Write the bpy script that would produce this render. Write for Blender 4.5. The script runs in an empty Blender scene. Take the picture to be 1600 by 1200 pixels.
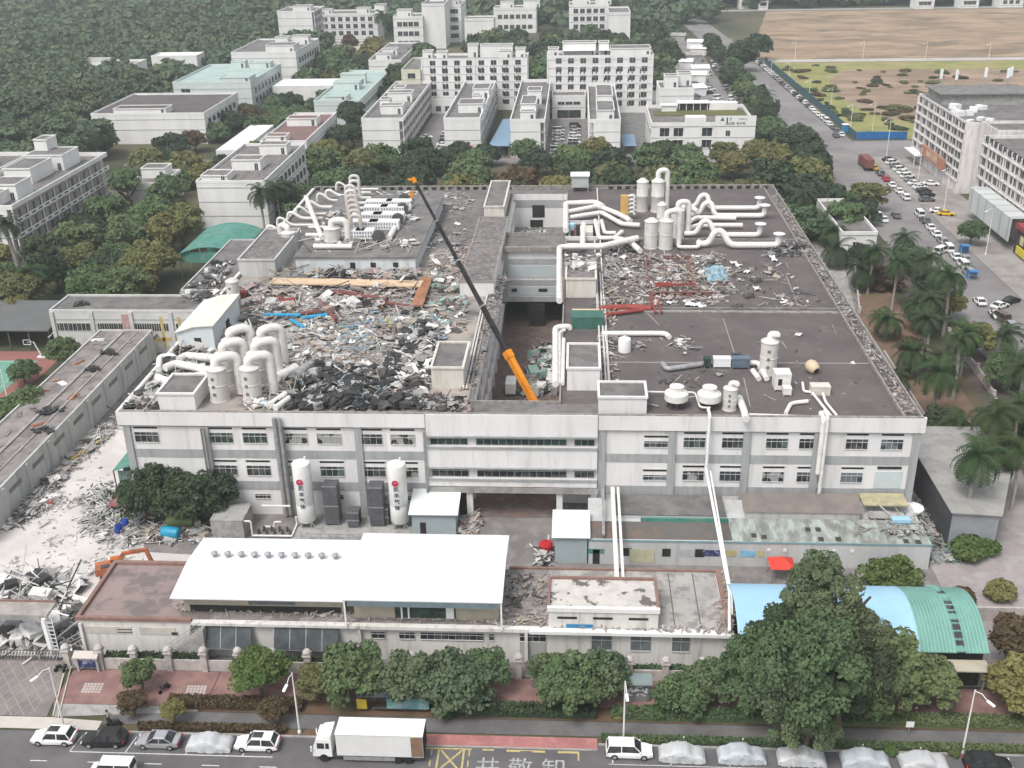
import bpy, math, random
import numpy as np
from mathutils import Vector, Matrix
R = math.radians
scene = bpy.context.scene
COL = scene.collection

# ---------------------------------------------------------------- camera
F, PITCH, ROLL, YAW, CH = 1680.0, R(24.77), R(-1.18), R(3.74), 81.0
_f = Vector((-math.sin(YAW)*math.cos(PITCH), math.cos(YAW)*math.cos(PITCH), -math.sin(PITCH)))
_r = _f.cross(Vector((0, 0, 1))).normalized(); _u = _r.cross(_f)
_c, _s = math.cos(ROLL), math.sin(ROLL)
CU, CR = _u*_c - _r*_s, _r*_c + _u*_s
cam = bpy.data.objects.new("camera", bpy.data.cameras.new("camera")); COL.objects.link(cam)
cam.data.sensor_width = 36; cam.data.lens = F/1600*36; cam.data.clip_start = 1; cam.data.clip_end = 6000
cam.matrix_world = Matrix(((CR.x, CU.x, -_f.x, 0), (CR.y, CU.y, -_f.y, 0), (CR.z, CU.z, -_f.z, CH), (0, 0, 0, 1)))
scene.camera = cam
# ---------------------------------------------------------------- light: bright overcast day
SUN_EL, SUN_AZ = R(58), R(215)
w = bpy.data.worlds.new("World"); scene.world = w; w.use_nodes = True
nt = w.node_tree; bg = nt.nodes["Background"]
sky = nt.nodes.new("ShaderNodeTexSky"); sky.sky_type = 'NISHITA'; sky.sun_disc = False
sky.sun_elevation = SUN_EL; sky.sun_rotation = SUN_AZ; sky.air_density = 1.4; sky.dust_density = 4
hs = nt.nodes.new("ShaderNodeHueSaturation"); hs.inputs['Saturation'].default_value = 0.28
nt.links.new(sky.outputs[0], hs.inputs['Color']); nt.links.new(hs.outputs[0], bg.inputs[0])
bg.inputs[1].default_value = 0.15
sun = bpy.data.lights.new("sun", 'SUN'); sun.energy = 1.45; sun.angle = R(20); sun.color = (1, .965, .92)
so = bpy.data.objects.new("sun", sun); COL.objects.link(so)
_d = Vector((math.sin(SUN_AZ)*math.cos(SUN_EL), math.cos(SUN_AZ)*math.cos(SUN_EL), math.sin(SUN_EL)))
so.rotation_euler = (-_d).to_track_quat('-Z', 'Y').to_euler()
vs = scene.view_settings; vs.view_transform = 'Standard'; vs.look = 'None'; vs.gamma = 1; vs.use_curve_mapping = False
vs.exposure = 0.48
scene.cycles.max_bounces = 5; scene.cycles.diffuse_bounces = 3; scene.cycles.volume_bounces = 0
scene.cycles.use_denoising = True

# ---------------------------------------------------------------- measuring: a ray through a point of the view meets a level / wall
def _ray(px, py): return _f + CR*((px-800)/F) - CU*((py-600)/F)
def G(px, py, z=0.0):
    d = _ray(px, py); t = (z-CH)/d.z; return (d.x*t, d.y*t)
def GY(px, py, Y):
    d = _ray(px, py); t = Y/d.y; return (d.x*t, CH+d.z*t)

# ---------------------------------------------------------------- materials
MATS = {}
def M(name, c1, c2=None, s=1.0, rough=.85, metal=0., c3=None, s3=.15, w3=.5, stretch=(1, 1, 1), lo=.4, hi=.62, alpha=None, lo3=.48, hi3=.6, bump=0, detail=5, stripes=None):
    if name in MATS: return MATS[name]
    m = bpy.data.materials.new(name); m.use_nodes = True; n = m.node_tree; b = n.nodes["Principled BSDF"]
    b.inputs['Roughness'].default_value = rough; b.inputs['Metallic'].default_value = metal
    if 'Specular IOR Level' in b.inputs: b.inputs['Specular IOR Level'].default_value = .3
    geo = n.nodes.new("ShaderNodeNewGeometry"); mp = n.nodes.new("ShaderNodeMapping")
    n.links.new(geo.outputs['Position'], mp.inputs[0]); mp.inputs['Scale'].default_value = stretch
    def noise(sc, lo, hi, vec):
        t = n.nodes.new("ShaderNodeTexNoise"); t.inputs['Scale'].default_value = sc; t.inputs['Detail'].default_value = detail
        t.inputs['Roughness'].default_value = .62
        n.links.new(vec, t.inputs['Vector'])
        r = n.nodes.new("ShaderNodeMapRange"); r.inputs[1].default_value = lo; r.inputs[2].default_value = hi
        n.links.new(t.outputs['Fac'], r.inputs[0]); return t, r.outputs[0]
    def mix(f, a, b_):
        x = n.nodes.new("ShaderNodeMix"); x.data_type = 'RGBA'
        if hasattr(f, 'is_linked') or not isinstance(f, (int, float)): n.links.new(f, x.inputs[0])
        else: x.inputs[0].default_value = f
        for v, i in ((a, 6), (b_, 7)):
            if isinstance(v, tuple): x.inputs[i].default_value = (*v[:3], 1)
            else: n.links.new(v, x.inputs[i])
        return x.outputs[2]
    c2 = c2 or tuple(min(1, x*.86) for x in c1)
    tn, f1 = noise(s, lo, hi, mp.outputs[0])
    col = mix(f1, tuple(c1), tuple(c2))
    if c3:
        _, f3 = noise(s3, lo3, hi3, mp.outputs[0])
        g = n.nodes.new("ShaderNodeMath"); g.operation = 'MULTIPLY'; g.inputs[1].default_value = w3; n.links.new(f3, g.inputs[0])
        col = mix(g.outputs[0], col, tuple(c3))
    if stripes:      # (axis, scale, colour, width)
        wv = n.nodes.new("ShaderNodeTexWave"); wv.bands_direction = stripes[0]; wv.inputs['Scale'].default_value = stripes[1]
        n.links.new(geo.outputs['Position'], wv.inputs['Vector'])
        r = n.nodes.new("ShaderNodeMapRange"); r.inputs[1].default_value = stripes[3]; r.inputs[2].default_value = min(1, stripes[3]+.15)
        n.links.new(wv.outputs['Fac'], r.inputs[0]); col = mix(r.outputs[0], col, tuple(stripes[2]))
    n.links.new(col, b.inputs['Base Color'])
    if bump:
        bp = n.nodes.new("ShaderNodeBump"); bp.inputs['Strength'].default_value = bump; bp.inputs['Distance'].default_value = .1
        n.links.new(tn.outputs['Fac'], bp.inputs['Height']); n.links.new(bp.outputs[0], b.inputs['Normal'])
    MATS[name] = m; return m

def leafmat(name, c1, c2, c3):
    if name in MATS: return MATS[name]
    m = bpy.data.materials.new(name); m.use_nodes = True; n = m.node_tree; b = n.nodes["Principled BSDF"]
    b.inputs['Roughness'].default_value = .75; b.inputs['Specular IOR Level'].default_value = .15
    oi = n.nodes.new("ShaderNodeObjectInfo"); at = n.nodes.new("ShaderNodeAttribute"); at.attribute_name = "tint"
    geo = n.nodes.new("ShaderNodeNewGeometry"); t = n.nodes.new("ShaderNodeTexNoise"); t.inputs['Scale'].default_value = .55; t.inputs['Detail'].default_value = 3
    n.links.new(geo.outputs['Position'], t.inputs['Vector'])
    a = n.nodes.new("ShaderNodeMath"); a.operation = 'ADD'; n.links.new(oi.outputs['Random'], a.inputs[0]); n.links.new(at.outputs['Fac'], a.inputs[1])
    fr = n.nodes.new("ShaderNodeMath"); fr.operation = 'FRACT'; n.links.new(a.outputs[0], fr.inputs[0])
    r = n.nodes.new("ShaderNodeMapRange"); r.inputs[1].default_value = .35; r.inputs[2].default_value = .65; n.links.new(t.outputs['Fac'], r.inputs[0])
    x = n.nodes.new("ShaderNodeMix"); x.data_type = 'RGBA'; n.links.new(r.outputs[0], x.inputs[0]); x.inputs[6].default_value = (*c1, 1); x.inputs[7].default_value = (*c2, 1)
    y = n.nodes.new("ShaderNodeMix"); y.data_type = 'RGBA'; n.links.new(fr.outputs[0], y.inputs[0]); n.links.new(x.outputs[2], y.inputs[6]); y.inputs[7].default_value = (*c3, 1)
    t2 = n.nodes.new("ShaderNodeTexNoise"); t2.inputs['Scale'].default_value = .035; t2.inputs['Detail'].default_value = 2; n.links.new(geo.outputs['Position'], t2.inputs['Vector'])
    r2 = n.nodes.new("ShaderNodeMapRange"); r2.inputs[1].default_value = .5; r2.inputs[2].default_value = .68; r2.inputs[4].default_value = .55; n.links.new(t2.outputs['Fac'], r2.inputs[0])
    z_ = n.nodes.new("ShaderNodeMix"); z_.data_type = 'RGBA'; n.links.new(r2.outputs[0], z_.inputs[0]); n.links.new(y.outputs[2], z_.inputs[6]); z_.inputs[7].default_value = (c2[0]*1.15, c2[1]*.92, c2[2]*.95, 1)
    n.links.new(z_.outputs[2], b.inputs['Base Color']); tr = n.nodes.new("ShaderNodeBsdfTranslucent"); n.links.new(z_.outputs[2], tr.inputs[0]); ms = n.nodes.new("ShaderNodeMixShader"); ms.inputs[0].default_value = .3
    n.links.new(b.outputs[0], ms.inputs[1]); n.links.new(tr.outputs[0], ms.inputs[2]); n.links.new(ms.outputs[0], n.nodes['Material Output'].inputs[0]); MATS[name] = m; return m

white = M('white_paint', (.73, .725, .71), (.66, .655, .64), .25, .8, c3=(.48, .46, .43), s3=.9, w3=.35, stretch=(1, 1, .18), lo3=.56, hi3=.75)
wallw = M('factory_wall_white', (.70, .685, .68), (.62, .61, .605), .2, .8, c3=(.40, .37, .34), s3=1.1, w3=.5, stretch=(1, 1, .12), lo3=.53, hi3=.75)
bandg = M('grey_wall_band', (.35, .36, .365), (.31, .315, .32), .3, .85, c3=(.22, .22, .21), s3=1., w3=.4, stretch=(1, 1, .15))
wallg = M('grey_white_wall', (.50, .50, .49), (.42, .42, .41), .3, .85, c3=(.22, .21, .2), s3=.8, w3=.55, stretch=(1, 1, .12), lo3=.52, hi3=.7)
tar = M('roof_tar', (.118, .10, .10), (.092, .079, .08), .12, .9, c3=(.17, .155, .15), s3=.35, w3=.5, lo3=.56, hi3=.7)
tarw = M('roof_tar_worn', (.17, .155, .15), (.10, .09, .09), .5, .9, c3=(.28, .26, .25), s3=1.2, w3=.6)
tarb = M('roof_grey_screed', (.19, .18, .175), (.135, .128, .125), .15, .9, c3=(.08, .075, .075), s3=.5, w3=.5)
conc = M('concrete', (.36, .35, .335), (.28, .275, .265), .3, .9, c3=(.17, .16, .155), s3=.8, w3=.5)
concd = M('dark_concrete', (.19, .185, .18), (.13, .125, .12), .4, .9, c3=(.27, .26, .25), s3=1., w3=.4)
asph = M('asphalt', (.118, .112, .116), (.095, .09, .094), .25, .88, c3=(.16, .152, .155), s3=.06, w3=.5)
asphR = M('asphalt_worn', (.21, .195, .195), (.17, .155, .158), .12, .9, c3=(.26, .25, .24), s3=.05, w3=.6)
glassd = M('dark_glass', (.022, .025, .027), (.06, .062, .062), .9, .25)
glassg = M('green_glass', (.04, .075, .065), (.02, .03, .03), .7, .25)
frame = M('window_frame', (.55, .55, .54))
dark = M('dark_opening', (.02, .019, .018), (.035, .032, .03), 1)
ductw = M('duct_white', (.70, .68, .655), (.62, .60, .575), .8, .55, c3=(.5, .44, .38), s3=1.6, w3=.4, lo3=.56, hi3=.72)
scrw = M('scrubber_white', (.60, .585, .555), (.52, .505, .48), .8, .55, c3=(.38, .35, .31), s3=1.2, w3=.45, stretch=(1, 1, .3), lo3=.55, hi3=.7)
steel = M('galvanised_steel', (.38, .38, .385), (.28, .28, .285), 1.5, .5, .3)
dksteel = M('dark_steel', (.06, .06, .062), (.09, .085, .08), 1.5, .6)
rust = M('rust', (.27, .10, .04), (.16, .07, .04), 2, .9)
redp = M('red_paint', (.28, .055, .045), (.2, .04, .035), 1.2, .6)
oxide = M('red_oxide_steel', (.20, .065, .055), (.13, .05, .045), 1, .75)
orange = M('machine_orange', (.45, .14, .06), (.36, .11, .05), 1, .6, c3=(.15, .09, .06), s3=1.5, w3=.6)
craney = M('crane_orange', (.72, .26, .015), (.6, .21, .015), .6, .45)
blackp = M('black_paint', (.018, .018, .019), (.035, .035, .035), 1, .4)
rubber = M('rubber', (.02, .02, .02))
bluep = M('blue_paint', (.03, .22, .45), (.03, .17, .36), 1, .55)
bluel = M('light_blue_sheet', (.34, .55, .70), (.30, .50, .65), .3, .5, stripes=('X', .9, (.27, .46, .6), .85))
greenr = M('green_sheet', (.07, .24, .19), (.055, .19, .155), .4, .6, c3=(.18, .26, .22), s3=.5, w3=.5)
greenp = M('pale_green_sheet', (.24, .31, .27), (.17, .2, .18), .8, .8, c3=(.12, .11, .1), s3=.7, w3=.7)
whites = M('white_sheet_roof', (.74, .745, .745), (.70, .705, .705), .15, .5)
panelg = M('blue_grey_panel', (.36, .42, .44), (.33, .385, .40), .3, .6, stripes=('Z', 1.2, (.31, .36, .38), .9))
brickp = M('red_paving', (.24, .135, .125), (.18, .105, .10), .6, .9, c3=(.30, .20, .17), s3=.4, w3=.5)
redstrip = M('red_lane', (.36, .155, .145), (.29, .125, .12), .4, .85, c3=(.5, .24, .22), s3=.8, w3=.5)
paint = M('road_white', (.62, .61, .6), (.42, .41, .4), 3, .7)
painty = M('road_yellow', (.52, .42, .17), (.36, .30, .14), 2.5, .7)
soil = M('soil', (.15, .09, .06), (.10, .065, .045), .35, .95, c3=(.07, .08, .035), s3=.3, w3=.7)
dust = M('pale_dust', (.58, .55, .525), (.49, .465, .445), .12, .95, c3=(.38, .345, .33), s3=.35, w3=.45, lo3=.5, hi3=.7, bump=.4)
sandw = M('sand_timber', (.58, .42, .27), (.5, .36, .23), .8, .8, c3=(.6, .5, .4), s3=.7, w3=.5)
LG = leafmat('leaf_green', (.088, .148, .066), (.165, .23, .10), (.095, .145, .078))
LD = leafmat('leaf_dark', (.044, .076, .042), (.086, .122, .062), (.055, .078, .051))
LO = leafmat('leaf_olive', (0.15, 0.166, 0.0633), (0.234, 0.243, 0.092), (0.137, 0.147, 0.069))
LY = leafmat('leaf_yellow', (.21, .19, .07), (.16, .18, .065), (.2, .18, .08))
LB = leafmat('leaf_brown', (.16, .10, .06), (.10, .075, .045), (.12, .10, .06))
LL = leafmat('leaf_bright', (.085, .155, .045), (.13, .18, .06), (.075, .125, .05))
LM = leafmat('leaf_bluish', (0.0975, 0.147, 0.0782), (0.182, 0.23, 0.115), (0.111, 0.154, 0.092))
LF = leafmat('leaf_forest', (.07, .118, .07), (.15, .195, .10), (.105, .15, .095))
LP = leafmat('leaf_palm', (.03, .065, .03), (.06, .11, .04), (.05, .07, .035))
bark = M('bark', (.14, .11, .085), (.09, .07, .055), 2)
barkp = M('palm_bark', (.34, .31, .28), (.25, .225, .2), 2)
carcols = {'white': M('car_white', (.78, .78, .77), (.76, .76, .75), 1, .25), 'silver': M('car_silver', (.42, .42, .44), (.40, .40, .42), 1, .3, .4),
 'grey': M('car_grey', (.16, .16, .17), (.15, .15, .16), 1, .3, .3), 'black': M('car_black', (.02, .02, .022), (.025, .025, .025), 1, .2),
 'red': M('car_red', (.42, .03, .04), (.4, .03, .04), 1, .3), 'brown': M('car_brown', (.16, .11, .09), (.15, .1, .08), 1, .3, .3),
 'blue': M('car_blue', (.03, .07, .2), (.03, .07, .18), 1, .3), 'yellow': M('car_yellow', (.7, .42, .03), (.65, .4, .03), 1, .35)}
litred = M('lamp_red', (.5, .02, .02)); litw = M('lamp_clear', (.75, .75, .72), (.7, .7, .7), 1, .2)
coverb = M('car_cover_blue', (.42, .455, .48), (.36, .39, .415), 1.5, .5)
cover = M('car_cover', (.46, .47, .48), (.40, .41, .42), 1.5, .5)

# ---------------------------------------------------------------- mesh building
class MB:
    def __init__(s, *mats): s.v = []; s.f = []; s.m = []; s.sm = []; s.mats = list(mats)
    def mi(s, m):
        if isinstance(m, int): return m
        if m not in s.mats: s.mats.append(m)
        return s.mats.index(m)
    def add(s, vs_, fs, m=0, smooth=False):
        o = len(s.v); s.v += [tuple(q) for q in vs_]; k = s.mi(m)
        for f in fs: s.f.append(tuple(i+o for i in f)); s.m.append(k); s.sm.append(smooth)
        return s
    def box(s, x0, y0, z0, x1, y1, z1, m=0):
        if x0 > x1: x0, x1 = x1, x0
        if y0 > y1: y0, y1 = y1, y0
        if z0 > z1: z0, z1 = z1, z0
        return s.add([(x0, y0, z0), (x1, y0, z0), (x1, y1, z0), (x0, y1, z0), (x0, y0, z1), (x1, y0, z1), (x1, y1, z1), (x0, y1, z1)],
                     [(0, 3, 2, 1), (4, 5, 6, 7), (0, 1, 5, 4), (1, 2, 6, 5), (2, 3, 7, 6), (3, 0, 4, 7)], m)
    def ob(s, cx, cy, z0, w, d, h, rz=0, m=0, tilt=(0, 0)):
        mat = Matrix.Translation((cx, cy, z0+h/2)) @ Matrix.Rotation(rz, 4, 'Z') @ Matrix.Rotation(tilt[0], 4, 'X') @ Matrix.Rotation(tilt[1], 4, 'Y')
        vs_ = [mat @ Vector((a*w/2, b*d/2, c*h/2)) for c in (-1, 1) for a, b in ((-1, -1), (1, -1), (1, 1), (-1, 1))]
        return s.add(vs_, [(0, 3, 2, 1), (4, 5, 6, 7), (0, 1, 5, 4), (1, 2, 6, 5), (2, 3, 7, 6), (3, 0, 4, 7)], m)
    def prism(s, poly, z0, z1, m=0, mtop=None):
        n = len(poly); a = sum(poly[i][0]*poly[(i+1) % n][1]-poly[(i+1) % n][0]*poly[i][1] for i in range(n))
        if a < 0: poly = poly[::-1]
        vs_ = [(x, y, z0) for x, y in poly]+[(x, y, z1) for x, y in poly]
        s.add(vs_, [tuple(range(n-1, -1, -1))]+[(i, (i+1) % n, (i+1) % n+n, i+n) for i in range(n)], m)
        return s.add([(x, y, z1) for x, y in poly], [tuple(range(n))], m if mtop is None else mtop)
    def sheet(s, poly, z, m=0):
        n = len(poly); a = sum(poly[i][0]*poly[(i+1) % n][1]-poly[(i+1) % n][0]*poly[i][1] for i in range(n))
        if a < 0: poly = poly[::-1]
        return s.add([(x, y, z) for x, y in poly], [tuple(range(n))], m)
    def beam(s, p, q, w_, h_, m=0):
        p, q = Vector(p), Vector(q); d = q-p; L = d.length
        if L < 1e-5: return s
        rot = d.to_track_quat('Y', 'Z').to_matrix().to_4x4(); mat = Matrix.Translation((p+q)/2) @ rot
        vs_ = [mat @ Vector((a*w_/2, b*L/2, c*h_/2)) for c in (-1, 1) for a, b in ((-1, -1), (1, -1), (1, 1), (-1, 1))]
        return s.add(vs_, [(0, 3, 2, 1), (4, 5, 6, 7), (0, 1, 5, 4), (1, 2, 6, 5), (2, 3, 7, 6), (3, 0, 4, 7)], m)
    def tube(s, pts, r, n=8, m=0, caps=True, bend=0):
        pts = [Vector(p) for p in pts]
        if bend and len(pts) > 2:
            out = [pts[0]]
            for i in range(1, len(pts)-1):
                a, b, c = pts[i-1], pts[i], pts[i+1]; d1 = min(bend, (a-b).length*.45); d2 = min(bend, (c-b).length*.45)
                A = b+(a-b).normalized()*d1; C_ = b+(c-b).normalized()*d2
                for k in range(5):
                    t = k/4; out.append(A*(1-t)**2+b*2*t*(1-t)+C_*t*t)
            out.append(pts[-1]); pts = out
        rs = r if isinstance(r, (list, tuple)) else [r]*len(pts); k0 = len(pts); vs_ = []; ref = None
        for i, p in enumerate(pts):
            d = ((pts[i]-pts[i-1]).normalized() if i else Vector())+((pts[i+1]-pts[i]).normalized() if i < k0-1 else Vector())
            d.normalize()
            if ref is None: ref = Vector((0, 0, 1)) if abs(d.z) < .9 else Vector((0, 1, 0))
            x = ref.cross(d)
            if x.length < 1e-3: ref = Vector((1, .1, 0)); x = ref.cross(d)
            x.normalize(); y = d.cross(x); ref = y
            for j in range(n):
                a = 2*math.pi*j/n; vs_.append(p+(x*math.cos(a)+y*math.sin(a))*rs[i])
        fs = [(i*n+j, i*n+(j+1) % n, (i+1)*n+(j+1) % n, (i+1)*n+j) for i in range(k0-1) for j in range(n)]
        s.add(vs_, fs, m, True)
        if caps:
            s.add(vs_[:n], [tuple(range(n-1, -1, -1))], m); s.add(vs_[-n:], [tuple(range(n))], m)
        return s
    def lathe(s, prof, cx=0, cy=0, n=16, m=0, smooth=True, sx=1, sy=1):
        vs_ = [(cx+sx*r*math.cos(2*math.pi*j/n), cy+sy*r*math.sin(2*math.pi*j/n), z) for r, z in prof for j in range(n)]
        fs = [(i*n+j, i*n+(j+1) % n, (i+1)*n+(j+1) % n, (i+1)*n+j) for i in range(len(prof)-1) for j in range(n)]
        s.add(vs_, fs, m, smooth)
        if prof[0][0] > 1e-3: s.add(vs_[:n], [tuple(range(n-1, -1, -1))], m)
        if prof[-1][0] > 1e-3: s.add(vs_[-n:], [tuple(range(n))], m)
        return s
    def mesh(s, name):
        me = bpy.data.meshes.new(name); me.from_pydata(s.v, [], s.f)
        for m in s.mats: me.materials.append(m)
        me.polygons.foreach_set('material_index', s.m); me.polygons.foreach_set('use_smooth', s.sm); me.update()
        if any(s.sm): me.set_sharp_from_angle(angle=R(38))
        return me
    def build(s, name, parent=None, loc=(0, 0, 0), rz=0):
        o = bpy.data.objects.new(name, s.mesh(name)); COL.objects.link(o); o.location = loc; o.rotation_euler.z = rz
        if parent: o.parent = parent
        return o
    def shift(s, x, y, z=0): s.v = [(a-x, b-y, c-z) for a, b, c in s.v]; return s

def tag(o, label=None, cat=None, group=None, kind=None):
    if label:
        wd_ = label.replace('-', '- ').split()
        while len(wd_) > 16 and 'the' in wd_: wd_.remove('the')
        label = ' '.join(wd_).replace('- ', '-')
    if label: o['label'] = label
    if cat: o['category'] = cat
    if group: o['group'] = group
    if kind: o['kind'] = kind
    return o
def thing(name, label, cat, loc=(0, 0, 0), rz=0, group=None, sc=1):
    o = bpy.data.objects.new(name, None); COL.objects.link(o); o.empty_display_size = .3
    o.location = loc; o.rotation_euler.z = rz; o.scale = (sc, sc, sc) if not isinstance(sc, tuple) else sc
    return tag(o, label, cat, group)
def inst(me, name, parent=None, loc=(0, 0, 0), rz=0, sc=None):
    o = bpy.data.objects.new(name, me); COL.objects.link(o); o.location = loc; o.rotation_euler.z = rz
    if sc: o.scale = sc if isinstance(sc, tuple) else (sc, sc, sc)
    if parent: o.parent = parent
    return o
KIDS = {}
def copy_thing(src, loc, rz=0, label=None, group=None, sc=None):
    r = src.copy(); COL.objects.link(r); r.location = loc; r.rotation_euler.z = rz
    if sc: r.scale = sc if isinstance(sc, tuple) else (sc, sc, sc)
    if label: r['label'] = label
    if group: r['group'] = group
    if src.name not in KIDS: KIDS[src.name] = [(c, list(c.children)) for c in src.children]
    for ch, gs in KIDS[src.name]:
        c = ch.copy(); COL.objects.link(c); c.parent = r
        for g in gs: d = g.copy(); COL.objects.link(d); d.parent = c
    return r
def struct(name, mb): return tag(mb.build(name), kind='structure')
ORD = ['first', 'second', 'third', 'fourth', 'fifth', 'sixth', 'seventh', 'eighth', 'ninth', 'tenth', 'eleventh', 'twelfth', 'thirteenth', 'fourteenth', 'fifteenth',
       'sixteenth', 'seventeenth', 'eighteenth', 'nineteenth', 'twentieth']
def nth(i):
    if i < 20: return ORD[i]
    k = i+1; return f"{k}{'th' if 10 < k % 100 < 14 else {1: 'st', 2: 'nd', 3: 'rd'}.get(k % 10, 'th')}"
def text(name, body, size, m, parent, loc, rot=(math.pi/2, 0, 0), ext=.01, align='CENTER', sx=1):
    c = bpy.data.curves.new(name, 'FONT'); c.body = body; c.size = size; c.extrude = ext; c.align_x = align; c.align_y = 'CENTER'
    c.materials.append(m); c.resolution_u = 2
    q = bpy.data.objects.new(name, c); COL.objects.link(q); me = bpy.data.meshes.new_from_object(q.evaluated_get(bpy.context.evaluated_depsgraph_get())); bpy.data.objects.remove(q)
    o = bpy.data.objects.new(name, me); COL.objects.link(o); o.location = loc; o.rotation_euler = rot; o.scale = (sx, 1, 1)
    if parent: o.parent = parent
    return o
# ================================================================ the setting
def sheet(name, poly, z, m): return struct(name, MB(m).sheet(poly, z))
groundm = M('ground_scrub', (.07, .075, .04), (.045, .055, .03), .08, .95, c3=(.14, .11, .07), s3=.02, w3=.6)
fieldm = M('bare_field', (.33, .235, .175), (.22, .16, .12), .035, .95, c3=(.17, .13, .08), s3=.03, w3=.6, stretch=(1, 2.2, 1), lo3=.47, hi3=.58)
fieldf = M('bare_field_far', (.345, .25, .17), (.215, .16, .11), .03, .95, c3=(.14, .115, .075), s3=.022, w3=.75, stretch=(1, 2.2, 1), lo3=.5, hi3=.62, detail=9)
grassf = M('rough_grass', (.26, .25, .085), (.18, .195, .07), .12, .95, c3=(.32, .25, .13), s3=.05, w3=.5)
sheet('ground', [(-1500, -100), (1500, -100), (1500, 2500), (-1500, 2500)], -.09, groundm)
sheet('yard', [(-82, 96.4), (66, 96.4), (66, 258), (-82, 258)], -.05, M('yard_concrete', (.20, .185, .18), (.15, .14, .137), .15, .9, c3=(.28, .26, .25), s3=.5, w3=.5))
sheet('road', [(-300, 60), (300, 60), (300, 85.9), (-300, 85.9)], -.03, asph)
sheet('main_road', [(76, 85.9), (76, 300), (75, 380), (72, 540), (70, 640), (64, 800), (80, 800), (87, 640), (92, 560), (94, 400), (94, 85.9)], -.026, asphR)
sheet('cross_road', [(94, 352), (400, 352), (400, 376), (94, 376)], -.022, asphR)
sheet('lane', [(-150, 345), (76, 345), (76, 353), (-150, 353)], -.022, asphR)
sheet('parking_area', [(94.1, 120), (108, 120), (108, 351.9), (94.1, 351.9)], -.018, M('parking_paving', (.30, .285, .27), (.24, .225, .215), .2, .9, c3=(.2, .16, .15), s3=.1, w3=.5))
sheet('near_field', [(96, 378), (420, 378), (420, 556), (93, 556)], -.05, fieldm)
# far field with low uneven spoil heaps
g = MB(fieldf); nx, ny = 46, 22
for j in range(ny+1):
    for i in range(nx+1):
        x = 86+i*(520/nx)+j*2; y = 568+j*(225/ny); e = min(i, j, nx-i, ny-j)
        g.v.append((x, y, -.04 if e == 0 else random.Random(i*97+j).uniform(-.02, 1.1)))
g.f = [(j*(nx+1)+i, j*(nx+1)+i+1, (j+1)*(nx+1)+i+1, (j+1)*(nx+1)+i) for j in range(ny) for i in range(nx)]
g.m = [0]*len(g.f); g.sm = [True]*len(g.f)
tag(g.build('far_field'), kind='structure')
sheet('service_road', [(88, 557), (420, 556), (430, 566), (88, 567)], -.03, M('pale_track', (.45, .42, .39), (.36, .34, .31), .1, .9))
sheet('far_road', [(100, 796), (700, 796), (700, 806), (100, 806)], -.03, conc)
sheet('verge', [(96, 378.5), (132, 378.5), (126, 400), (112, 425), (108, 460), (112, 500), (124, 530), (170, 554), (94, 555)], -.045, grassf)
sheet('verge', [(130, 534), (200, 528), (330, 534), (330, 555), (130, 555)], -.044, grassf)
sheet('car_lot', [(26, 400), (62, 400), (66, 640), (50, 640), (32, 560)], -.02, asphR)
# front pavement: brick plaza, path, planting strips, kerb, gate apron
sheet('pavement', [(-57.6, 90.2), (-40.5, 90.2), (-40.5, 96), (-57.6, 96)], -.014, brickp)
sheet('pavement', [(-40.4, 91.6), (60, 91.6), (60, 96), (-40.4, 96)], -.014, brickp)
sheet('path', [(-50.8, 87.2), (70, 87.2), (70, 89.4), (-50.8, 89.4)], -.012, M('path_asphalt', (.15, .145, .145), (.12, .115, .115), .4, .9, c3=(.09, .085, .085), s3=.15, w3=.6))
sheet('kerb_apron', [(-90, 86.2), (-50.9, 86.2), (-50.9, 87.6), (-57, 88.0), (-90, 87.9)], -.010, M('apron_concrete', (.50, .46, .42), (.43, .40, .37), .5, .9))
sheet('apron', [(-56.5, 88.05), (-41, 89.45), (-41, 90.15), (-57.4, 90.15)], -.010, conc)
sheet('planting_bed', [(-48.5, 86.15), (-15.6, 86.15), (-15.6, 87.15), (-48.5, 87.15)], -.008, soil)
sheet('planting_bed', [(2.6, 86.15), (70, 86.15), (70, 87.15), (2.6, 87.15)], -.008, soil)
sheet('planting_bed', [(-40.4, 89.45), (70, 89.45), (70, 91.55), (-40.4, 91.55)], -.008, soil)
sheet('bus_bay_pavement', [(-15.5, 85.3), (2.5, 85.3), (2.5, 86.9), (-15.5, 86.9)], .02, redstrip)
struct('kerb', MB(conc).box(-50.5, 85.9, -.03, -15.6, 86.13, .11).box(2.6, 85.9, -.03, 70, 86.13, .11).box(-15.5, 85.14, -.03, 2.5, 85.28, .09))
lattm = M('paving_lattice', (.20, .18, .172), (.155, .142, .137), .35, .9, c3=(.26, .23, .21), s3=.2, w3=.5)
sheet('gate_paving', [(-90, 87.95), (-57.3, 88.1), (-58.6, 97.4), (-90, 97.4)], -.012, lattm)
mb = MB(M('joint', (.33, .30, .285)))
for i in range(-8, 26):          # diagonal light joints of the gate paving
    x = -90+i*1.45
    for a, b in (((x, 88.1), (x+4.4, 97.3)), ((x+7, 88.1), (x-1, 97.3))):
        lim = -58.9; (a, b) = (a, b) if a[0] < b[0] else (b, a)
        if a[0] >= lim: continue
        if b[0] > lim: k = (lim-a[0])/(b[0]-a[0]); b = (lim, a[1]+(b[1]-a[1])*k)
        mb.beam((a[0], a[1], -.008), (b[0], b[1], -.008), .08, .006)
struct('paving_joints', mb)
struct('kerb', MB(M('pale_kerb', (.5, .45, .38))).beam((-58.9, 96.6, .04), (-56.6, 88.1, .04), .14, .14).beam((-58.2, 96.4, .04), (-55.9, 87.9, .04), .12, .14))
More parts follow.
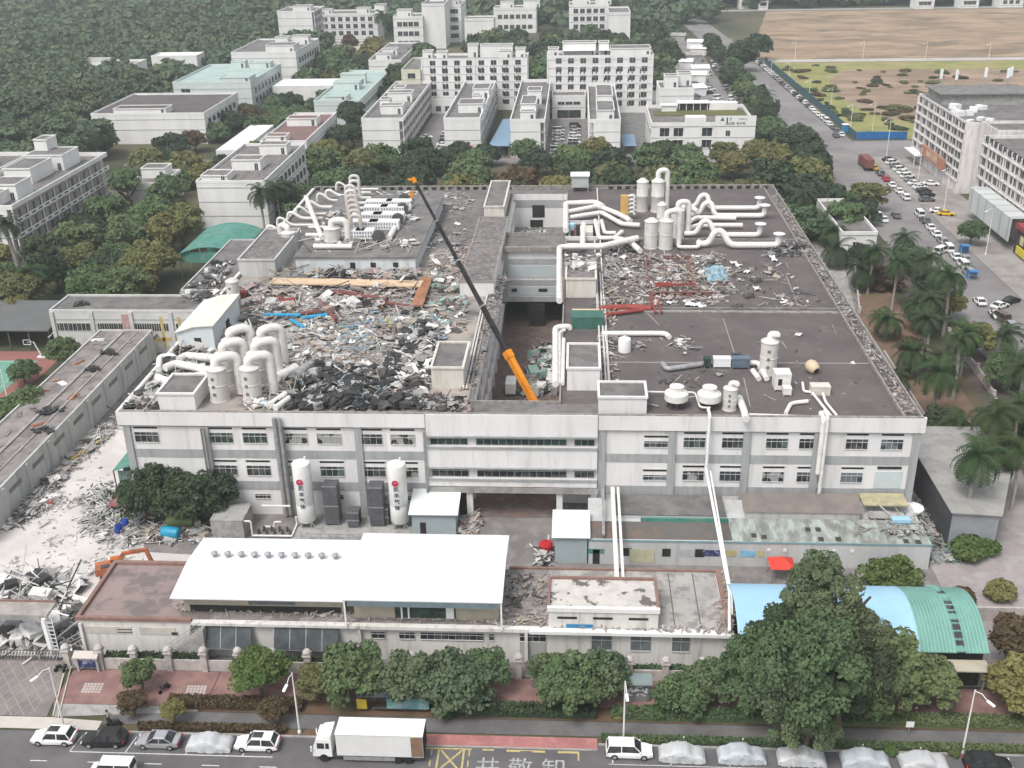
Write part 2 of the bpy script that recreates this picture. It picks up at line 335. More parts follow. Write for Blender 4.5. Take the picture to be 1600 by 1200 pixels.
for k in range(2):
    px = -55.2+k*11.9; mb = MB(M('pale_tile', (.45, .40, .38)))
    for i in range(6):
        for j in range(4): mb.box(px+i*.38-j*.05, 92+j*.42, -.012, px+i*.38+.3-j*.05, 92.34+j*.42, -.004)
    struct('pavement_tiles', mb)
# dusty demolition yard on the left
sheet('demolition_yard', [(-82, 98), (-58, 98), (-57.8, 111), (-54, 114), (-44, 114.2), (-44, 119), (-58, 120), (-63, 127), (-66, 140), (-70, 152), (-72, 158), (-82, 156)], -.012, dust)
sheet('court', [(-130, 158), (-99.6, 158), (-99.6, 189), (-130, 189)], -.03, M('court_red', (.27, .12, .10), (.22, .10, .085), .3, .9))
sheet('court_surface', [(-122, 160), (-103.5, 160), (-103.5, 184.5), (-122, 184.5)], -.024, M('court_green', (.14, .30, .235), (.12, .26, .2), .3, .85))
struct('court_lines', MB(paint).box(-121, 161, -.02, -120.9, 184, -.017).box(-104.9, 161, -.02, -104.8, 184, -.017).box(-120.9, 183.9, -.02, -104.9, 184, -.017).box(-116, 178, -.02, -109, 178.1, -.017))
sheet('car_park', [(-57, 356), (-44, 356), (-44, 436), (-57, 436)], -.02, asphR)
sheet('car_park', [(-11, 354), (4, 354), (4, 424), (-11, 424)], -.02, asphR)
sheet('alley', [(14.5, 354), (23, 354), (27, 440), (14.5, 440)], -.02, concd)
sheet('side_drive', [(48, 158), (55.4, 158), (57.6, 211), (63.3, 252), (56.5, 252), (49.5, 200), (47, 200)], -.018, conc)
sheet('garden_soil', [(57.8, 160), (67, 160), (68, 240), (63.5, 240), (58, 211)], -.016, M('garden_earth', (.19, .12, .09), (.14, .095, .07), .25, .95, c3=(.13, .11, .06), s3=.25, w3=.6))
sheet('service_yard', [(46.2, 90), (75, 90), (75, 152), (58, 158), (46.2, 158)], -.02, M('service_concrete', (.31, .275, .27), (.25, .225, .22), .3, .9, c3=(.36, .34, .33), s3=.4, w3=.5))
sheet('footway', [(66.8, 130), (75.8, 110), (75.9, 260), (69, 262), (71.2, 200)], -.014, M('footway_paving', (.12, .09, .088), (.09, .07, .07), .4, .9))

# road paint
mb = MB(paint)
for x in (-56.1, -50.0, -44.0, -38, -32): mb.box(x, 81.58, -.026, x+1.8, 81.7, -.022)
mb.box(-52.5, 82.98, -.026, -31, 83.1, -.022)
for x in (-52.5, -46.6, -40.2, -34.2): mb.beam((x, 83.1, -.024), (x+.35, 85.4, -.024), .12, .004)
mb.box(3.6, 83.3, -.026, 60, 83.38, -.022)
for x in (4.0, 9.9, 15.8, 21.7, 27.6, 33.5, 39.4): mb.beam((x, 83.3, -.024), (x+.05, 85.6, -.024), .12, .004)
struct('parking_lines', mb)
mb = MB(painty)
mb.box(-15.3, 84.82, -.026, -10.5, 85.0, -.022).box(-9.4, 84.78, -.026, -8.2, 85.0, -.022).box(-6.9, 84.7, -.026, -5.5, 84.98, -.022).box(-5.5, 84.86, -.026, -4.2, 84.98, -.022).box(-4.2, 84.7, -.026, -2.9, 84.98, -.022).box(-1.6, 84.7, -.026, .6, 84.98, -.022).box(.45, 83.7, -.026, .62, 84.7, -.022)
for x in (-14.0, -11.4): mb.box(x, 79.5, -.026, x+.2, 84.8, -.022)
mb.beam((-13.7, 84.7, -.02), (-11.4, 81.7, -.02), .2, .005).beam((-11.5, 84.7, -.017), (-13.8, 81.7, -.017), .2, .005)
for x in (-14.7, -10.8):
    for y in (83.9, 82.4): mb.box(x, y, -.026, x+.14, y+.9, -.022)
struct('bus_box_marking', mb)
for i, ch in enumerate('共敬卸'):
    o = text('road_lettering', ch, 2.6, M('road_letter_worn', (.42, .415, .41), (.25, .245, .245), 2, .8), None, (-8.7+i*3.35, 82.45, -.022), (0, 0, 0), .002, sx=1); o['kind'] = 'structure'

# ================================================================ buildings
def winmesh(kind, w_, h_):
    k = (kind, w_, h_)
    if k in WM: return WM[k]
    fr = frame; gl = glassd
    b = MB(fr, gl)
    b.box(-w_/2, -.05, 0, w_/2, .12, h_, gl)
    if kind == 'plain':
        b.box(-w_/2-.06, -.09, -.08, w_/2+.06, -.052, 0, fr).box(-.04, -.08, 0, .04, -.052, h_, fr)
    elif kind == 'hood':
        b.box(-w_/2-.15, -.45, h_+.1, w_/2+.15, 0, h_+.22, fr).box(-.05, -.09, 0, .05, -.052, h_, fr)
    WM[k] = b.mesh('window'); return WM[k]
WM = {}
SIDE = {'S': (0, lambda a, d, X, Y: (a, 0)), 'N': (math.pi, lambda a, d, X, Y: (a, Y)), 'W': (-math.pi/2, lambda a, d, X, Y: (0, a)), 'E': (math.pi/2, lambda a, d, X, Y: (X, a))}
def windows(root, X, Y, specs, cap=100):
    """specs: (side, start, end, n, z, w, h, kind)"""
    pl = []
    for sd, a0, a1, n, z, ww, wh, kind in specs:
        rz, fn = SIDE[sd]
        for i in range(n):
            a = a0+(a1-a0)*(i+.5)/n; x, y = fn(a, 0, X, Y); pl.append((kind, ww, wh, x, y, z, rz))
    for k, (kind, ww, wh, x, y, z, rz) in enumerate(pl[:cap]): inst(winmesh(kind, ww, wh), 'window', root, (x, y, z), rz)
    if len(pl) > cap:
        big = MB(frame, glassd)
        for kind, ww, wh, x, y, z, rz in pl[cap:]:
            me = winmesh(kind, ww, wh); mat = Matrix.Translation((x, y, z)) @ Matrix.Rotation(rz, 4, 'Z'); o = len(big.v)
            big.v += [tuple(mat @ v.co) for v in me.vertices]
            for p in me.polygons: big.f.append(tuple(i+o for i in p.vertices)); big.m.append(p.material_index); big.sm.append(False)
        tag(big.build('windows', root), kind='stuff')
def block(name, label, x0, y0, x1, y1, h, wall=white, roofm=tarb, par=.8, cat='building', group=None, bands=(), wins=(), boxes=(), gallery=None, rz=0, bandm=None, extra=None):
    X, Y = x1-x0, y1-y0; t = thing(name, label, cat, (x0, y0, -.1), rz, group); hr = h-par; bm_ = bandm or bandg
    ax0 = 1.5 if gallery and 'W' in gallery[0] else 0; ax1 = X-1.5 if gallery and 'E' in gallery[0] else X
    wb_ = MB(wall).box(ax0, 0, 0, ax1, Y, hr)
    if gallery:
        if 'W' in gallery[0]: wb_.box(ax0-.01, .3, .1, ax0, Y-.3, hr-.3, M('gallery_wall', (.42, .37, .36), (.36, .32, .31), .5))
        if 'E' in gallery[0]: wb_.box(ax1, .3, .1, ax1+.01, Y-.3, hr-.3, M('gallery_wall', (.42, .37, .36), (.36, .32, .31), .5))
    wb_.build('wall', t)
    pr = MB(wall); th = .25
    for z in bands: pr.box(-.04, -.05, z-.11, X+.04, 0, z+.11, bm_); pr.box(X, 0, z-.1, X+.05, Y, z+.1, bm_) if not gallery else None
    pr.box(-.05, -.05, hr, X+.05, th, h).box(-.05, Y-th, hr, X+.05, Y+.05, h).box(-.05, th, hr, th, Y-th, h).box(X-th, th, hr, X+.05, Y-th, h)
    pr.build('parapet', t)
    MB(roofm).box(th, th, hr, X-th, Y-th, hr+.04).build('roof', t)
    for bx in boxes:
        a, b, c, d, hh = bx[:5]; p = MB(wall).box(a, b, hr+.04, c, d, hr+hh-.25).build('penthouse', t)
        q = MB(wall); e = hr+hh-.25; q.box(a-.1, b-.1, e, c+.1, b+.15, e+.3).box(a-.1, d-.15, e, c+.1, d+.1, e+.3).box(a-.1, b+.15, e, a+.15, d-.15, e+.3).box(c-.15, b+.15, e, c+.1, d-.15, e+.3)
        q.box(a+.15, b+.15, e, c-.15, d-.15, e+.06, roofm); q.box(a-.02, b-.02, e-.35, c+.02, b-.0, e-.15, bm_)
        q.build('roof', p)
        if c-a > 2.5: inst(winmesh('plain', .9, 1.9), 'door', p, (c-1.2, b, hr+.1))
    if gallery:
        sides, nfl, z0, fh, bay = gallery
        for sd in sides:
            xa, xb = (0, 1.5) if sd == 'W' else (X-1.5, X); xo = 0 if sd == 'W' else X-.12
            for k in range(nfl):
                z = z0+k*fh; b = MB(wall); b.box(xa, 0, z-.18, xb, Y, z); b.box(xo, 0, z, xo+.12, Y, z+.95)
                y = bay*.35
                while y < Y-1.5: b.box(xo-.03 if sd == 'W' else xo+.12, y, z+.25, xo if sd == 'W' else xo+.15, y+bay*.55, z+.6, dark); y += bay
                b.build('balcony', t)
            y = 0; xc = .1 if sd == 'W' else X-.35; ky = ('col', wall.name, round(hr, 2))
            if ky not in WM: WM[ky] = MB(wall).box(0, 0, 0, .25, .25, hr-.02).mesh('column')
            while y < Y: inst(WM[ky], 'column', t, (xc, y, 0)); y += bay*2
            sp = []
            for k in range(nfl):
                n = int(Y/bay)
                if sd == 'E': sp.append(('E', 0, Y, n, z0+k*fh+.1, 1.0, 2.0, 'plain'))
                else: sp.append(('W', 0, Y, n, z0+k*fh+.1, 1.0, 2.0, 'plain'))
            # these openings sit on the recessed wall
            rzz = math.pi/2 if sd == 'E' else -math.pi/2
            for q in sp:
                for i in range(q[3]):
                    a = Y*(i+.5)/q[3]; inst(winmesh('plain', 1.0, 2.0), 'doorway', t, ((X-1.5) if sd == 'E' else 1.5, a, q[4]), rzz)
    windows(t, X, Y, wins)
    if extra: extra(t, X, Y, hr)
    return t
# ---------------------------------------------------------------- dormitory wings and the two tall blocks behind the factory
def rooftop(X, n, wmul=.6):
    return None
redc = M('red_lettering', (.55, .04, .05)); darkc = M('dark_lettering', (.05, .05, .055))
def wing(label, x0, x1, y0, y1, h, gal, boxes, nf=3, extra=None):
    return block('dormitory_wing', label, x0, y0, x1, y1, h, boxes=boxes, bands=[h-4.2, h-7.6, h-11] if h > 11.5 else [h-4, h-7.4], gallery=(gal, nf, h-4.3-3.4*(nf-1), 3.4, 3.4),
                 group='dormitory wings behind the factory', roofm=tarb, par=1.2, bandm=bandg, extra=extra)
def s1(t, X, Y, hr): text('lettering', '招租', 1.7, redc, t, (4.2, -.06, 2.2))
def s2(t, X, Y, hr): text('lettering', '精密五金厂', 1.15, redc, t, (7.6, -.06, 2.4))
wing('white dormitory wing at the left end of the row, with grey balcony galleries on its right', -72.4, -58.2, 361, 437, 12, 'E', [(4.5, 12, 12.2, 17, 3.2), (3.5, 17, 7, 22, 4.4), (3, 36, 12, 42, 3.4), (4.5, 42, 8.5, 48, 4.2)], extra=s1)
t = wing('white dormitory wing with red lettering, second from left, its right side cluttered with air conditioners', -44.6, -32.4, 360.5, 436, 12, '', [(3.5, 14, 12, 24, 3.2), (7.5, 24, 10.5, 28, 4.4), (6, 42, 12, 54, 3.6)], extra=s2)
acm = MB(M('ac_casing', (.55, .55, .54)), dark).box(-.4, -.2, 0, .4, .2, .62).lathe([(.24, 0), (.24, .01)], 0, 0, 10, dark).mesh('air_conditioner')
random.seed(3); cage = MB(steel).box(0, 0, 0, .8, 2.2, .06).box(.75, 0, .06, .8, 2.2, .5)
for q in range(6): cage.box(.75, q*.43, .5, .82, q*.43+.06, 1.7)
cage = cage.mesh('window_cage')
for k in range(3):
    for i in range(22):
        inst(acm, 'air_conditioner', t, (12.4, 1.5+i*3.35+random.uniform(-.6, .6), 1.4+3.4*k+random.uniform(0, 1.6)), math.pi/2) if (i*3+k) % 2 == 0 else None
        y = .6+i*3.35; z = 1.2+k*3.4
        inst(cage, 'window_cage', t, (12.2, y, z))
wing('white dormitory wing with a tall stepped penthouse, third from left beside the blue shed roof', -22, -10.6, 354, 434, 12.6, 'E', [(3.2, 3, 8.2, 6.5, 3.2), (3.2, 6.6, 8.2, 22, 5), (4.3, 32, 9.2, 40, 5)], nf=4)
wing('white dormitory wing at the right end of the row, beside the rubble alley', 3.7, 14, 355, 425, 12.2, 'W', [(2.6, 2.6, 8.3, 20, 3.6), (2.8, 22, 8.3, 44, 5)], nf=4)
def rows(n, z0, dz, nf, X, pats):
    out = []
    for f in range(nf):
        for a, b, k, ww, wh in pats: out.append(('S', a, b, k, z0+f*dz, ww, wh, 'plain'))
    return out
pA = [(1, 40.5, 8, 1.7, 1.7)]
def fins(t, X, Y, hr):
    b = MB(white); d = MB(dark).box(0, -.04, 0, .45, 0, 1.8).mesh('narrow_window')
    for f in range(5):
        for i in range(8):
            for q in (0, 1.5): inst(d, 'narrow_window', t, (3.5+i*(X-4)/8+q, 0, 2.6+f*3.1))
    for x in (0, X/2, X-.4): b.box(x, -.35, 0, x+.4, -.06, hr)
    b.build('pilasters', t)
    s = MB(bandg)
    for f in range(6): s.box(-.02, -.12, 4.95+f*3.05, X+.02, -.065, 5.08+f*3.05)
    s.build('sill_bands', t)
A = block('apartment_block', 'tall six storey white block, left of the pair behind the dormitory wings', -62.2, 438, -20, 452, 20.4, par=1, boxes=[(.6, 1.5, 4.5, 6, 3.6), (6.2, 1, 10.5, 5, 3.4), (18, 8, 22, 13, 5), (23, 8, 36, 13, 4.8), (31, 1, 36, 5, 3.6), (37.6, 1, 41.4, 6, 4.2)],
          wins=rows(8, 2.4, 3.05, 6, 42, [(2.2, 41, 8, 2.2, 1.8)]), extra=fins, group='six storey blocks')
block('annex', 'cream low annex with a flat roof left of the tall left block', -70, 436, -62.4, 470, 16.5, wall=M('cream_wall', (.60, .58, .47), (.54, .52, .43), .3), bands=[12.5], wins=[('S', 1, 7, 1, 13, 3, 2, 'plain')])
B_ = block('apartment_block', 'tall six storey white block with a terrace canopy, right of the pair behind the dormitory wings', -12, 430, 29, 444, 22, par=1, boxes=[(.5, 1.5, 4.5, 6, 3.6), (6, 6, 19, 12, 5), (20, 6, 24, 12, 5), (24.5, 2, 40, 12, 3.2)],
           wins=rows(8, 2.8, 3.25, 6, 41, [(2.2, 40, 8, 2.2, 1.9)]), extra=fins, group='six storey blocks')
MB(whites).box(6, 3, 23.2, 18.5, 6, 23.4).box(20, 3, 23.2, 30, 6, 23.4).box(6, 3, 21.1, 6.2, 3.2, 23.2).box(18, 3, 21.1, 18.2, 3.2, 23.2).box(29.8, 3, 21.1, 30, 3.2, 23.2).build('terrace_canopy', B_)
block('link_building', 'low white link building joining the left pair of dormitory wings', -58, 431, -45, 437, 6, wins=[('S', 1, 12, 3, 1, 2, 2, 'plain')])
block('link_building', 'low white gatehouse between the right pair of dormitory wings', -9.8, 418, 3, 429.8, 9, wins=[('S', 2, 11, 3, 5.5, 2.6, 1.1, 'plain'), ('S', 1, 12, 1, .5, 9, 3, 'plain')], bands=[4.3])
b = MB(M('faded_blue', (.17, .27, .38), (.2, .29, .38), .3)); b.prism([(-29.5, 356), (-22.6, 356), (-22.6, 402), (-27.5, 402)], 3.2, 3.35); b.box(-29, 357, 0, -28.8, 357.2, 3.2, steel).box(-22.9, 357, 0, -22.7, 357.2, 3.2, steel)
tag(b.build('shed_roof'), 'faded blue metal shed roof between the second and third dormitory wings', 'shed')
b = MB(M('faded_blue', (.17, .27, .38), (.2, .29, .38), .3)); b.box(15.2, 357, 2.8, 19.5, 375, 2.95); b.box(15.3, 358, 0, 15.5, 358.2, 2.8, steel).box(19.2, 358, 0, 19.4, 358.2, 2.8, steel)
tag(b.build('shed_roof'), 'small bright blue shed roof in the alley right of the dormitory wings', 'shed')
# white office building with the sign on its parapet
def csign(t, X, Y, hr):
    b = MB(white); b.box(X-13, -.08, hr+1.0, X+.05, .2, hr+3.2).box(11, -.08, hr+1, 17.5, 4, hr+2.8)
    b.build('sign_parapet', t)
    text('lettering', '▲▮P', 1.5, M('logo_ink', (.05, .08, .14)), t, (X-9.6, -.1, hr+2.1)); text('lettering', 'SIMPLE', .85, darkc, t, (X-4.2, -.1, hr+2.1)); text('lettering', '鑫业园  电子城', .95, darkc, t, (X-6.5, -.1, hr+.75))
    g_ = MB(M('roof_grass', (.12, .13, .04), (.10, .09, .04), .3)).box(2, 17, hr+.045, 33, 26, hr+.25); g_.build('roof_garden', t)
    q = MB(white, dark); q.box(11, 26, hr+.05, 21, 30, hr+2.6, dark).box(10.4, 25.4, hr+2.6, 21.4, 30.5, hr+2.9, whites).box(21.4, 26, hr+.05, 31, 30, hr+2.6).box(5, 24, hr+.05, 10, 27, hr+2.2).box(4.5, 23.6, hr+2.2, 10.3, 27.4, hr+2.4, whites)
    for i in range(5): q.box(11+i*2.4, 25.9, hr+.05, 11.25+i*2.4, 26, hr+2.6, white)
    q.build('roof_huts', t)
block('office_building', 'broad three storey white building with a dark logo on its parapet, beside the main road', 24, 354.5, 57.5, 386, 11, par=1.2, roofm=tarw, bands=[9.6, 6.0, 2.4],
      wins=[('S', 2, 11, 2, 6.6, 3, 2.6, 'hood'), ('S', 16, 20, 1, 6.6, 3.2, 2.6, 'hood'), ('S', 23.5, 26, 1, 6.6, 1.4, 1.7, 'plain'), ('S', 2, 11, 2, 2.9, 3, 2.4, 'hood'), ('S', 16, 20, 1, 2.9, 3, 2.4, 'hood')] + [('W', 2, 30, 7, 6.6, 1.8, 1.8, 'hood')], extra=csign)
block('office_building', 'grey flat-roofed block squeezed between the tall right block and the logo building', 29.5, 400, 42, 416, 14.5, boxes=[(2, 4, 7, 9, 4.4), (7, 8, 12, 14, 4.8)], bands=[11.5])

# ---------------------------------------------------------------- left side: dormitory, workshops
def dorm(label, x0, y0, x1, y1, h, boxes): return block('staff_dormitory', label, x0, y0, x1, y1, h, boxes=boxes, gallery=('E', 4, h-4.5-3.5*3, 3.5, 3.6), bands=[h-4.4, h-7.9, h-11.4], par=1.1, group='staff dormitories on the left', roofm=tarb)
dorm('long white four storey dormitory with balconies, behind the trees on the left', -150, 236, -130.5, 291, 16.6, [(9, 2, 15, 8, 3), (10, 8, 17, 16, 4), (6, 24, 13, 36, 4), (5, 38, 15, 48, 4.2), (5, 44, 8.5, 50, 7)])
dorm('second white dormitory cut by the left edge, roof corner with balconies', -172, 262, -152, 292, 16.6, [(8, 10, 14, 20, 4)])
block('workshop_building', 'white three storey block with dark ribbed windows on its right side, behind the green arched roof', -99.8, 273, -81.5, 318, 13, boxes=[(1, 1.5, 8, 8, 1.8), (5.5, 14, 13.5, 20, 3), (8, 33, 16, 38, 3)], bands=[11, 7.2, 3.4],
      wins=[('E', 6, 44, 9, 8, 2.6, 2.2, 'hood'), ('E', 6, 44, 9, 4.2, 2.6, 2.2, 'hood'), ('E', 6, 44, 9, .8, 2.6, 2, 'hood')], roofm=tarw)
block('pump_house', 'small white two level building among the trees, left of the green arched roof', -125.5, 290, -116, 306, 8.2, boxes=[(1, 8, 8, 14, 3)], bands=[6], gallery=('E', 2, 1, 3.4, 3))
block('workshop_building', 'wide low white factory with dark flat roof and water tanks, upper left', -173, 378.5, -132, 420, 11, boxes=[(8, 1, 27, 8, 2.2)], bands=[8.6, 5], roofm=tar,
      wins=[('E', 3, 38, 7, 6.2, 3, 2, 'hood'), ('E', 3, 38, 7, 2.6, 3, 2, 'hood')])
block('workshop_building', 'pale green-white factory with a mint roof, upper left beyond the low factory', -161, 430, -129.5, 478, 13.5, wall=M('mint_wall', (.55, .60, .58), (.5, .56, .54), .3), roofm=M('mint_roof', (.36, .45, .42), (.30, .38, .36), .2), boxes=[(19, 1, 31, 10, 2.2), (12, 40, 18, 45, 3), (20, 40, 29, 46, 2.5)],
      bands=[10.6, 6.8], wins=[('E', 4, 46, 8, 8, 3, 2.2, 'hood'), ('E', 4, 46, 8, 4.2, 3, 2.2, 'hood'), ('S', 3, 7, 1, 8.4, 3.5, 2.4, 'plain')])
block('workshop_building', 'white factory with reddish roof terrace and penthouses, beyond the mint roofed one', -158, 500, -128, 548, 15.5, boxes=[(16, 1, 29, 12, 3.5), (14, 26, 20, 32, 4), (21, 30, 29, 36, 4)], bands=[12.6, 8.6, 4.6], roofm=tarb,
      wins=[('E', 4, 46, 8, 9.6, 3.2, 2.4, 'hood'), ('E', 4, 46, 8, 5.4, 3.2, 2.4, 'hood')])
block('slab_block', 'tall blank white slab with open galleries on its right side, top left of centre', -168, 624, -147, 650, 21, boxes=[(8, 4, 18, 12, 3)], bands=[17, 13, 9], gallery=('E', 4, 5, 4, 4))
block('workshop_building', 'narrow two storey building with a red-brown roof and continuous windows, left of centre', -98.5, 330, -84, 376, 11.2, boxes=[(1.5, 1, 8, 6, 2), (2, 26, 12, 32, 2.6)], roofm=M('reddish_roof', (.2, .12, .11), (.15, .1, .095), .3), bands=[8.6, 5],
      wins=[('E', 1, 45, 15, 5.8, 2.3, 1.8, 'plain'), ('E', 1, 45, 15, 2.2, 2.3, 1.8, 'plain'), ('S', 2, 12, 3, 6, 2.4, 2.2, 'plain')])
block('workshop_building', 'mint-white building with a pale roof and long strip windows, left of the dark tree belt', -97, 398, -80, 470, 11.5, boxes=[(4, 1, 12, 9, 2), (2, 26, 12, 33, 3), (2, 40, 12, 44, 4)], roofm=M('mint_roof', (.36, .45, .42)), bands=[9.5, 6],
      wall=M('mint_wall', (.55, .60, .58)), wins=[('E', 1, 60, 16, 6.6, 2.4, 1.7, 'plain'), ('E', 1, 60, 16, 3, 2.4, 1.7, 'plain')])
block('workshop_building', 'pale building with arched dormers on its roof edge, further up the same lane', -95, 500, -80, 560, 11.5, boxes=[(3, 3, 10, 8, 3), (3, 20, 10, 25, 3)], bands=[8.5], wins=[('E', 1, 58, 12, 5, 2.4, 2, 'plain')])
block('low_shed', 'bright white low shed roof beside the red-brown roofed building', -118, 345, -109.5, 386, 5, roofm=whites, par=.1)
block('low_shed', 'bright white shed roof strip behind the mint roofed factory', -127, 452, -100, 470, 8, roofm=whites, par=.1)
block('hillside_house', 'small pale house with a white lean-to roof in the forest, upper left', -231, 520, -212, 536, 8, roofm=conc, boxes=[(-8, 2, 4, 10, 2.5)], wins=[('S', 10, 18, 2, 2, 2, 2, 'plain')])
block('hillside_house', 'small white flat-roofed house in the forest, right of the lean-to house', -211, 540, -188, 552, 9, roofm=whites, boxes=[])
# far row along the top
def farrow(px0, px1, pyb, h, depth, nf, nw, label, bx=()):
    x0, y0 = G(px0, pyb); x1, _ = G(px1, pyb)
    return block('distant_building', label, x0, y0, x1, y0+depth, h, boxes=bx, bands=[h-1.6-i*(h/ max(1, nf+1)) for i in range(3)], wins=[('S', 2, (x1-x0)-2, nw, 2.5+f*(h-3)/max(nf, 1), 2.6, 2.4, 'plain') for f in range(nf)])
farrow(497, 580, 80, 4.5, 12, 0, 0, 'bright white long low shed below the row windowed factory')
farrow(500, 590, 62, 15, 22, 3, 7, 'white factory with a row of square windows and roof vents, top left of centre', [(2, 3, 8, 8, 3), (22, 8, 30, 14, 3), (34, 2, 40, 12, 5)])
farrow(617, 662, 78, 18, 18, 3, 4, 'pale pinkish building with a recessed balcony front, right of the row-windowed factory', [(2, 2, 10, 8, 4)])
farrow(662, 697, 76, 24, 40, 0, 0, 'tall blank white block at the top, right of the pinkish building', [(2, 20, 12, 30, 4)])
farrow(700, 722, 66, 21, 30, 4, 2, 'slim pale block with small windows, top edge left of centre', [(2, 2, 7, 8, 3)])
farrow(727, 772, 72, 15, 14, 0, 0, 'blank white stair block at the top, left of the long two-row dormitory')
farrow(772, 838, 52, 15, 16, 2, 6, 'long white dormitory with two rows of square windows, top centre', [(4, 4, 12, 10, 4), (18, 6, 28, 12, 4)])
farrow(889, 951, 64, 20, 20, 4, 5, 'white dormitory with dotted windows at the top, right of centre', [(2, 4, 12, 10, 5), (15, 4, 24, 12, 5)])
farrow(950, 984, 76, 19, 30, 0, 0, 'blank white stair block joined to the dotted-window dormitory, top right of centre')
farrow(990, 1016, 62, 4, 10, 0, 0, 'small white shed roof among the trees, top right of centre')
for i, (a, b_, c) in enumerate(((1155, 1180, 14), (1185, 1200, 15), (1430, 1460, 14), (1500, 1530, 13), (1560, 1600, 12))):
    farrow(a, b_, c, 6, 14, 1, 3, f"small pale far-off building on the skyline right, {nth(i)} from the left beyond the bare field")
b = MB(conc, whites)
random.seed(8)
for i in range(10):
    px = 1060+random.uniform(-12, 42); py = 64+i*10.5; x, y = G(px, py)
    bb = MB(random.choice([whites, conc, white])); bb.box(-4, -4, 0, 4, 4, 3.4).add([(-4.4, -4.4, 3.4), (4.4, -4.4, 3.4), (4.4, 4.4, 3.4), (-4.4, 4.4, 3.4), (-4.4, 0, 4.6), (4.4, 0, 4.6)], [(0, 1, 5, 4), (2, 3, 4, 5), (1, 2, 5), (3, 0, 4)])
    tag(bb.build('market_shed', None, (x, y, 0), random.uniform(-.3, .3)), f"small pale shed roof in the crowded lot left of the main road, {nth(i)} from the far end", 'shed', 'small sheds left of the main road')

# ---------------------------------------------------------------- right side: commercial blocks
def shopfront(o):
    return o
pinkw = M('pinkish_wall', (.68, .645, .635), (.60, .57, .56), .3, .8, c3=(.36, .33, .32), s3=.8, w3=.4, stretch=(1, 1, .2))
def r1x(t, X, Y, hr):
    b = MB(pinkw)
    for k in range(6): b.box(-.45, 0, 3.2+k*2.75, -.052, Y, 3.5+k*2.75)
    for i in range(9): b.box(-.35, i*(Y-.5)/8, 0, -.053, i*(Y-.5)/8+.5, hr)
    b.build('wall_ribs', t)
    s = MB(M('orange_sign_board', (.42, .20, .13), (.38, .17, .11))); s.box(-1.6, 10, 4.2, -1.0, 32, 7.2); s.build('shop_sign', t)
    text('lettering', '海鲜大酒楼', 2.2, M('sign_cream', (.75, .65, .5)), t, (-1.63, 21, 5.7), (math.pi/2, 0, -math.pi/2))
    q = MB(concd, conc); q.box(2, 30, hr, 28, 44, hr+3.2, conc).box(1, 29, hr+3.2, 29, 45, hr+3.6, concd); q.build('roof_pavilion', t)
    for i, (x, y) in enumerate(((4, 40), (18, 42), (24, 40), (8, 38), (26, 43))):
        a = MB(steel, whites).tube([(x, y, hr+3.6), (x, y, hr+8.5)], .14, 6).box(x-.4, y-.25, hr+6.3, x+.4, y+.25, hr+9.2, whites); a.build('antenna', t)
    random.seed(5)
    for i in range(14):
        x, y = random.uniform(2, 12), random.uniform(3, 26)
        MB(whites).ob(x, y, hr+.05, random.uniform(1, 2.6), random.uniform(1, 2.4), random.uniform(.6, 1.6), random.uniform(0, 3)).build('roof_unit', t)
def ribs(y0, y1, n, z0, dz, nf): return [('W', y0, y1, n, z0+k*dz, 2.1, 1.7, 'plain') for k in range(nf)]
block('commercial_block', 'six storey grey-pink block with roof antennas and an orange shop sign, far right', 107.3, 306, 150, 352, 20, wall=pinkw, par=.9, wins=ribs(1, 45, 15, 4, 2.75, 6), extra=r1x, roofm=tarb)
def r2x(t, X, Y, hr):
    b = MB(pinkw)
    for k in range(5): b.box(-.45, 0, 5.6+k*2.9, -.052, Y, 5.9+k*2.9)
    for i in range(20): b.box(-.35, i*(Y-.5)/19, 5, -.053, i*(Y-.5)/19+.5, hr)
    b.build('wall_ribs', t)
    s = MB(M('hoarding', (.52, .535, .53), (.45, .47, .465), .15, stripes=('Y', .06, (.36, .39, .38), .8))); s.box(-5.0, 63, 2.4, -4.7, 92, 8.1).box(-4.7, 63, 7.9, -.5, 92, 8.1).box(-4.7, 91.7, 2.4, -.5, 92, 7.9); s.build('billboard', t)
    s = MB(M('shopfront_dark', (.05, .045, .05)), M('shop_red', (.30, .05, .06)), M('shop_yellow', (.6, .5, .05)), M('lit_pane', (.55, .52, .3)))
    s.box(-3.6, 20, 0, -.4, 62, 6.2, 0).box(-4.0, 20, 6.2, -.4, 62, 7.3, 1).box(-3.9, 46, .6, -3.6, 60, 2.4, 2)
    for i in range(6): s.box(-3.7, 57-i*5, 3, -3.6, 59-i*5, 5, 3)
    s.build('shopfront', t)
    q = MB(conc); q.box(12, Y-52, hr, 34, Y-20, hr+3, conc).box(11, Y-53, hr+3, 35, Y-19, hr+3.3, tarb); q.build('roof_pavilion', t)
    MB(M('cream_membrane', (.62, .60, .52))).box(8, Y-60, hr+.05, 30, Y-30, hr+.1).build('roof_patch', t)
block('commercial_block', 'long ribbed grey-pink block with a billboard over the ground floor, at the right edge', 107.3, 190, 150, 292, 19.4, wall=pinkw, par=.9, wins=ribs(36, 101, 20, 6.4, 2.9, 5), extra=r2x, roofm=tarb)
block('linking_stair', 'narrow grey-pink stair bay between the two right-hand commercial blocks', 111, 293, 140, 305.5, 20.5, wall=pinkw, bands=[17, 13.4, 9.8, 6.2])
b = MB(whites); b.box(104.2, 338, 3.2, 107, 350, 3.5).box(104.4, 339, 0, 104.6, 339.2, 3.2); tag(b.build('canopy'), 'white entrance canopy at the far corner of the antenna block', 'canopy')
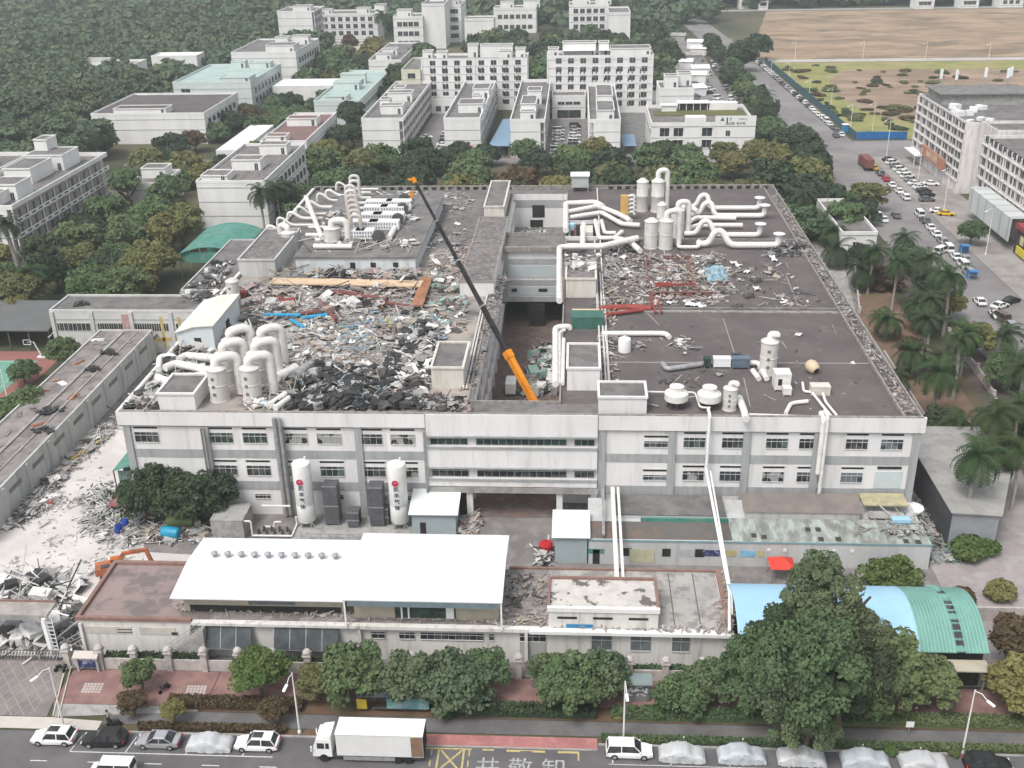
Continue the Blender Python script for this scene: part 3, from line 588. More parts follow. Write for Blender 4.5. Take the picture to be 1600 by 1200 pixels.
# gatehouse in the right garden
block('gatehouse', 'small white flat-roofed gatehouse with brown roof squares, right of the factory', 63.2, 252, 71.5, 282, 5.2, roofm=tarb, bands=[4.2], wins=[('S', 2, 5, 1, 1.2, 1.4, 1.4, 'plain')])
# west strip and block beside the factory
def strips(t, X, Y, hr):
    b = MB(wallg)
    for i in range(11): b.box(X, i*7.2, 0, X+.3, i*7.2+.6, hr)
    b.build('pilasters', t)
    b = MB(concd)
    for i in range(10): b.box(X, i*7.2+2, hr-1.9, X+.06, i*7.2+5.6, hr-1.2)
    b.build('vent_slots', t)
    b = MB(rust, concd, whites); random.seed(4)
    for i in range(30):
        x, y = random.uniform(1, X-2), random.uniform(2, Y-3); b.ob(x, y, hr+.05, random.uniform(.4, 2.5), random.uniform(.2, 1.4), .12, random.uniform(0, 3), random.choice([1, 1, 1, 0, 2]))
    tag(b.build('roof_litter', t), kind='stuff')
    b = MB(conc); b.box(X*.45, 1, hr+.05, X*.45+.5, Y-1, hr+.3).box(X*.72, 1, hr+.05, X*.72+.25, Y-1, hr+.2); b.build('roof_ridge', t)
stripr = M('strip_roof', (.26, .235, .22), (.19, .17, .165), .35, .9, c3=(.10, .09, .085), s3=.5, w3=.55)
block('storage_building', 'long low grey storage building with a stained roof, beside the dusty yard', -91.3, 120, -81, 187, 5.6, wall=wallg, roofm=stripr, par=.3, extra=strips)
def wbx(t, X, Y, hr):
    b = MB(wallg, M('yellow_stain', (.5, .36, .08)), M('pink_stain', (.42, .26, .25)))
    for i in range(5): b.box(i*7.8, -.3, 0, i*7.8+.7, -.052, hr)
    b.box(20, -.06, 2.5, 27.4, -.053, 3.2, 1).box(21.5, -.06, 1, 22, -.053, 7.5, 1).box(25, -.06, 1.5, 25.5, -.053, 7.5, 1).box(14, -.06, .5, 16, -.053, 8, 2); b.build('pilasters', t)
block('canteen_building', 'two storey pale building with strip windows and rusty yellow stains, left of the factory', -101.5, 188.8, -66, 197.5, 8.9, wall=M('pale_wall', (.54, .54, .52), (.47, .47, .45), .3), roofm=tarb, par=.4, bands=[6.9], wins=[('S', 1, 8, 8, 4.6, .82, 1.5, 'plain'), ('S', 9, 15.4, 7, 4.6, .82, 1.5, 'plain'), ('S', 16.4, 23, 7, 4.6, .82, 1.5, 'plain'), ('S', 24.4, 34, 8, 4.6, .9, 1.5, 'plain')], extra=wbx)
block('storage_building', 'narrow grey-roofed store running up the left flank of the factory', -79, 199, -68.2, 233, 9.4, wall=wallg, roofm=tarb, par=.35, bands=[7.6], wins=[('E', 2, 32, 5, 5, 3.5, 1, 'plain')])
# green arched roof
def arch(name, label, cat, x0, x1, y0, y1, z0, rise, m, axis='X', n=14, walls=None, parts=None, roof='roof'):
    t = thing(name, label, cat, (x0, y0, 0)); X, Y = x1-x0, y1-y0
    def seg(a0, a1, mm, nm):
        b = MB(mm)
        for k in range(n):
            u0, u1 = k/n, (k+1)/n; h0, h1 = z0+rise*(1-(2*u0-1)**2), z0+rise*(1-(2*u1-1)**2)
            if axis == 'X': q = [(a0, Y*u0, h0), (a1, Y*u0, h0), (a1, Y*u1, h1), (a0, Y*u1, h1)]
            else: q = [(X*u0, a0, h0), (X*u1, a0, h1), (X*u1, a1, h1), (X*u0, a1, h0)]
            lo = [(a, b_, c-.12) for a, b_, c in q]
            b.add(q+lo, [(0, 1, 2, 3), (7, 6, 5, 4), (0, 4, 5, 1), (1, 5, 6, 2), (2, 6, 7, 3), (3, 7, 4, 0)])
        return b.build(nm, t)
    L = X if axis == 'X' else Y
    if parts:
        for a0, a1, mm in parts: seg(a0, a1, mm, roof)
    else: seg(0, L, m, roof)
    p = MB(steel)
    for i in range(4):
        for s_ in (0, 1):
            if axis == 'X': p.box(L*i/3-.1*(i == 3), s_*(Y-.2), 0, L*i/3+.12, s_*(Y-.2)+.2, z0)
            else: p.box(s_*(X-.2), L*i/3-.1*(i == 3), 0, s_*(X-.2)+.2, L*i/3+.12, z0)
    p.build('posts', t); return t
t = arch('canopy_building', 'green arched metal roof in front of the white workshop, left of the factory', 'shed', -91.3, -77.0, 232, 252, 6.0, 1.7, greenr, 'Y')
MB(greenr).box(.3, .5, 3.8, 13.7, .7, 6.3).box(.3, 18, 0, 13.7, 18.3, 5.5).build('wall', t)
# grey sports roof at left edge
t = thing('sports_shelter', 'long dark grey ribbed shelter roof at the left edge, behind the ball court', 'shelter', (-132, 189.5, 0))
MB(M('grey_ribbed', (.13, .135, .135), (.11, .115, .115), .4, .7, stripes=('Y', .9, (.09, .09, .09), .7))).add([(0, 0, 4.2), (29, 0, 4.2), (29, 12, 6), (0, 12, 6), (0, 0, 4.0), (29, 0, 4.0), (29, 12, 5.8), (0, 12, 5.8)], [(0, 1, 2, 3), (7, 6, 5, 4), (0, 4, 5, 1), (1, 5, 6, 2), (2, 6, 7, 3), (3, 7, 4, 0)]).build('roof', t)
b = MB(dksteel)
for i in range(8): b.box(i*4.1, .3, 0, i*4.1+.25, .55, 4)
b.build('posts', t)
# ================================================================ the factory
FX0, FX1, FY0, FY1, FH = -63.0, 46.0, 130.2, 251.0, 16.3
RZ = 15.9                         # roof level
fac = thing('factory_building', 'huge white and grey three storey factory with stripped debris-covered roofs, centre', 'factory', (0, 0, 0))
def fbox(name, *boxes, m=wallw):
    b = MB(m)
    for q in boxes: b.box(*q)
    return b.build(name, fac)
CW0, CW1, CY0, CY1 = -14.9, -2.3, 134.4, 247.0        # courtyard
wm = fbox('west_wing_wall', (FX0, FY0, -.1, CW0, FY1, RZ-.05))
# window openings on the south side are built as recessed dark bays with frames
fbox('east_wing_wall', (CW1, CY0, -.1, FX1, FY1, RZ-.05)); fbox('east_wing_wall', (3.0, FY0, -.1, FX1, CY0, RZ-.05))
for q in ((CW0, FY0+.02, 5.0, 3.0, CY0, RZ-.05), (CW0, 203.6, 5.2, CW1, 213.8, RZ-.05), (CW0, CY1, -.1, CW1, FY1, RZ-.05)): fbox('link_wall', q)
# concrete deck between the courtyards
fbox('courtyard_deck', (CW0, 213.8, 7.4, CW1, CY1, 7.8), m=concd)
b = MB(wallw, bandg)                                  # fascia
b.box(FX0-.45, FY0-.45, 14.3, CW0-5.6, FY0, 16.4).box(3.1, FY0-.45, 14.2, FX1+.35, FY0, 16.4).box(CW0-5.5, FY0-.6, 13.2, 3.0, FY0-.01, 16.45)
b.box(FX0-.45, FY0, 15.2, FX0, FY1, 16.4)
b.box(CW0-5.5, FY0-.6, 8.3, 3.0, FY0-.01, 11.5).box(CW0-5.5, FY0-.6, 5.3, 3.0, FY0-.01, 6.5)
b.box(CW0-5.5, FY0-.8, 13.0, 3.0, FY0-.6, 13.25, bandg).box(CW0-5.5, FY0-.8, 11.3, 3.0, FY0-.6, 11.55, bandg).box(CW0-5.5, FY0-.8, 8.1, 3.0, FY0-.6, 8.35, bandg).box(CW0-5.5, FY0-.8, 6.3, 3.0, FY0-.6, 6.55, bandg)
b.box(CW0-5.7, FY0-.7, 4.3, 3.2, FY0-.601, 5.2, conc)
b.build('fascia', fac)
b = MB(bandg)                                         # grey bands and columns
cols = [-62.9, -51.8, -41.2, -30.4, -20.9]
colsE = [3.1, 12.6, 22.6, 32.0, 45.0]
for z0, z1 in ((9.1, 10.4), (4.0, 5.4)):
    b.box(FX0, FY0-.06, z0, CW0-5.6, FY0-.001, z1).box(3.1, FY0-.06, z0, FX1, FY0-.001, z1)
for x in cols: fbox('column', (x, FY0-.3, -.1, x+1.0, FY0-.061, 14.29), m=bandg)
for x in colsE: fbox('column', (x, FY0-.3, -.1, x+1.0, FY0-.061, 14.19), m=bandg)
b.box(FX0, FY0-.06, 13.95, CW0-5.6, FY0-.001, 14.28).box(3.1, FY0-.06, 13.9, FX1, FY0-.001, 14.18)
b.build('grey_trim', fac)
# factory windows: each a part with frame and panes below it
def facwin_meshes(w_, h_, n, gl):
    fr = MB(frame); fr.box(-w_/2, -.14, -.08, w_/2, -.04, 0).box(-w_/2, -.1, h_, w_/2, -.04, h_+.03)
    for i in range(n+1): x = -w_/2+i*w_/n; fr.box(x-.02, -.1, 0, x+.02, -.045, h_)
    fr.box(-w_/2, -.115, h_*.68, w_/2, -.05, h_*.68+.05)
    p = MB(gl).box(-w_/2+.02, -.04, 0, w_/2-.02, -.004, h_)
    return fr.mesh('frame'), p.mesh('pane')
gl1 = M('factory_pane', (.022, .024, .026), (.075, .08, .08), .55, .35, lo=.5, hi=.52)
FW = {}
PV = [gl1, gl1, M('pane_curtained', (.03, .03, .032), (.30, .30, .29), .6, .4, lo=.5, hi=.52, detail=1), M('pane_greenish', (.03, .045, .042), (.10, .13, .12), .5, .3, lo=.5, hi=.53), M('pane_blueish', (.035, .04, .05), (.14, .16, .18), .35, .3, lo=.5, hi=.53, detail=1)]
def facwin(x, z, w_=3.4, h_=1.55, n=4, y=None, slot=True, gl=None):
    k = (w_, h_, n, gl.name if gl else '')
    if k not in FW: FW[k] = facwin_meshes(w_, h_, n, gl or gl1)
    t = MB(dark).box(-w_/2, -.035, -.0, w_/2, -.001, h_) if False else None
    y = FY0 if y is None else y
    o = inst(FW[k][0], 'window', fac, (x, y, z)); p_ = inst(FW[k][1], 'pane', o); p_.material_slots[0].link = 'OBJECT'; p_.material_slots[0].material = (gl or PV[int(abs(x*7.3+z*3.1)) % 5])
    if slot:
        k2 = ('slot', w_)
        if k2 not in FW: FW[k2] = MB(dark, frame).box(-w_/2, -.03, 0, w_/2, -.001, .34).box(-w_/2-.1, -.14, .34, w_/2+.1, -.031, .42, frame).mesh('vent_slot')
        inst(FW[k2], 'vent_slot', o, (0, 0, h_+.55))
def fx(px, py): return GY(px, py, FY0)[0]
for px in (229, 345, 398, 461, 514, 578, 629): facwin(fx(px, 680), 11.5)
for px in (352, 404, 461, 519, 583, 634): facwin(fx(px, 730), 6.35)
for px in (1025, 1085, 1145, 1214, 1266, 1339, 1394): facwin(fx(px, 690), 11.5, 2.9 if px != 1025 else 3.2, 1.5 if px != 1025 else .9, 4)
for px in (1023, 1083, 1141, 1208, 1262, 1331): facwin(fx(px, 740), 6.35, 2.9 if px != 1023 else 3.2, 1.5 if px != 1023 else .8, 4)
for px in (410, 524, 592, 636): facwin(fx(px, 768), 2.6, 2.2, .7, 4, slot=False)
for px in (1125, 1170, 1208, 1262, 1330): facwin(fx(px, 785), 2.2, 2.6, .9, 4, slot=False)
for z, gl in ((11.62, glassg), (6.62, gl1)):           # link ribbon windows
    for x0, x1, n in ((-19.9, -14.8, 5), (-13.6, -1.2, 12), (-.1, 2.6, 3)):
        facwin((x0+x1)/2, z, x1-x0, 1.35, n, y=FY0-.05, slot=False, gl=gl)
MB(M('shutter', (.50, .56, .57), (.46, .52, .53), .5)).box(fx(1387, 750)-1.8, FY0-.1, 5.5, fx(1387, 750)+1.8, FY0-.002, 8.1).box(fx(1387, 750)-1.6, FY0-.1, 8.5, fx(1387, 750)+1.6, FY0-.002, 8.85, dark).build('roller_shutter', fac)
# passage below the link: pillars, side walls, dark ceiling
for x in (-20.4, -15.2, -2.6, 2.2): fbox('passage_pillar', (x, FY0-.3, -.1, x+.85, FY0+.6, 5), m=white)
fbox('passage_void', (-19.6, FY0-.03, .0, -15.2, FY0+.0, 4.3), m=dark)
# roofs
b = MB(tarb, tarw); b.box(FX0, FY0, RZ-.05, CW0, 205, RZ, M('rubble_roof', (.27, .25, .235), (.12, .112, .108), .22, .95, c3=(.38, .33, .28), s3=.12, w3=.7, lo=.44, hi=.6, detail=9)).box(FX0, 205, RZ-.05, CW0, FY1, RZ, 0)
b.build('west_roof', fac)
b = MB(tar); b.box(CW1, CY0, RZ-.05, FX1, FY1, RZ).box(3.0, FY0, RZ-.05, FX1, CY0, RZ).build('east_roof', fac)
for q in ((CW0, FY0+.02, RZ-.05, 3.0, CY0, RZ), (CW0, 203.6, RZ-.05, CW1, 213.8, RZ), (CW0, CY1, RZ-.05, CW1, FY1, RZ)): fbox('link_roof', q, m=tarb)
pw = M('weathered_parapet', (.30, .28, .26), (.22, .205, .19), 1, .9, c3=(.13, .115, .105), s3=1.4, w3=.6)
b = MB(pw)
b.box(FX0, FY1-.4, RZ, FX1, FY1, RZ+1.0).box(FX0, FY0+.3, RZ, FX0+.35, FY1-.4, RZ+.5).box(FX1-.25, FY0, RZ, FX1, FY1-.4, RZ+.55).box(FX1-2.5, FY0, RZ, FX1-2.25, FY1-.4, RZ+.5)
b.box(CW0-.3, CY0-.3, RZ, CW1+.3, CY0, RZ+.45).box(CW0, 202.9, RZ, CW1, 203.59, RZ+.9).box(CW0, 213.5, RZ, CW1, 213.79, RZ+.7)
b.box(CW0-.25, CY0, RZ, CW0, CY1, RZ+.4).box(CW1, CY0, RZ, CW1+.25, CY1, RZ+.4).box(FX0, FY0-.44, RZ+.5, FX1, FY0-.0, RZ+.62)
b.build('parapet', fac)
b = MB(pw, dark)                                       # buttressed rear parapet
for i in range(54): x = FX0+i*2.0; b.box(x+.4, FY1-.46, RZ+.1, x+1.5, FY1-.401, RZ+.75, dark) if not (CW0-2 < x < 6) else None
b.build('parapet_gaps', fac)
# inner courtyard face details
b = MB(bandg)
for z in (14.6, 10.2): b.box(CW0, 203.5, z-1.5, CW1, 203.59, z-.4)
b.box(CW0, 203.49, 5.2, CW1, 203.59, 6.3); b.box(CW0, 203.4, 5.2, CW0+1.3, 203.48, 15.5).box(CW1-.6, 203.4, 5.2, CW1, 203.48, 15.5)
b.box(CW0, CY1-.09, 12.6, CW1, CY1-.01, 14.4); b.build('courtyard_bands', fac)
MB(M('courtyard_panel', (.44, .49, .50), (.39, .44, .45), .3)).box(CW0+1.4, 203.5, 10.3, CW1-.8, 203.56, 12.8).box(CW0+1.4, 203.5, 6.6, CW1-.8, 203.56, 8.4).box(-13.0, 203.47, 7.3, -11.9, 203.499, 8.0, dark).box(-7.6, 203.47, 7.3, -5.8, 203.499, 8.0, dark).build('wall_panels', fac)
MB(dark).box(-10.5, CY1-.1, 10.2, -7.6, CY1-.011, 13.2).box(-11, CY1-.1, 7.8, -8, CY1-.011, 9.6).build('rear_opening', fac)
b = MB(wallw, dark, glassg)                           # courtyard west face: beams and openings
for z in (4.2, 8.9, 13.4): b.box(CW0, CY0, z, CW0+.5, CY1, z+.55, 0)
for i in range(10): y = CY0+2+i*6.4; b.box(CW0, y, 5.4, CW0+.06, y+4.6, 8, 2 if i < 3 else 1).box(CW0, y, 10, CW0+.06, y+4.6, 12.6, 1 if i % 3 else 2); b.box(CW0+.001, y-1.2, 0, CW0+.45, y-.8, RZ-.1, 0)
b.build('courtyard_west_face', fac)
MB(dark).box(-9.6, 203.2, 0, -6.4, 203.55, 4.9).build('tunnel', fac)
struct('courtyard_ground', MB(M('courtyard_brown', (.16, .115, .10), (.12, .09, .08), .4, .9, c3=(.2, .18, .17), s3=.6, w3=.5)).box(CW0+.01, FY0-.02, -.03, CW1-.01, CY1, 0))
# seams and pale strips on the tar roof
b = MB(M('roof_seam', (.30, .27, .26)), concd, pw)
for py, p0, p1 in ((566, 950, 1358),): a = G(p0, py, RZ); c = G(p1, py+2, RZ); b.beam((*a, RZ+.02), (*c, RZ+.02), .28, .04)
a = G(965, 487, RZ); c = G(1320, 489, RZ); b.beam((*a, RZ+.1), (*c, RZ+.1), .9, .2, 2); b.beam((a[0], a[1]+1.1, RZ+.2), (c[0], c[1]+1.1, RZ+.2), .5, .4, 1)
for p, q in (((1130, 498), (1150, 560)), ((1228, 430), (1250, 485)), ((1206, 306), (1240, 368)), ((1010, 488), (1030, 508)), ((1162, 590), (1172, 635))): b.beam((*G(*p, RZ), RZ+.02), (*G(*q, RZ), RZ+.02), .16, .03)
a = G(945, 333, RZ); c = G(1222, 333, RZ); b.beam((*a, RZ+.02), (*c, RZ+.02), .2, .04)
a = G(930, 373, RZ); c = G(1245, 376, RZ); b.beam((*a, RZ+.15), (*c, RZ+.15), .4, .3, 2)
b.build('roof_seams', fac)
# low walls that divide the east roof from the courtyard side strip
b = MB(wallw); b.box(4.6, 137, RZ, 4.8, 250, RZ+.5).build('strip_kerb', fac)

# rooftop penthouses (a box seen by its front edge, its base row and its back edge)
def pent(pl, pr, base, top_h, depth, wall=wallw, roofm=tarb, rim=.3, nm='penthouse', rm=None):
    x0, y0 = G(pl, base, RZ); x1, _ = G(pr, base, RZ); t = RZ+top_h
    o = MB(wall).box(x0, y0, RZ, x1, y0+depth, t-rim).build(nm, fac)
    q = MB(rm or wall); q.box(x0-.15, y0-.15, t-rim, x1+.15, y0+.2, t).box(x0-.15, y0+depth-.2, t-rim, x1+.15, y0+depth+.15, t).box(x0-.15, y0+.2, t-rim, x0+.2, y0+depth-.2, t).box(x1-.2, y0+.2, t-rim, x1+.15, y0+depth-.2, t)
    q.box(x0+.2, y0+.2, t-rim, x1-.2, y0+depth-.2, t-rim+.05, roofm); q.build('roof', o); return o
creamw = M('cream_plaster', (.60, .575, .53), (.54, .52, .48), .4, .85, c3=(.42, .36, .28), s3=1, w3=.4, stretch=(1, 1, .2))
pent(249, 307, 640, 2.6, 6.6)
pent(675, 725, 607, 3.4, 9.5, creamw)
pent(886, 937, 610, 3.6, 9.0, wallw)
pent(935, 1010, 646, 2.6, 5.0)
pent(757, 788, 349, 3.8, 22, creamw)
pent(719, 772, 463, 2.8, 20, wallw, tarw, .15, rm=pw)
pent(884, 931, 465, 3.6, 9, creamw, tarw)
pent(734, 783, 405, 1.6, 24, wallw, tarw, .15, rm=pw)
pent(375, 432, 432, 3.4, 20, wallg, tarw)
# long grey plant deck with white front
x0, y0 = G(464, 426, RZ); x1, _ = G(650, 426, RZ)
o = MB(M('pale_blue_wall', (.58, .62, .64), (.52, .56, .585), .3, .8, c3=(.4, .36, .36), s3=.9, w3=.4, stretch=(1, 1, .2))).box(x0, y0, RZ, x1, y0+44, RZ+2.9).build('plant_deck', fac)
MB(tarb).box(x0-.4, y0-.3, RZ+2.9, x1+.4, y0+44.3, RZ+3.15).build('roof', o)
q = MB(dark)
for px in (548, 580, 615): xx = G(px, 426, RZ)[0]; q.box(xx, y0-.05, RZ, xx+1.0, y0-.001, RZ+2)
q.build('openings', o)
DZ = RZ+3.15
# white shed with a curved roof on the left
a = G(281, 549, RZ); b_ = G(332, 556, RZ); c = G(362, 505, RZ)
t = thing('rooftop_shed', 'white rooftop shed with a gently curved pale roof, left side of the factory roof', 'shed', (a[0], a[1], RZ))
X = b_[0]-a[0]; Y = c[1]-b_[1]
shw = M('shed_sheet', (.64, .69, .70), (.60, .65, .665), .3, .6, stripes=('X', 1.3, (.55, .6, .62), .85))
MB(shw).box(0, 0, 0, X, Y, 3.6).build('wall', t)
MB(M('shed_roof_cream', (.66, .63, .56), (.6, .57, .5), .4, .6)).add([(-.3, -.3, 3.3), (X*.5, -.3, 4.3), (X+.3, -.3, 4.5), (X+.3, Y+.3, 4.5), (X*.5, Y+.3, 4.3), (-.3, Y+.3, 3.3), (-.3, -.3, 3.15), (X*.5, -.3, 4.15), (X+.3, -.3, 4.35), (X+.3, Y+.3, 4.35), (X*.5, Y+.3, 4.15), (-.3, Y+.3, 3.15)],
     [(0, 1, 4, 5), (1, 2, 3, 4), (0, 6, 7, 1), (1, 7, 8, 2), (2, 8, 9, 3), (3, 9, 10, 4), (4, 10, 11, 5), (5, 11, 6, 0)]).build('roof', t)
MB(shw).add([(0, 0, 3.6), (X, 0, 3.6), (X, 0, 4.35), (X*.5, 0, 4.15)], [(0, 1, 2, 3)]).add([(X, 0, 3.6), (X, Y, 3.6), (X, Y, 4.35), (X, 0, 4.35)], [(0, 1, 2, 3)]).build('gable', t)
MB(dark).box(X*.45, -.05, 0, X*.45+1.1, -.005, 2.3).build('door', t); MB(dark).box(X+.005, Y*.45, .6, X+.05, Y*.45+1.8, 2.6).build('opening', t)
# water tank house on stilts
x0, y0 = G(893, 297, RZ); t = thing('tank_house', 'small white tank house raised on the rear parapet of the factory', 'tank house', (x0, FY1-2.4, RZ))
MB(M('tank_house_grey', (.42, .44, .44))).box(0, 0, 1.0, 4, 3.4, 3.6).build('wall', t); MB(whites).box(-.25, -.3, 3.6, 4.25, 3.7, 3.85).build('roof', t)
MB(pw).box(0, 0, 0, .3, .3, 1).box(3.7, 0, 0, 4, .3, 1).box(0, 3.1, 0, .3, 3.4, 1).box(3.7, 3.1, 0, 4, 3.4, 1).build('stilts', t)
# ================================================================ front buildings along the street
fb = thing('street_building', 'long low stained white building along the street wall, flat roof rimmed with orange rubble', 'building', (0, 0, 0))
wst = M('stained_wall', (.66, .64, .61), (.57, .55, .525), .3, .85, c3=(.25, .22, .20), s3=1.3, w3=.55, stretch=(1, 1, .1), lo3=.52, hi3=.7)
roofp = M('pinkish_roof', (.27, .205, .195), (.22, .175, .165), .15, .9, c3=(.13, .115, .11), s3=.3, w3=.75, lo3=.5, hi3=.6)
roofg = M('screed_pale', (.36, .345, .325), (.27, .26, .25), .35, .9, c3=(.16, .145, .14), s3=.7, w3=.55)
roofd = M('screed_dark', (.22, .20, .195), (.14, .13, .125), .5, .9, c3=(.34, .32, .31), s3=.9, w3=.6)
MB(wst).box(-57.5, 98.7, -.1, -41.9, 110, 4.9).box(-41.9, 98.9, -.1, 17.5, 110.5, 4.9).build('wall', fb)
b = MB(roofp); b.box(-57.2, 99, 4.9, -42, 109.7, 4.95); b.build('roof', fb)
MB(roofd).box(-42, 99.2, 4.9, -3.1, 110.2, 4.95).build('roof', fb); MB(roofg).box(9.8, 99.2, 4.9, 17.0, 110.2, 4.96).box(-3.1, 104, 4.9, 9.8, 110.2, 4.96).box(-3.1, 99.2, 4.9, 9.8, 104, 4.95).build('roof', fb)
rb = M('reddish_rim', (.25, .155, .13), (.19, .12, .10), 1, .9)
MB(rb).box(-57.7, 98.5, 4.9, -44.0, 98.95, 5.35).box(-57.7, 98.95, 4.9, -57.25, 109.7, 5.35).box(-57.7, 109.7, 4.9, -41.9, 110.2, 5.35).build('parapet', fb)
MB(wst).box(-43.9, 98.2, 4.75, -24.5, 98.9, 5.1).box(-24.5, 98.3, 4.6, -5.0, 98.9, 5.05).build('eave', fb); MB(white).box(-5.0, 98.1, 4.55, 17.8, 98.9, 4.95).build('eave', fb)
MB(rb).box(17.1, 98.9, 4.9, 17.6, 110.4, 5.3).box(-8, 110.2, 4.9, 17.6, 110.5, 5.2).build('parapet', fb)
b = MB(M('roof_joint', (.10, .09, .09))); b.box(11.3, 99.3, 4.962, 11.42, 110, 4.97).box(14.2, 99.3, 4.962, 14.32, 110, 4.97); b.build('roof_joints', fb)
def fwin(x, z, w_, h_, n, gl=gl1, slot=False):
    k = (w_, h_, n, 'f'+gl.name)
    if k not in FW: FW[k] = facwin_meshes(w_, h_, n, gl)
    y = 98.9 if x > -41.9 else 98.7
    o = inst(FW[k][0], 'window', fb, (x, y, z)); inst(FW[k][1], 'pane', o)
def F_(px, py): return GY(px, py, 98.9)
for px, w_, n, h_ in ((640, 0, 0, 0),): pass
x0, x1 = F_(657, 993)[0], F_(756, 993)[0]; fwin((x0+x1)/2, 3.0, x1-x0, .95, 9)
for px, w_, n in ((636, 1.8, 3), (768, .6, 1), (591, 1.6, 2)): fwin(F_(px, 993)[0], 3.0, w_, .9, n)
x0, x1 = F_(812, 995)[0], F_(853, 995)[0]; fwin((x0+x1)/2, 3.0, x1-x0, 1.0, 4)
MB(M('grey_door', (.38, .38, .37), (.3, .3, .29), 1, stretch=(1, 1, .1))).box(x0, 98.82, .0, x1, 98.899, 2.9).build('gate_door', fb)
for px in (940, 1001, 1064): fwin(F_(px, 1005)[0], 2.0, 2.3 if px != 1064 else 2.0, 2.0, 2, M('tinted_pane', (.10, .115, .12), (.16, .18, .185), .8, .3))
MB(M('blocked_window', (.50, .48, .43), (.42, .40, .36), .6), dark, concd).box(-56.9, 98.63, 3.0, -51.3, 98.699, 4.0).box(-50.4, 98.63, 3.0, -46.1, 98.699, 4.0).box(-46.6, 98.6, 3.0, -45.9, 98.629, 3.4, dark).box(-53.0, 98.6, 3.2, -51.3, 98.629, 3.3, dark).box(-53.0, 98.6, 3.6, -51.3, 98.629, 3.7, dark).build('blocked_window', fb)
for x in (-57.4, -24.7, -5.6): MB(wst).box(x, 98.35, -.1, x+.35, 98.6 if x < -42 else 98.899, 4.5).build('pilaster', fb)
# stairs at the left third
b = MB(conc, steel)
for i in range(14): b.box(-48.2+i*.42, 97.3, .0, -47.78+i*.42, 98.3, .3+i*.34)
b.beam((-48.4, 97.28, 1.3), (-42.4, 97.28, 6.0), .06, .06, steel).beam((-48.4, 97.28, .8), (-42.4, 97.28, 5.5), .05, .05, steel); b.build('outside_stair', fb)
# dark glazed screens hanging in front of the wall
for i, (x0, x1, lab) in enumerate(((-44.2, -37.0, 'dark grey sheet lean-to over the stair foot, against the street building'), (-34.4, -26.9, 'row of dark glazed screens leaning on the street building wall'))):
    t = thing('sheet_screen', lab, 'screen', (x0, 97.35, 0)); n = 4; W = (x1-x0)/n
    gm = M('smoked_sheet', (.045, .055, .06), (.075, .088, .09), .7, .35)
    for k in range(n): MB(gm, steel).add([(k*W+.04, 0, 2.2), ((k+1)*W-.04, 0, 2.2), ((k+1)*W-.04, 1.25, 4.5), (k*W+.04, 1.25, 4.5)], [(0, 1, 2, 3)]).beam((k*W, 0, 2.2), (k*W, 1.25, 4.5), .08, .08, steel).build('panel', t)
    MB(steel).box(0, 0, 0, .08, .08, 2.2).box(x1-x0-.1, 0, 0, x1-x0, .08, 2.2).box(0, 0, 2.1, x1-x0, .08, 2.2).build('frame', t)
for i, px in enumerate((446, 490, 522)):
    x = GY(px, 1012, 98.5)[0]; t = thing('air_conditioner', f'small outdoor air conditioner low on the street building wall, {nth(i)} from left', 'air conditioner', (x, 98.45, 1.2), group='wall air conditioners')
    MB(concd).box(-.45, -.2, 0, .45, .4, .75).build('casing', t); MB(dark).lathe([(.25, 0), (.25, .01)], 0, 0, 12).build('fan_grille', t).rotation_euler = (R(90), 0, 0); t.children[-1].location = (0, -.21, .38)
# two bright white metal roofs
def metalroof(label, x0, x1, yf, yb, zf, zr, zb, wall_y0, vents=0, strip=None, wallm=None):
    t = thing('metal_roof_building', label, 'building', (x0, yf, 0)); X = x1-x0; Y = yb-yf; ym = Y*.5; th = .14
    ridge = M('white_sheet_ribbed', (.69, .70, .705), (.64, .65, .655), .12, .45, c3=(.6, .6, .59), s3=.5, w3=.3, stretch=(1, .2, 1), stripes=('X', 1.6, (.62, .63, .64), .9))
    MB(ridge).add([(0, 0, zf), (X, 0, zf), (X, ym, zr), (0, ym, zr), (X, Y, zb), (0, Y, zb), (0, 0, zf-th), (X, 0, zf-th), (X, ym, zr-th), (0, ym, zr-th), (X, Y, zb-th), (0, Y, zb-th)],
        [(0, 1, 2, 3), (3, 2, 4, 5), (0, 6, 7, 1), (1, 7, 8, 2), (2, 8, 10, 4), (4, 10, 11, 5), (5, 11, 9, 3), (3, 9, 6, 0), (6, 9, 8, 7), (9, 11, 10, 8)]).build('roof', t)
    MB(wallm or M('buff_wall', (.42, .38, .30), (.36, .325, .26), .5)).box(.8, wall_y0-yf, 4.96, X-.6, Y-.8, min(zf, zb)-.15).build('wall', t)
    for i in range(vents):
        vx = 3.0+i*(X-4.0)/vents; vy = ym+1.4; vz = zr+(zb-zr)*1.4/(Y-ym)
        v = MB(steel); v.lathe([(.22, vz-.1), (.22, vz+.35), (.40, vz+.4), (.42, vz+.6), (.12, vz+.78), (0, vz+.8)], vx, vy, 10); v.build('roof_vent', t)
    return t, X, Y
t, X, Y = metalroof('long white metal roof with a row of ten small vents, left of the two bright roofs', -46.2, -25.9, 98.9, 111.2, 8.0, 8.75, 8.2, 100.6, 10)
b = MB(dark); b.box(1.5, 1.65, 5.0, X-1, 1.69, 5.9).build('window_strip', t); MB(M('tinted_pane', (.10, .115, .12))).box(8.5, 1.64, 6.1, 14, 1.69, 7.5).build('window', t)
t, X, Y = metalroof('taller plain white metal roof, right of the two bright roofs', -26.0, -8.0, 98.0, 111.4, 8.9, 9.7, 9.1, 99.9)
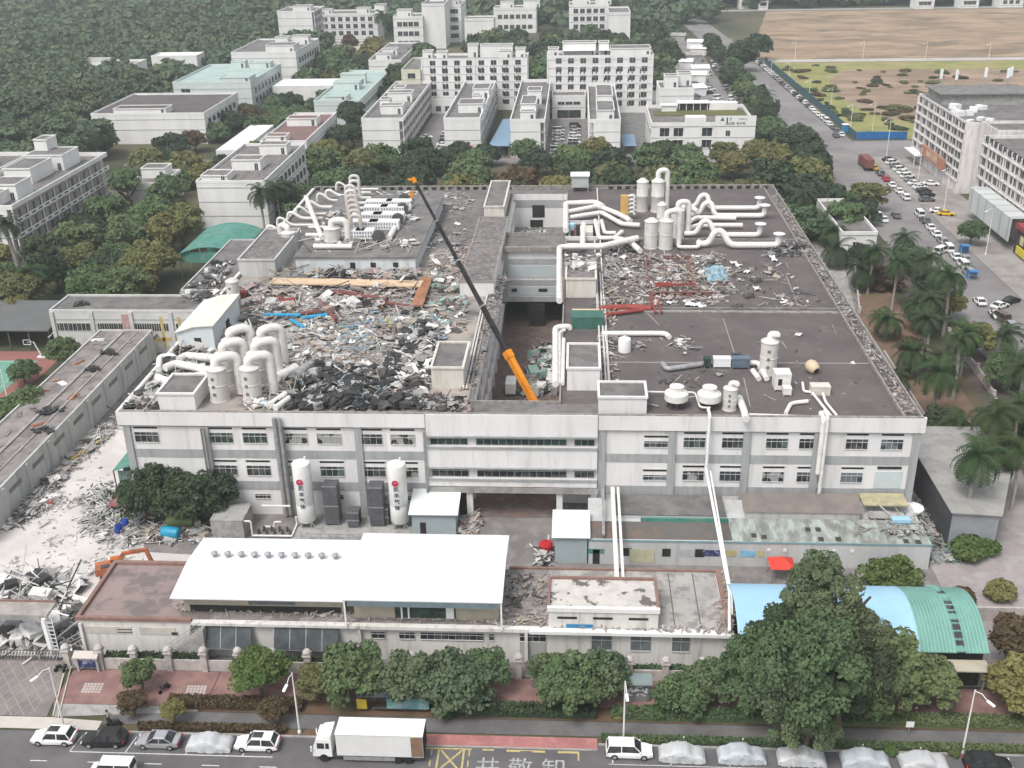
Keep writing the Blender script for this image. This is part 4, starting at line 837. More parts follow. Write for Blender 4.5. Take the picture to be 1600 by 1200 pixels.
MB(M('blue_grey_valance', (.16, .21, .235), (.13, .17, .19), .6)).box(.5, .02, 8.0, X-.3, .1, 8.72).build('valance', t); MB(glassg, whites).box(5.5, 1.85, 5.2, 12.5, 1.89, 7.2).box(6.2, 1.7, 5.2, 6.4, 1.84, 7.3, whites).box(7.0, 1.7, 5.2, 7.2, 1.84, 7.3, whites).box(11.4, 1.7, 5.3, 12.3, 1.84, 7.2, whites).build('glazed_front', t)
MB(whites).box(X-.25, .1, 4.96, X-.05, .3, 8.8).box(.05, .1, 4.96, .25, .3, 8.8).build('posts', t)
# raised rooftop room with eroded pale top, right part of the street building
t = thing('rooftop_room', 'low rooftop room with white eroded screed top and three dark slots, on the street building', 'rooftop room', (-2.9, 98.95, 4.97))
MB(wst).box(0, 0, 0, 12.3, 6.2, 2.2).build('wall', t); MB(rb).box(-.15, 6.0, 2.2, 12.45, 6.3, 2.6).box(-.15, .3, 2.2, .15, 6.0, 2.6).box(12.15, .3, 2.2, 12.45, 6.0, 2.6).build('parapet', t)
MB(white).box(-.15, -.15, 2.2, 12.45, .3, 2.75).build('front_coping', t)
MB(M('eroded_screed', (.52, .49, .46), (.42, .40, .38), .6, .95, c3=(.09, .08, .075), s3=.55, w3=.9, lo3=.55, hi3=.6, bump=.5)).box(.15, .3, 2.2, 12.15, 6.0, 2.3).build('roof', t)
MB(dark, bluep).box(1, -.04, 1.2, 3.2, -.002, 1.5).box(5, -.04, 1.2, 7.2, -.002, 1.5).box(9, -.04, 1.2, 11.2, -.002, 1.5).box(2, -.12, .1, 5.0, -.041, .5, bluep).build('slots', t)
# green-blue cabin left of the pipe, blue-grey hut beside the tank
def hut(label, bl, br, base, zf, zb, depth, door, slant=.4):
    x0, y0 = G(bl, base); x1, _ = G(br, base); t = thing('sheet_hut', label, 'hut', (x0, y0, -.03)); X = x1-x0
    MB(panelg).box(0, 0, 0, X, depth, zf-.1).build('wall', t)
    MB(panelg).add([(0, 0, zf-.1), (0, depth, zf-.1), (0, depth, zb-.1)], [(0, 2, 1)]).add([(X, 0, zf-.1), (X, depth, zf-.1), (X, depth, zb-.1)], [(0, 1, 2)]).add([(0, depth, zf-.1), (X, depth, zf-.1), (X, depth, zb-.1), (0, depth, zb-.1)], [(3, 2, 1, 0)]).build('gable', t)
    e = slant; rm = M('hut_roof', (.66, .70, .68), (.62, .66, .64), .3, .55)
    MB(rm).add([(-e, -e, zf-.12), (X+e, -e, zf-.12), (X+e, depth+e, zb+.06), (-e, depth+e, zb+.06), (-e, -e, zf-.02), (X+e, -e, zf-.02), (X+e, depth+e, zb+.16), (-e, depth+e, zb+.16)], [(4, 5, 6, 7), (3, 2, 1, 0), (0, 1, 5, 4), (1, 2, 6, 5), (2, 3, 7, 6), (3, 0, 4, 7)]).build('roof', t)
    MB(dark).box(door[0], -.04, 0, door[1], -.002, 2.1).build('door', t); return t
hut('grey-blue sheet hut with a pale mono-pitch roof, right of the second gas tank', 645, 713, 836, 3.6, 4.5, 5.2, (1.1, 1.9))
hut('grey-blue sheet hut with a near-white roof, at the left end of the long annex', 867, 917, 879, 4.2, 4.6, 5.2, (4.7, 5.2))
# annex between factory and street building (right half)
an = thing('annex', 'long single storey pale annex with notice boards, in front of the right half of the factory', 'annex', (0, 0, 0))
anw = M('annex_wall', (.50, .51, .51), (.44, .445, .44), .3, .85, c3=(.26, .24, .23), s3=1, w3=.5, stretch=(1, 1, .12), lo3=.52, hi3=.72)
MB(anw).box(1.8, 119, -.1, 45.6, 129.6, 3.7).build('wall', an)
MB(M('annex_roof', (.13, .12, .115), (.10, .10, .09), .3, .9, c3=(.24, .15, .11), s3=.3, w3=.5, lo3=.5, hi3=.6), greenr).box(1.8, 119.3, 3.7, 20.4, 123.5, 3.76).box(8.8, 123.5, 3.7, 20.4, 123.8, 4.3, greenr).build('roof', an)
MB(tarb).box(5.0, 124.3, 4.2, 20.2, 129.5, 4.35).build('roof', an); MB(anw).box(5.0, 124.31, 3.7, 20.2, 129.49, 4.2).build('upper_wall', an)
MB(M('skylight_roof', (.34, .38, .35), (.22, .24, .22), .7, .7, c3=(.15, .145, .13), s3=.5, w3=.8, lo3=.46, hi3=.6, stretch=(1.6, .6, 1))).add([(20.4, 119.0, 3.72), (45.4, 119.0, 3.72), (45.4, 123.5, 4.5), (20.4, 123.5, 4.5)], [(0, 1, 2, 3)]).build('roof', an)
spm = M('skylight_pane', (.05, .045, .04))
for px, py in ((1178, 836), (1262, 829), (1283, 841), (1310, 841), (1393, 834), (1406, 834), (1430, 832), (1416, 844), (1194, 838), (1435, 845), (1278, 829)):
    x, y = G(px, py, 4.0); z = 3.72+(y-119)*.173; MB(spm).add([(x-.35, y-.4, z-.05), (x+.35, y-.4, z-.05), (x+.35, y+.4, z+.09), (x-.35, y+.4, z+.09)], [(0, 1, 2, 3)]).build('skylight', an)
MB(M('teal_trim', (.20, .33, .36), (.17, .28, .31), .5)).box(1.7, 118.9, 3.55, 45.7, 118.99, 3.78).build('eave_trim', an)
MB(M('brown_sheet_roof', (.20, .17, .155), (.16, .135, .125), .4), wallg).add([(22.4, 124.2, 5.0), (38.0, 124.2, 5.0), (38.0, 127.6, 6.0), (22.4, 127.6, 6.0)], [(0, 1, 2, 3)]).box(22.8, 124.4, 3.7, 37.7, 127.4, 4.95, wallg).build('roof_shed', an)
for px, w_ in ((980, 1.1), (1041, 1.1), (1072, 2.4), (1093, 1.2)): x = GY(px, 868, 119)[0]; MB(dark if px != 1072 else M('grey_louvre', (.25, .26, .27), (.4, .41, .42), 1, stripes=('Z', 2, (.5, .5, .5), .6))).box(x-w_/2, 118.96, 1.3, x+w_/2, 118.999, 2.5).build('window', an)
MB(dark, greenr).box(.0, 0, 0, .9, .04, 2.2).box(-.6, 0, 1.6, 1.5, .05, 2.3, greenr).shift(-GY(926, 870, 119)[0], -118.95, 0).build('door', an)
for p0, p1, m_, lab in ((1098, 1124, M('navy_board', (.035, .045, .13), (.3, .3, .4), 2.2, lo=.56, hi=.6), 'notice_board'), (1133, 1150, M('yellow_board', (.50, .45, .22)), 'notice_board'), (1157, 1179, M('sky_board', (.10, .38, .62), (.3, .5, .62), 1), 'notice_board'), (1184, 1192, M('yellow_board', (.5, .45, .22)), 'notice_board'), (983, 1022, M('faded_yellow', (.48, .47, .33)), 'painted_notice')):
    xa, xb = GY(p0, 870, 119)[0], GY(p1, 870, 119)[0]; MB(m_).box(xa, 118.93, 1.5 if p0 > 1000 else .3, xb, 118.97, 2.4 if p0 > 1000 else 2.4).build(lab, an)
b = MB(whites)
for px in (1201, 1226, 1278, 1303, 1331): x = GY(px, 862, 119)[0]; b.box(x-.22, 118.9, 2.4, x+.22, 118.97, 2.8)
b.build('wall_lamps', an)
# clutter deck at the annex's right end
b = MB(M('yellowed_sheet', (.42, .38, .22), (.30, .28, .2), .8), steel, bluel, conc)
b.box(38.6, 126.2, 5.0, 44.5, 129.4, 5.15, 0).box(39, 124, 4.4, 42, 125.8, 4.5, 3).box(41.5, 122.6, 4.6, 43.8, 123.6, 5.1, 2)
for x in (38.8, 44.2): b.box(x, 126.4, 3.7, x+.15, 126.55, 5, 1).box(x, 129.2, 3.7, x+.15, 129.35, 5, 1)
b.build('deck_clutter', an)
tag(MB(white).lathe([(0, 3.0), (1.5, 3.0), (1.5, 3.25), (.3, 3.4), (0, 3.4)], 46.0, 129.0, 20).build('column_cap'), 'white round disc canopy at the foot of the factory right corner', 'canopy')
# right shed: dark grey sheet building
t = thing('sheet_warehouse', 'dark grey metal shed with a pale concrete-grey roof, at the right corner of the factory', 'warehouse', (0, 0, 0))
poly = [(49.4, 123.8), (55.2, 123.2), (60.5, 135), (60.5, 148), (49.4, 148)]
MB(M('shed_dark_sheet', (.085, .085, .09), (.065, .065, .07), .5, .6), M('shed_grey_sheet', (.26, .27, .29), (.22, .23, .245), .5)).prism(poly, -.1, 5.7).build('wall', t)
MB(M('shed_grey_sheet', (.26, .27, .29))).add([(49.4, 123.76, 0), (55.2, 123.16, 0), (55.2, 123.16, 5.6), (49.4, 123.76, 5.6)], [(0, 1, 2, 3)]).build('front_wall', t)
MB(M('shed_roof_grey', (.33, .32, .305), (.27, .265, .25), .25, .8, c3=(.2, .19, .18), s3=.6, w3=.5)).prism([(49.1, 123.4), (55.4, 122.8), (60.8, 134.9), (60.8, 148.3), (49.1, 148.3)], 5.7, 5.85).build('roof', t)
block('yard_hut', 'low flat-roofed hut at the right edge behind the palms', 66.5, 128, 76, 140, 3.6, wall=conc, roofm=roofg, par=.15)
# blue + green arched roof on the right
t = arch('arched_shed', 'long arched metal roof, pale blue on the left and green on the right, behind the street trees', 'shed', 18.0, 44.7, 95.7, 107.7, 5.2, 2.3, bluel, 'X',
         parts=[(0, 19.4, bluel), (19.4, 23.3, M('arch_green', (.15, .32, .27), (.12, .26, .22), .4, .55, stripes=('X', .8, (.22, .42, .36), .85))), (24.2, 26.7, M('arch_green', (.1, .3, .25)))])
b = MB(M('arch_green', (.1, .3, .25)), dark)
for k in range(14):
    u = (k+.5)/14; h = 5.2+2.3*(1-(2*u-1)**2); yy = 12*u
    if k % 4 == 0 or k > 10: b.box(23.3, yy-.5, h-.25, 24.2, yy+.5, h-.1, 0)
    elif k < 9: b.box(23.3, yy-.1, h-.2, 24.2, yy+.1, h-.08, 0)
b.build('patched_bay', t); MB(wst, dark).box(0, 11.6, 0, 26.5, 11.8, 5).box(0, .6, 0, 21, .8, 4.8).box(21.2, -1.8, 4.0, 26.5, .1, 4.15, M('buff_wall', (.42, .38, .30))).box(21.2, .9, 0, 26.5, 1.1, 4.9, dark).build('walls', t)

# street wall: pillars and panels, one thing
fw = thing('boundary_wall', 'pale street boundary wall with capped square pillars and planted top', 'wall', (0, 0, 0))
pl = M('pillar_plaster', (.48, .44, .42), (.40, .37, .35), .6, .85, c3=(.3, .27, .25), s3=1.3, w3=.5)
pil = MB(pl).box(-.35, -.35, 0, .35, .35, 2.5).box(-.5, -.5, 2.5, .5, .5, 2.62).box(-.42, -.42, 2.62, .42, .42, 2.85).lathe([(.45, 2.85), (.5, 3.0), (.3, 3.25), (.0, 3.32)], 0, 0, 10).mesh('pillar')
xs = [-58.3, -54.4, -50.4, -46.3, -42.2, -38.2, -34.2, -30.2, -26.2, -22.2, -18.2, -14.2, -10.2, -6.2, -2.2, 2.0, 6.2, 10.2, 14.2, 18.2]
for x in xs: inst(pil, 'pillar', fw, (x, 96.2, 0))
for a, c in zip(xs, xs[1:]):
    if -7 < a < -5: continue
    MB(pl).box(a+.36, 96.1, -.05, c-.36, 96.3, 1.45).build('panel', fw)
bm = leafmat('hedge_leaf', (.03, .05, .02), (.055, .08, .03), (.03, .05, .025))
# notice board, gate, gate canopy, advertising totem, bus shelter
x, y = G(100, 1045); t = thing('notice_board', 'notice board with a dark blue panel and tiled roof, by the gate', 'notice board', (-57.0, 95.5, 0))
MB(M('board_roof', (.5, .46, .42))).add([(-.2, -.3, 2.15), (2.7, -.3, 2.15), (2.7, .55, 2.55), (-.2, .55, 2.55), (-.2, -.3, 2.0), (2.7, -.3, 2.0), (2.7, .55, 2.4), (-.2, .55, 2.4)], [(0, 1, 2, 3), (0, 4, 5, 1), (1, 5, 6, 2), (2, 6, 7, 3), (3, 7, 4, 0), (7, 6, 5, 4)]).build('roof', t)
MB(M('board_navy', (.03, .04, .11), (.25, .27, .35), 1.6, .4, lo=.58, hi=.6)).box(.25, -.02, .6, 2.3, .04, 2.0).build('panel', t); MB(conc).box(.0, -.05, 0, .22, .2, 2.1).box(2.32, -.05, 0, 2.55, .2, 2.1).build('posts', t)
t = thing('sliding_gate', 'folding metal lattice gate across the yard entrance', 'gate', (-76, 97.3, 0))
b = MB(dksteel)
for i in range(42): x = i*.385; b.beam((x, -.2, .05), (x+.385, .2, 1.35), .04, .04).beam((x, .2, .05), (x+.385, -.2, 1.35), .04, .04).beam((x, 0, 0), (x, 0, 1.4), .04, .04)
b.beam((0, 0, 1.4), (16.2, 0, 1.4), .08, .06); b.build('lattice', t)
t = thing('gate_canopy', 'concrete beam canopy over the yard entrance with a white trough edge', 'gateway', (-80, 98.4, 0))
MB(M('stained_canopy', (.36, .33, .30), (.26, .24, .22), .8)).box(0, 0, 5.2, 19.0, 2.6, 5.5).build('canopy_slab', t); MB(conc).box(0, -.15, 5.0, 19.2, 0, 5.7).build('front_edge', t); MB(rb).box(0, 2.6, 5.2, 19.0, 2.75, 5.75).build('rear_edge', t)
b = MB(whites); b.beam((18.6, -.1, 5.3), (18.9, -.3, .1), .3, .9).beam((19.6, -.1, 5.2), (20.0, -.8, .1), .1, .1).beam((18.3, 1.5, 5.3), (21.5, .4, 5.3), .12, .12)
for i in range(9): b.beam((18.9+i*.03, -.45, .5+i*.55), (19.9, -.5, .5+i*.55), .06, .06)
b.build('lattice_post', t)
for i, x in enumerate((-7.5, 6.2)):
    x0, y0 = ((-4.7, 94.6), (5.6, 92.5))[i]
    if i: t = thing('advert_kiosk', 'dark grey kiosk with scribbled white posters behind the street lamp', 'kiosk', (x0-.3, y0+.2, 0)); MB(concd).box(0, 0, 0, 3.0, 1.4, 2.4).build('cabinet', t); MB(M('kiosk_roof', (.2, .25, .25))).box(-.2, -.3, 2.4, 3.2, 1.6, 2.55).build('roof', t); MB(M('poster', (.45, .45, .45), (.08, .08, .09), 2.2, lo=.48, hi=.52)).box(.3, -.05, .8, 2.7, -.002, 2.1).build('posters', t)
    else: t = thing('litter_bin', 'dark metal cabinet at the end of the brick footpath, between the street trees', 'cabinet', (x0, y0, 0)); MB(concd).box(0, 0, 0, 1.3, .8, 1.1).build('body', t); MB(steel).box(-.05, -.05, 1.1, 1.35, .85, 1.18).build('lid', t)
t = thing('bus_shelter', 'bus shelter with a dark roof, teal bench panel and yellow sign, under the street trees', 'bus shelter', (-23.2, 89.9, 0))
MB(M('shelter_roof', (.06, .065, .075), (.045, .05, .055), .6, .4)).box(0, -.6, 2.6, 8.6, 1.2, 2.75).build('roof', t); MB(M('teal_panel', (.10, .33, .36), (.3, .42, .44), 1.2, .4)).box(3.0, .2, .5, 7.6, .28, 2.0).build('advert_panel', t)
MB(M('yellow_sign', (.5, .38, .04))).box(-.2, -.1, .6, .9, 0, 1.9).build('sign', t); MB(dksteel).box(.1, .5, 0, .25, .65, 2.6).box(4.2, .5, 0, 4.35, .65, 2.6).box(8.3, .5, 0, 8.45, .65, 2.6).build('posts', t)
MB(dksteel).box(1.4, .1, .42, 7.4, .5, .5).build('bench', t)
# gas tanks
tank0 = None
for i, (px, py, lab) in enumerate(((478, 828, 'tall white gas tank with red emblem and vertical lettering, left of the pair'), (624, 830, 'tall white gas tank with red emblem and vertical lettering, beside the sheet hut'))):
    x, y = G(px, py); t = thing('gas_tank', lab, 'gas tank', (x, y+1.2, 0), group='gas tanks before the facade')
    r_ = 1.28; b = MB(M('tank_white', (.74, .74, .72), (.70, .70, .68), .6, .4, c3=(.58, .56, .45), s3=.35, w3=.5)).lathe([(r_*.86, .9), (r_, 1.15), (r_, 3.6), (r_*.97, 3.7), (r_, 3.8), (r_, 9.9), (r_*.96, 10.08), (r_*.6, 10.3), (0, 10.38)], 0, 0, 28); b.build('vessel', t)
    MB(whites).lathe([(.12, 10.3), (.12, 10.8), (.0, 10.82)], .5, .4, 8).build('relief_valve', t)
    for a in (.8, 2.35, 3.95, 5.5): MB(conc).box(math.cos(a)*.95-.13, math.sin(a)*.95-.13, 0, math.cos(a)*.95+.13, math.sin(a)*.95+.13, 1.1).build('leg', t)
    MB(M('emblem_red', (.50, .03, .10)), M('emblem_pale', (.7, .5, .55))).lathe([(.47, 0), (.47, .04)], 0, 0, 24, 0).add([(-.3, -.05, .045), (.05, .22, .045), (.3, .0, .045), (.05, .1, .045)], [(0, 3, 2, 1)], 1).build('emblem', t, (-.1, -r_-.06, 7.7)).rotation_euler = (R(90), 0, 0)
    for k, ch in enumerate('凯丰气体'): text('lettering', ch, .8, M('letter_navy', (.03, .07, .11)), t, (-.02, -r_-.03, 6.7-k*.98), ext=.02)
    MB(steel).tube([(.9, -.9, 1.0), (1.3, -1.2, .6), (2.3, -1.2, .6)], .06, 6).build('valve_pipe', t)
# louvred coolers
lm = M('dark_louvre', (.10, .105, .115), (.15, .155, .165), 1.2, .6, stripes=('X', 2.4, (.045, .045, .05), .6))
for i, (px, py, w_, h_, dd) in enumerate(((520, 822, 2.0, 6.4, 2), (590, 824, 2.0, 6.4, 2), (553, 826, 1.6, 2.6, 1.8), (603, 822, .9, 2.8, 1.4))):
    x, y = G(px, py); t = thing('cooling_unit', ['tall dark ribbed cooler, just right of the left gas tank', 'tall dark ribbed cooler, just left of the right gas tank', 'short dark ribbed cooler between the two tall ones', 'slim dark cooler tucked beside the right tall cooler'][i], 'cooler', (x-w_/2, y, 0))
    MB(lm).box(0, 0, .3, w_, dd, h_).build('louvres', t); MB(steel).box(-.05, -.05, h_*.5-.05, w_+.05, -.002, h_*.5+.08).box(-.05, -.05, h_-.12, w_+.05, -.002, h_).box(0, 0, 0, .15, .15, .3).box(w_-.15, 0, 0, w_, .15, .3).box(0, dd-.15, 0, .15, dd, .3).box(w_-.15, dd-.15, 0, w_, dd, .3).build('frame', t)
t = thing('railing', 'grey guard railing around the gas tank pad', 'railing', (-37.5, 123.4, 0)); b = MB(steel)
for i in range(9): b.box(i*1.3, 0, 0, i*1.3+.06, .06, 1.1)
b.box(0, 0, 1.05, 10.5, .06, 1.12).box(0, 0, .55, 10.5, .06, .6); b.build('rails', t)
struct('tank_pad', MB(conc).box(-39, 123.6, -.05, -22.5, 130, .08))
# yard pipes and pumps left of the tank
t = thing('pump_station', 'cluster of white valve pipes and pumps left of the gas tanks', 'pipework', (-44.5, 124, 0)); random.seed(12)
b = MB(ductw)
for pts in ([(0, 0, .3), (5.5, 0, .3)], [(0, 0, .3), (0, 0, 2.6), (-1, 0, 2.6)], [(5.5, 0, .3), (5.5, 3, .3), (5.5, 3, 1.6)], [(1, 2.5, 3.6), (5, 2.5, 3.6)], [(1, 2, .5), (2.6, 2, .5), (2.6, 2, 1.3), (3.6, 2, 1.3)]): b.tube(pts, .14, 8, bend=.3)
b.build('pipes', t)
for i in range(9): MB(dksteel).lathe([(.2, 0), (.2, .6), (.1, .8), (0, .82)], .6+i*.55, 1+.7*(i % 2), 8).build('pump', t)
block('pump_hut', 'grey concrete hut left of the white pump pipework', -50, 123.5, -45.5, 128, 3.1, wall=conc, roofm=conc, par=.1)
# ================================================================ roof equipment
def P3(px, py, z): x, y = G(px, py, z); return Vector((x, y, z))
def on(y, px, py): x, z = GY(px, py, y); return Vector((x, y, z))
def scrubber(label, px, py, r_=1.05, h_=5.0, z=RZ, duct=None, ports=True, cat='scrubber', m=None, group=None):
    x, y = G(px, py, z); y += r_*.4; t = thing('scrubber_tower', label, cat, (x, y, z), group=group)
    m = m or scrw
    MB(m).lathe([(r_*1.06, 0), (r_*1.06, .2), (r_, .22), (r_, h_*.45), (r_*1.04, h_*.46), (r_*1.04, h_*.48), (r_, h_*.49), (r_, h_*.88), (r_*1.07, h_*.885), (r_*1.07, h_*.91), (r_*.5, h_*.985), (r_*.42, h_)], 0, 0, 22).build('vessel', t)
    if ports:
        p = MB(M('port_grey', (.18, .17, .16)))
        for k in range(3): p.lathe([(r_*.2, 0), (r_*.2, .08)], 0, 0, 12); n = 24; p.v[-n:] = [(a-.2*r_, -r_*.97-c, h_*(.25+.22*k)+b_) for a, b_, c in p.v[-n:]]
        # keep faces consistent: three small discs on the front
        p.f = p.f; p.build('ports', t)
    if duct:   # inverted U to one side
        dx, dy, top, bot = duct; rr = r_*(.42 if r_ != 1.34 else .52)
        MB(ductw).tube([(0, 0, h_-.1), (0, 0, h_+top), (dx, dy, h_+top), (dx, dy, bot)], rr, 12, bend=dx*.5 if dx > 0 else 1).build('duct', t)
    return t
k = 0
for j in range(3):
    for c in range(2):
        px, py = [(343, 627), (354, 603), (365, 580)][j] if c == 0 else [(394, 626), (404, 602), (413, 579)][j]
        scrubber(f"white scrubber tower with a looped duct, {['left', 'right'][c]} column, {['nearest', 'middle', 'farthest'][j]} of its three, by the front edge", px, py, 1.34, 5.4, duct=(2.6, 1.7, .9, .3), group='looped scrubbers at the left front of the roof')
for i, (px, py, r_, h_, d) in enumerate(((1003, 330, 1.25, 7.2, None), (1027, 331, 1.4, 7.4, (2.0, .6, 1.6, .5)), (1017, 388, 1.35, 6.0, None), (1040, 389, 1.35, 6.2, (2.6, .8, 1.2, .5)), (1058, 371, 1.35, 6.2, (2.2, .4, 1.0, .5)), (1033, 362, 1.0, 6.2, None))):
    scrubber(['white scrubber at the back left of the right-hand cluster, with a pointed top', 'white scrubber at the back of the right-hand cluster, with a tall looped duct', 'white scrubber at the front left of the right-hand cluster', 'white scrubber at the front middle of the right-hand cluster', 'white scrubber at the right side of the right-hand cluster', 'slim white scrubber inside the right-hand cluster'][i], px, py, r_, h_, duct=d, ports=False, group='scrubbers on the right roof')
scrubber('squat white scrubber with a looped duct on the plant deck, left rear roof', 519, 377, 1.6, 2.8, DZ, (3.0, .3, 1.2, .2), ports=False)
scrubber('white scrubber tower at the left end of the plant deck', 452, 393, 1.45, 4.2, RZ, (-1.8, 1.2, .8, 1.0), ports=False)
scrubber('dull greyish scrubber tower beside the small red cabinet, left edge of the roof', 366, 478, 1.1, 4.9, RZ, None)
scrubber('free-standing beige scrubber with three round ports, right front roof', 1200, 585, 1.25, 5.6, RZ, (.9, -.1, .5, 5.9))
scrubber('shorter beige scrubber with three round ports, near the front edge between cooling towers and duct', 1140, 641, .95, 3.5, RZ, (.8, -.1, .4, 3.6))
# cooling towers
def cooltower(label, px, py):
    x, y = G(px, py, RZ); t = thing('cooling_tower', label, 'cooling tower', (x, y, RZ), group='round cooling towers at the front edge')
    MB(ductw).lathe([(.9, .9), (1.55, 1.2), (1.62, 1.25), (1.62, 2.2), (1.52, 2.3), (1.0, 2.62), (.93, 3.1), (1.0, 3.15)], 0, 0, 26).build('shell', t)
    MB(dark).lathe([(.9, 2.98), (.9, 3.02), (.0, 3.03)], 0, 0, 20).build('fan_opening', t)
    b = MB(dksteel)
    for i in range(8): a = i*math.pi/4; b.box(math.cos(a)*1.15-.07, math.sin(a)*1.15-.07, 0, math.cos(a)*1.15+.07, math.sin(a)*1.15+.07, 1.2)
    b.lathe([(.5, .2), (.5, .95), (.0, .96)], 0, 0, 10); b.build('stand', t)
cooltower('round white cooling tower, left of the two near the factory front edge', 1056, 636); cooltower('round white cooling tower, right of the two near the factory front edge', 1107, 637)
x, y = G(976, 552, RZ); t = thing('water_tank', 'stand-alone white plastic water tank on the right roof', 'water tank', (x, y+.9, RZ)); MB(whites).lathe([(.98, 0), (.98, 1.9), (.9, 2.1), (.3, 2.35), (0, 2.36)], 0, 0, 22).build('vessel', t); MB(ductw).lathe([(.25, 2.3), (.25, 2.5), (0, 2.51)], 0, 0, 10).build('lid', t)
x, y = G(1268, 582, RZ); t = thing('mixer_drum', 'cream round drum with a dark mouth lying on the right roof', 'drum', (x, y, RZ+.95)); o = MB(M('drum_cream', (.58, .46, .30), (.52, .42, .28), 1, .5)).lathe([(.5, -1), (.75, -.8), (.95, -.2), (.95, .3), (.7, .8), (.4, 1.0)], 0, 0, 20).build('drum', t); o.rotation_euler = (R(-70), 0, R(30)); o = MB(dark).lathe([(.46, -1.02), (0, -1.01)], 0, 0, 14).build('mouth', t); o.rotation_euler = (R(-70), 0, R(30))
def boxunit(label, px, py, w_, d_, h_, m, z=RZ, rz=0, cat='duct unit', grille=True, group=None, legs=.25, name='duct_unit'):
    x, y = G(px, py, z); t = thing(name, label, cat, (x, y+d_/2, z), rz, group)
    MB(m).box(-w_/2, -d_/2, legs, w_/2, d_/2, legs+h_).box(-w_/2-.04, -d_/2-.04, legs+h_*.9, w_/2+.04, d_/2+.04, legs+h_+.03).build('casing', t)
    if legs: MB(steel).box(-w_/2, -d_/2, 0, -w_/2+.12, -d_/2+.12, legs).box(w_/2-.12, -d_/2, 0, w_/2, -d_/2+.12, legs).box(-w_/2, d_/2-.12, 0, -w_/2+.12, d_/2, legs).box(w_/2-.12, d_/2-.12, 0, w_/2, d_/2, legs).build('feet', t)
    if grille: MB(dark).box(-.3*w_, -d_/2-.03, legs+.3*h_, -.05*w_, -d_/2-.002, legs+.7*h_).build('grille', t)
    return t
boxunit('white boxy filter unit in the row on the right roof', 1128, 576, 2.5, 1.2, 1.3, whites, grille=False); boxunit('slate blue boxy filter unit beside the white one, right roof', 1157, 577, 2.6, 1.3, 1.4, M('slate_unit', (.10, .13, .17), (.13, .17, .21), 1, .5), grille=False); boxunit('small dark green motor left of the white filter unit', 1105, 576, 1.0, 1.2, 1.3, M('motor_green', (.03, .06, .05)), cat='motor')
boxunit('tall white cabinet unit on a tilted base beside the beige scrubber', 1222, 612, 2.2, 2.2, 2.4, ductw); boxunit('low white unit right of the tall cabinet unit', 1230, 620, 1.1, 1.2, 1.0, ductw, grille=False)
boxunit('weathered cream planter box with weeds, right front roof', 1282, 618, 2.6, 1.5, 1.3, creamw, grille=False, legs=0)
boxunit('green sheet container lying by the courtyard edge, right roof', 918, 514, 5.2, 3.2, 2.0, M('container_green', (.05, .14, .11), (.04, .11, .09), .8, .6), grille=False, legs=0, cat='container')
boxunit('cream sheet container behind the green one on the right roof', 915, 502, 4.4, 1.5, 1.6, M('drum_cream', (.5, .4, .3)), grille=False, legs=0, cat='container')
# grilled white air handling units, four rows
for i, (px, py, w_) in enumerate(((592, 328, 5.6), (623, 328, 5.4), (587, 337, 5), (613, 337, 5), (573, 349, 6.2), (607, 349, 6.4), (567, 361, 6), (600, 361, 6), (552, 375, 4.4), (570, 375, 3.6))):
    x, y = G(px, py, DZ); t = thing('air_handler', f"white grille-fronted air handler on the plant deck, {['left', 'right'][i % 2]} unit of row {['one', 'two', 'three', 'four', 'five'][i//2]} from the rear", 'air handler', (x, y, DZ), group='grille-fronted air handlers')
    MB(whites).box(-w_/2, 0, .2, w_/2, 2.2, 1.9).build('casing', t); b = MB(M('grille_grey', (.25, .27, .3)))
    for a in range(int(w_/.55)):
        for c in range(2): b.box(-w_/2+.25+a*.55, -.03, .5+c*.7, -w_/2+.55+a*.55, -.002, .95+c*.7)
    b.build('grilles', t); MB(steel).box(-w_/2, .1, 0, w_/2, .3, .2).box(-w_/2, 1.9, 0, w_/2, 2.1, .2).build('feet', t)
# ducts
def duct(label, pts, r_, m=ductw, bend=.8, group=None, name='duct', cat='duct', n=10, extra=None):
    c = Vector(pts[0]); t = thing(name, label, cat, tuple(c), group=group); q = [Vector(p)-c for p in pts]
    MB(m).tube(q, r_, n, bend=bend).build('pipe', t)
    fl = MB(m)
    for a, b_ in zip(q, q[1:]):
        L = (b_-a).length
        for k in range(1, int(L/4)+1):
            p = a+(b_-a)*(k*4/L-.02); d = (b_-a).normalized()*.05
            if (b_-p).length > .6: fl.tube([p-d, p+d], r_*1.13, n)
    if fl.v: fl.build('flanges', t)
    if extra: extra(t, q)
    return t
def cowl(t, q):
    e = q[-1]; MB(whites).lathe([(.35, e.z), (.35, e.z+.5), (1.1, e.z+.6), (1.15, e.z+.75), (.3, e.z+1.0), (0, e.z+1.02)], e.x, e.y, 16).build('cowl', t)
for i, (p0, p1, py, px2) in enumerate(((1108, 1186, 325, 1098), (1116, 1194, 337, 1104), (1118, 1187, 367, 1100), (1140, 1216, 383, 1120))):
    a = P3(p0, py, RZ+.8); e = P3(p1, py, RZ+.8); s0 = P3(px2, py-2, RZ+.8)
    duct(['white exhaust duct with mushroom cowl at the rear right, rearmost of four', 'white exhaust duct with mushroom cowl, second from the rear, right roof', 'white exhaust duct with mushroom cowl, third from the rear, right roof', 'white exhaust duct with mushroom cowl, nearest of four, right roof'][i],
         [s0-Vector((4, 0, 0)), s0-Vector((1.5, 0, 0)), s0+Vector((-.6, 0, 2.6)), s0+Vector((1, 0, 2.6)), a, e, e+Vector((.0, .0, 1.6))], .55 if i != 3 else .65, bend=1.2, group='exhaust ducts with mushroom cowls', extra=cowl)
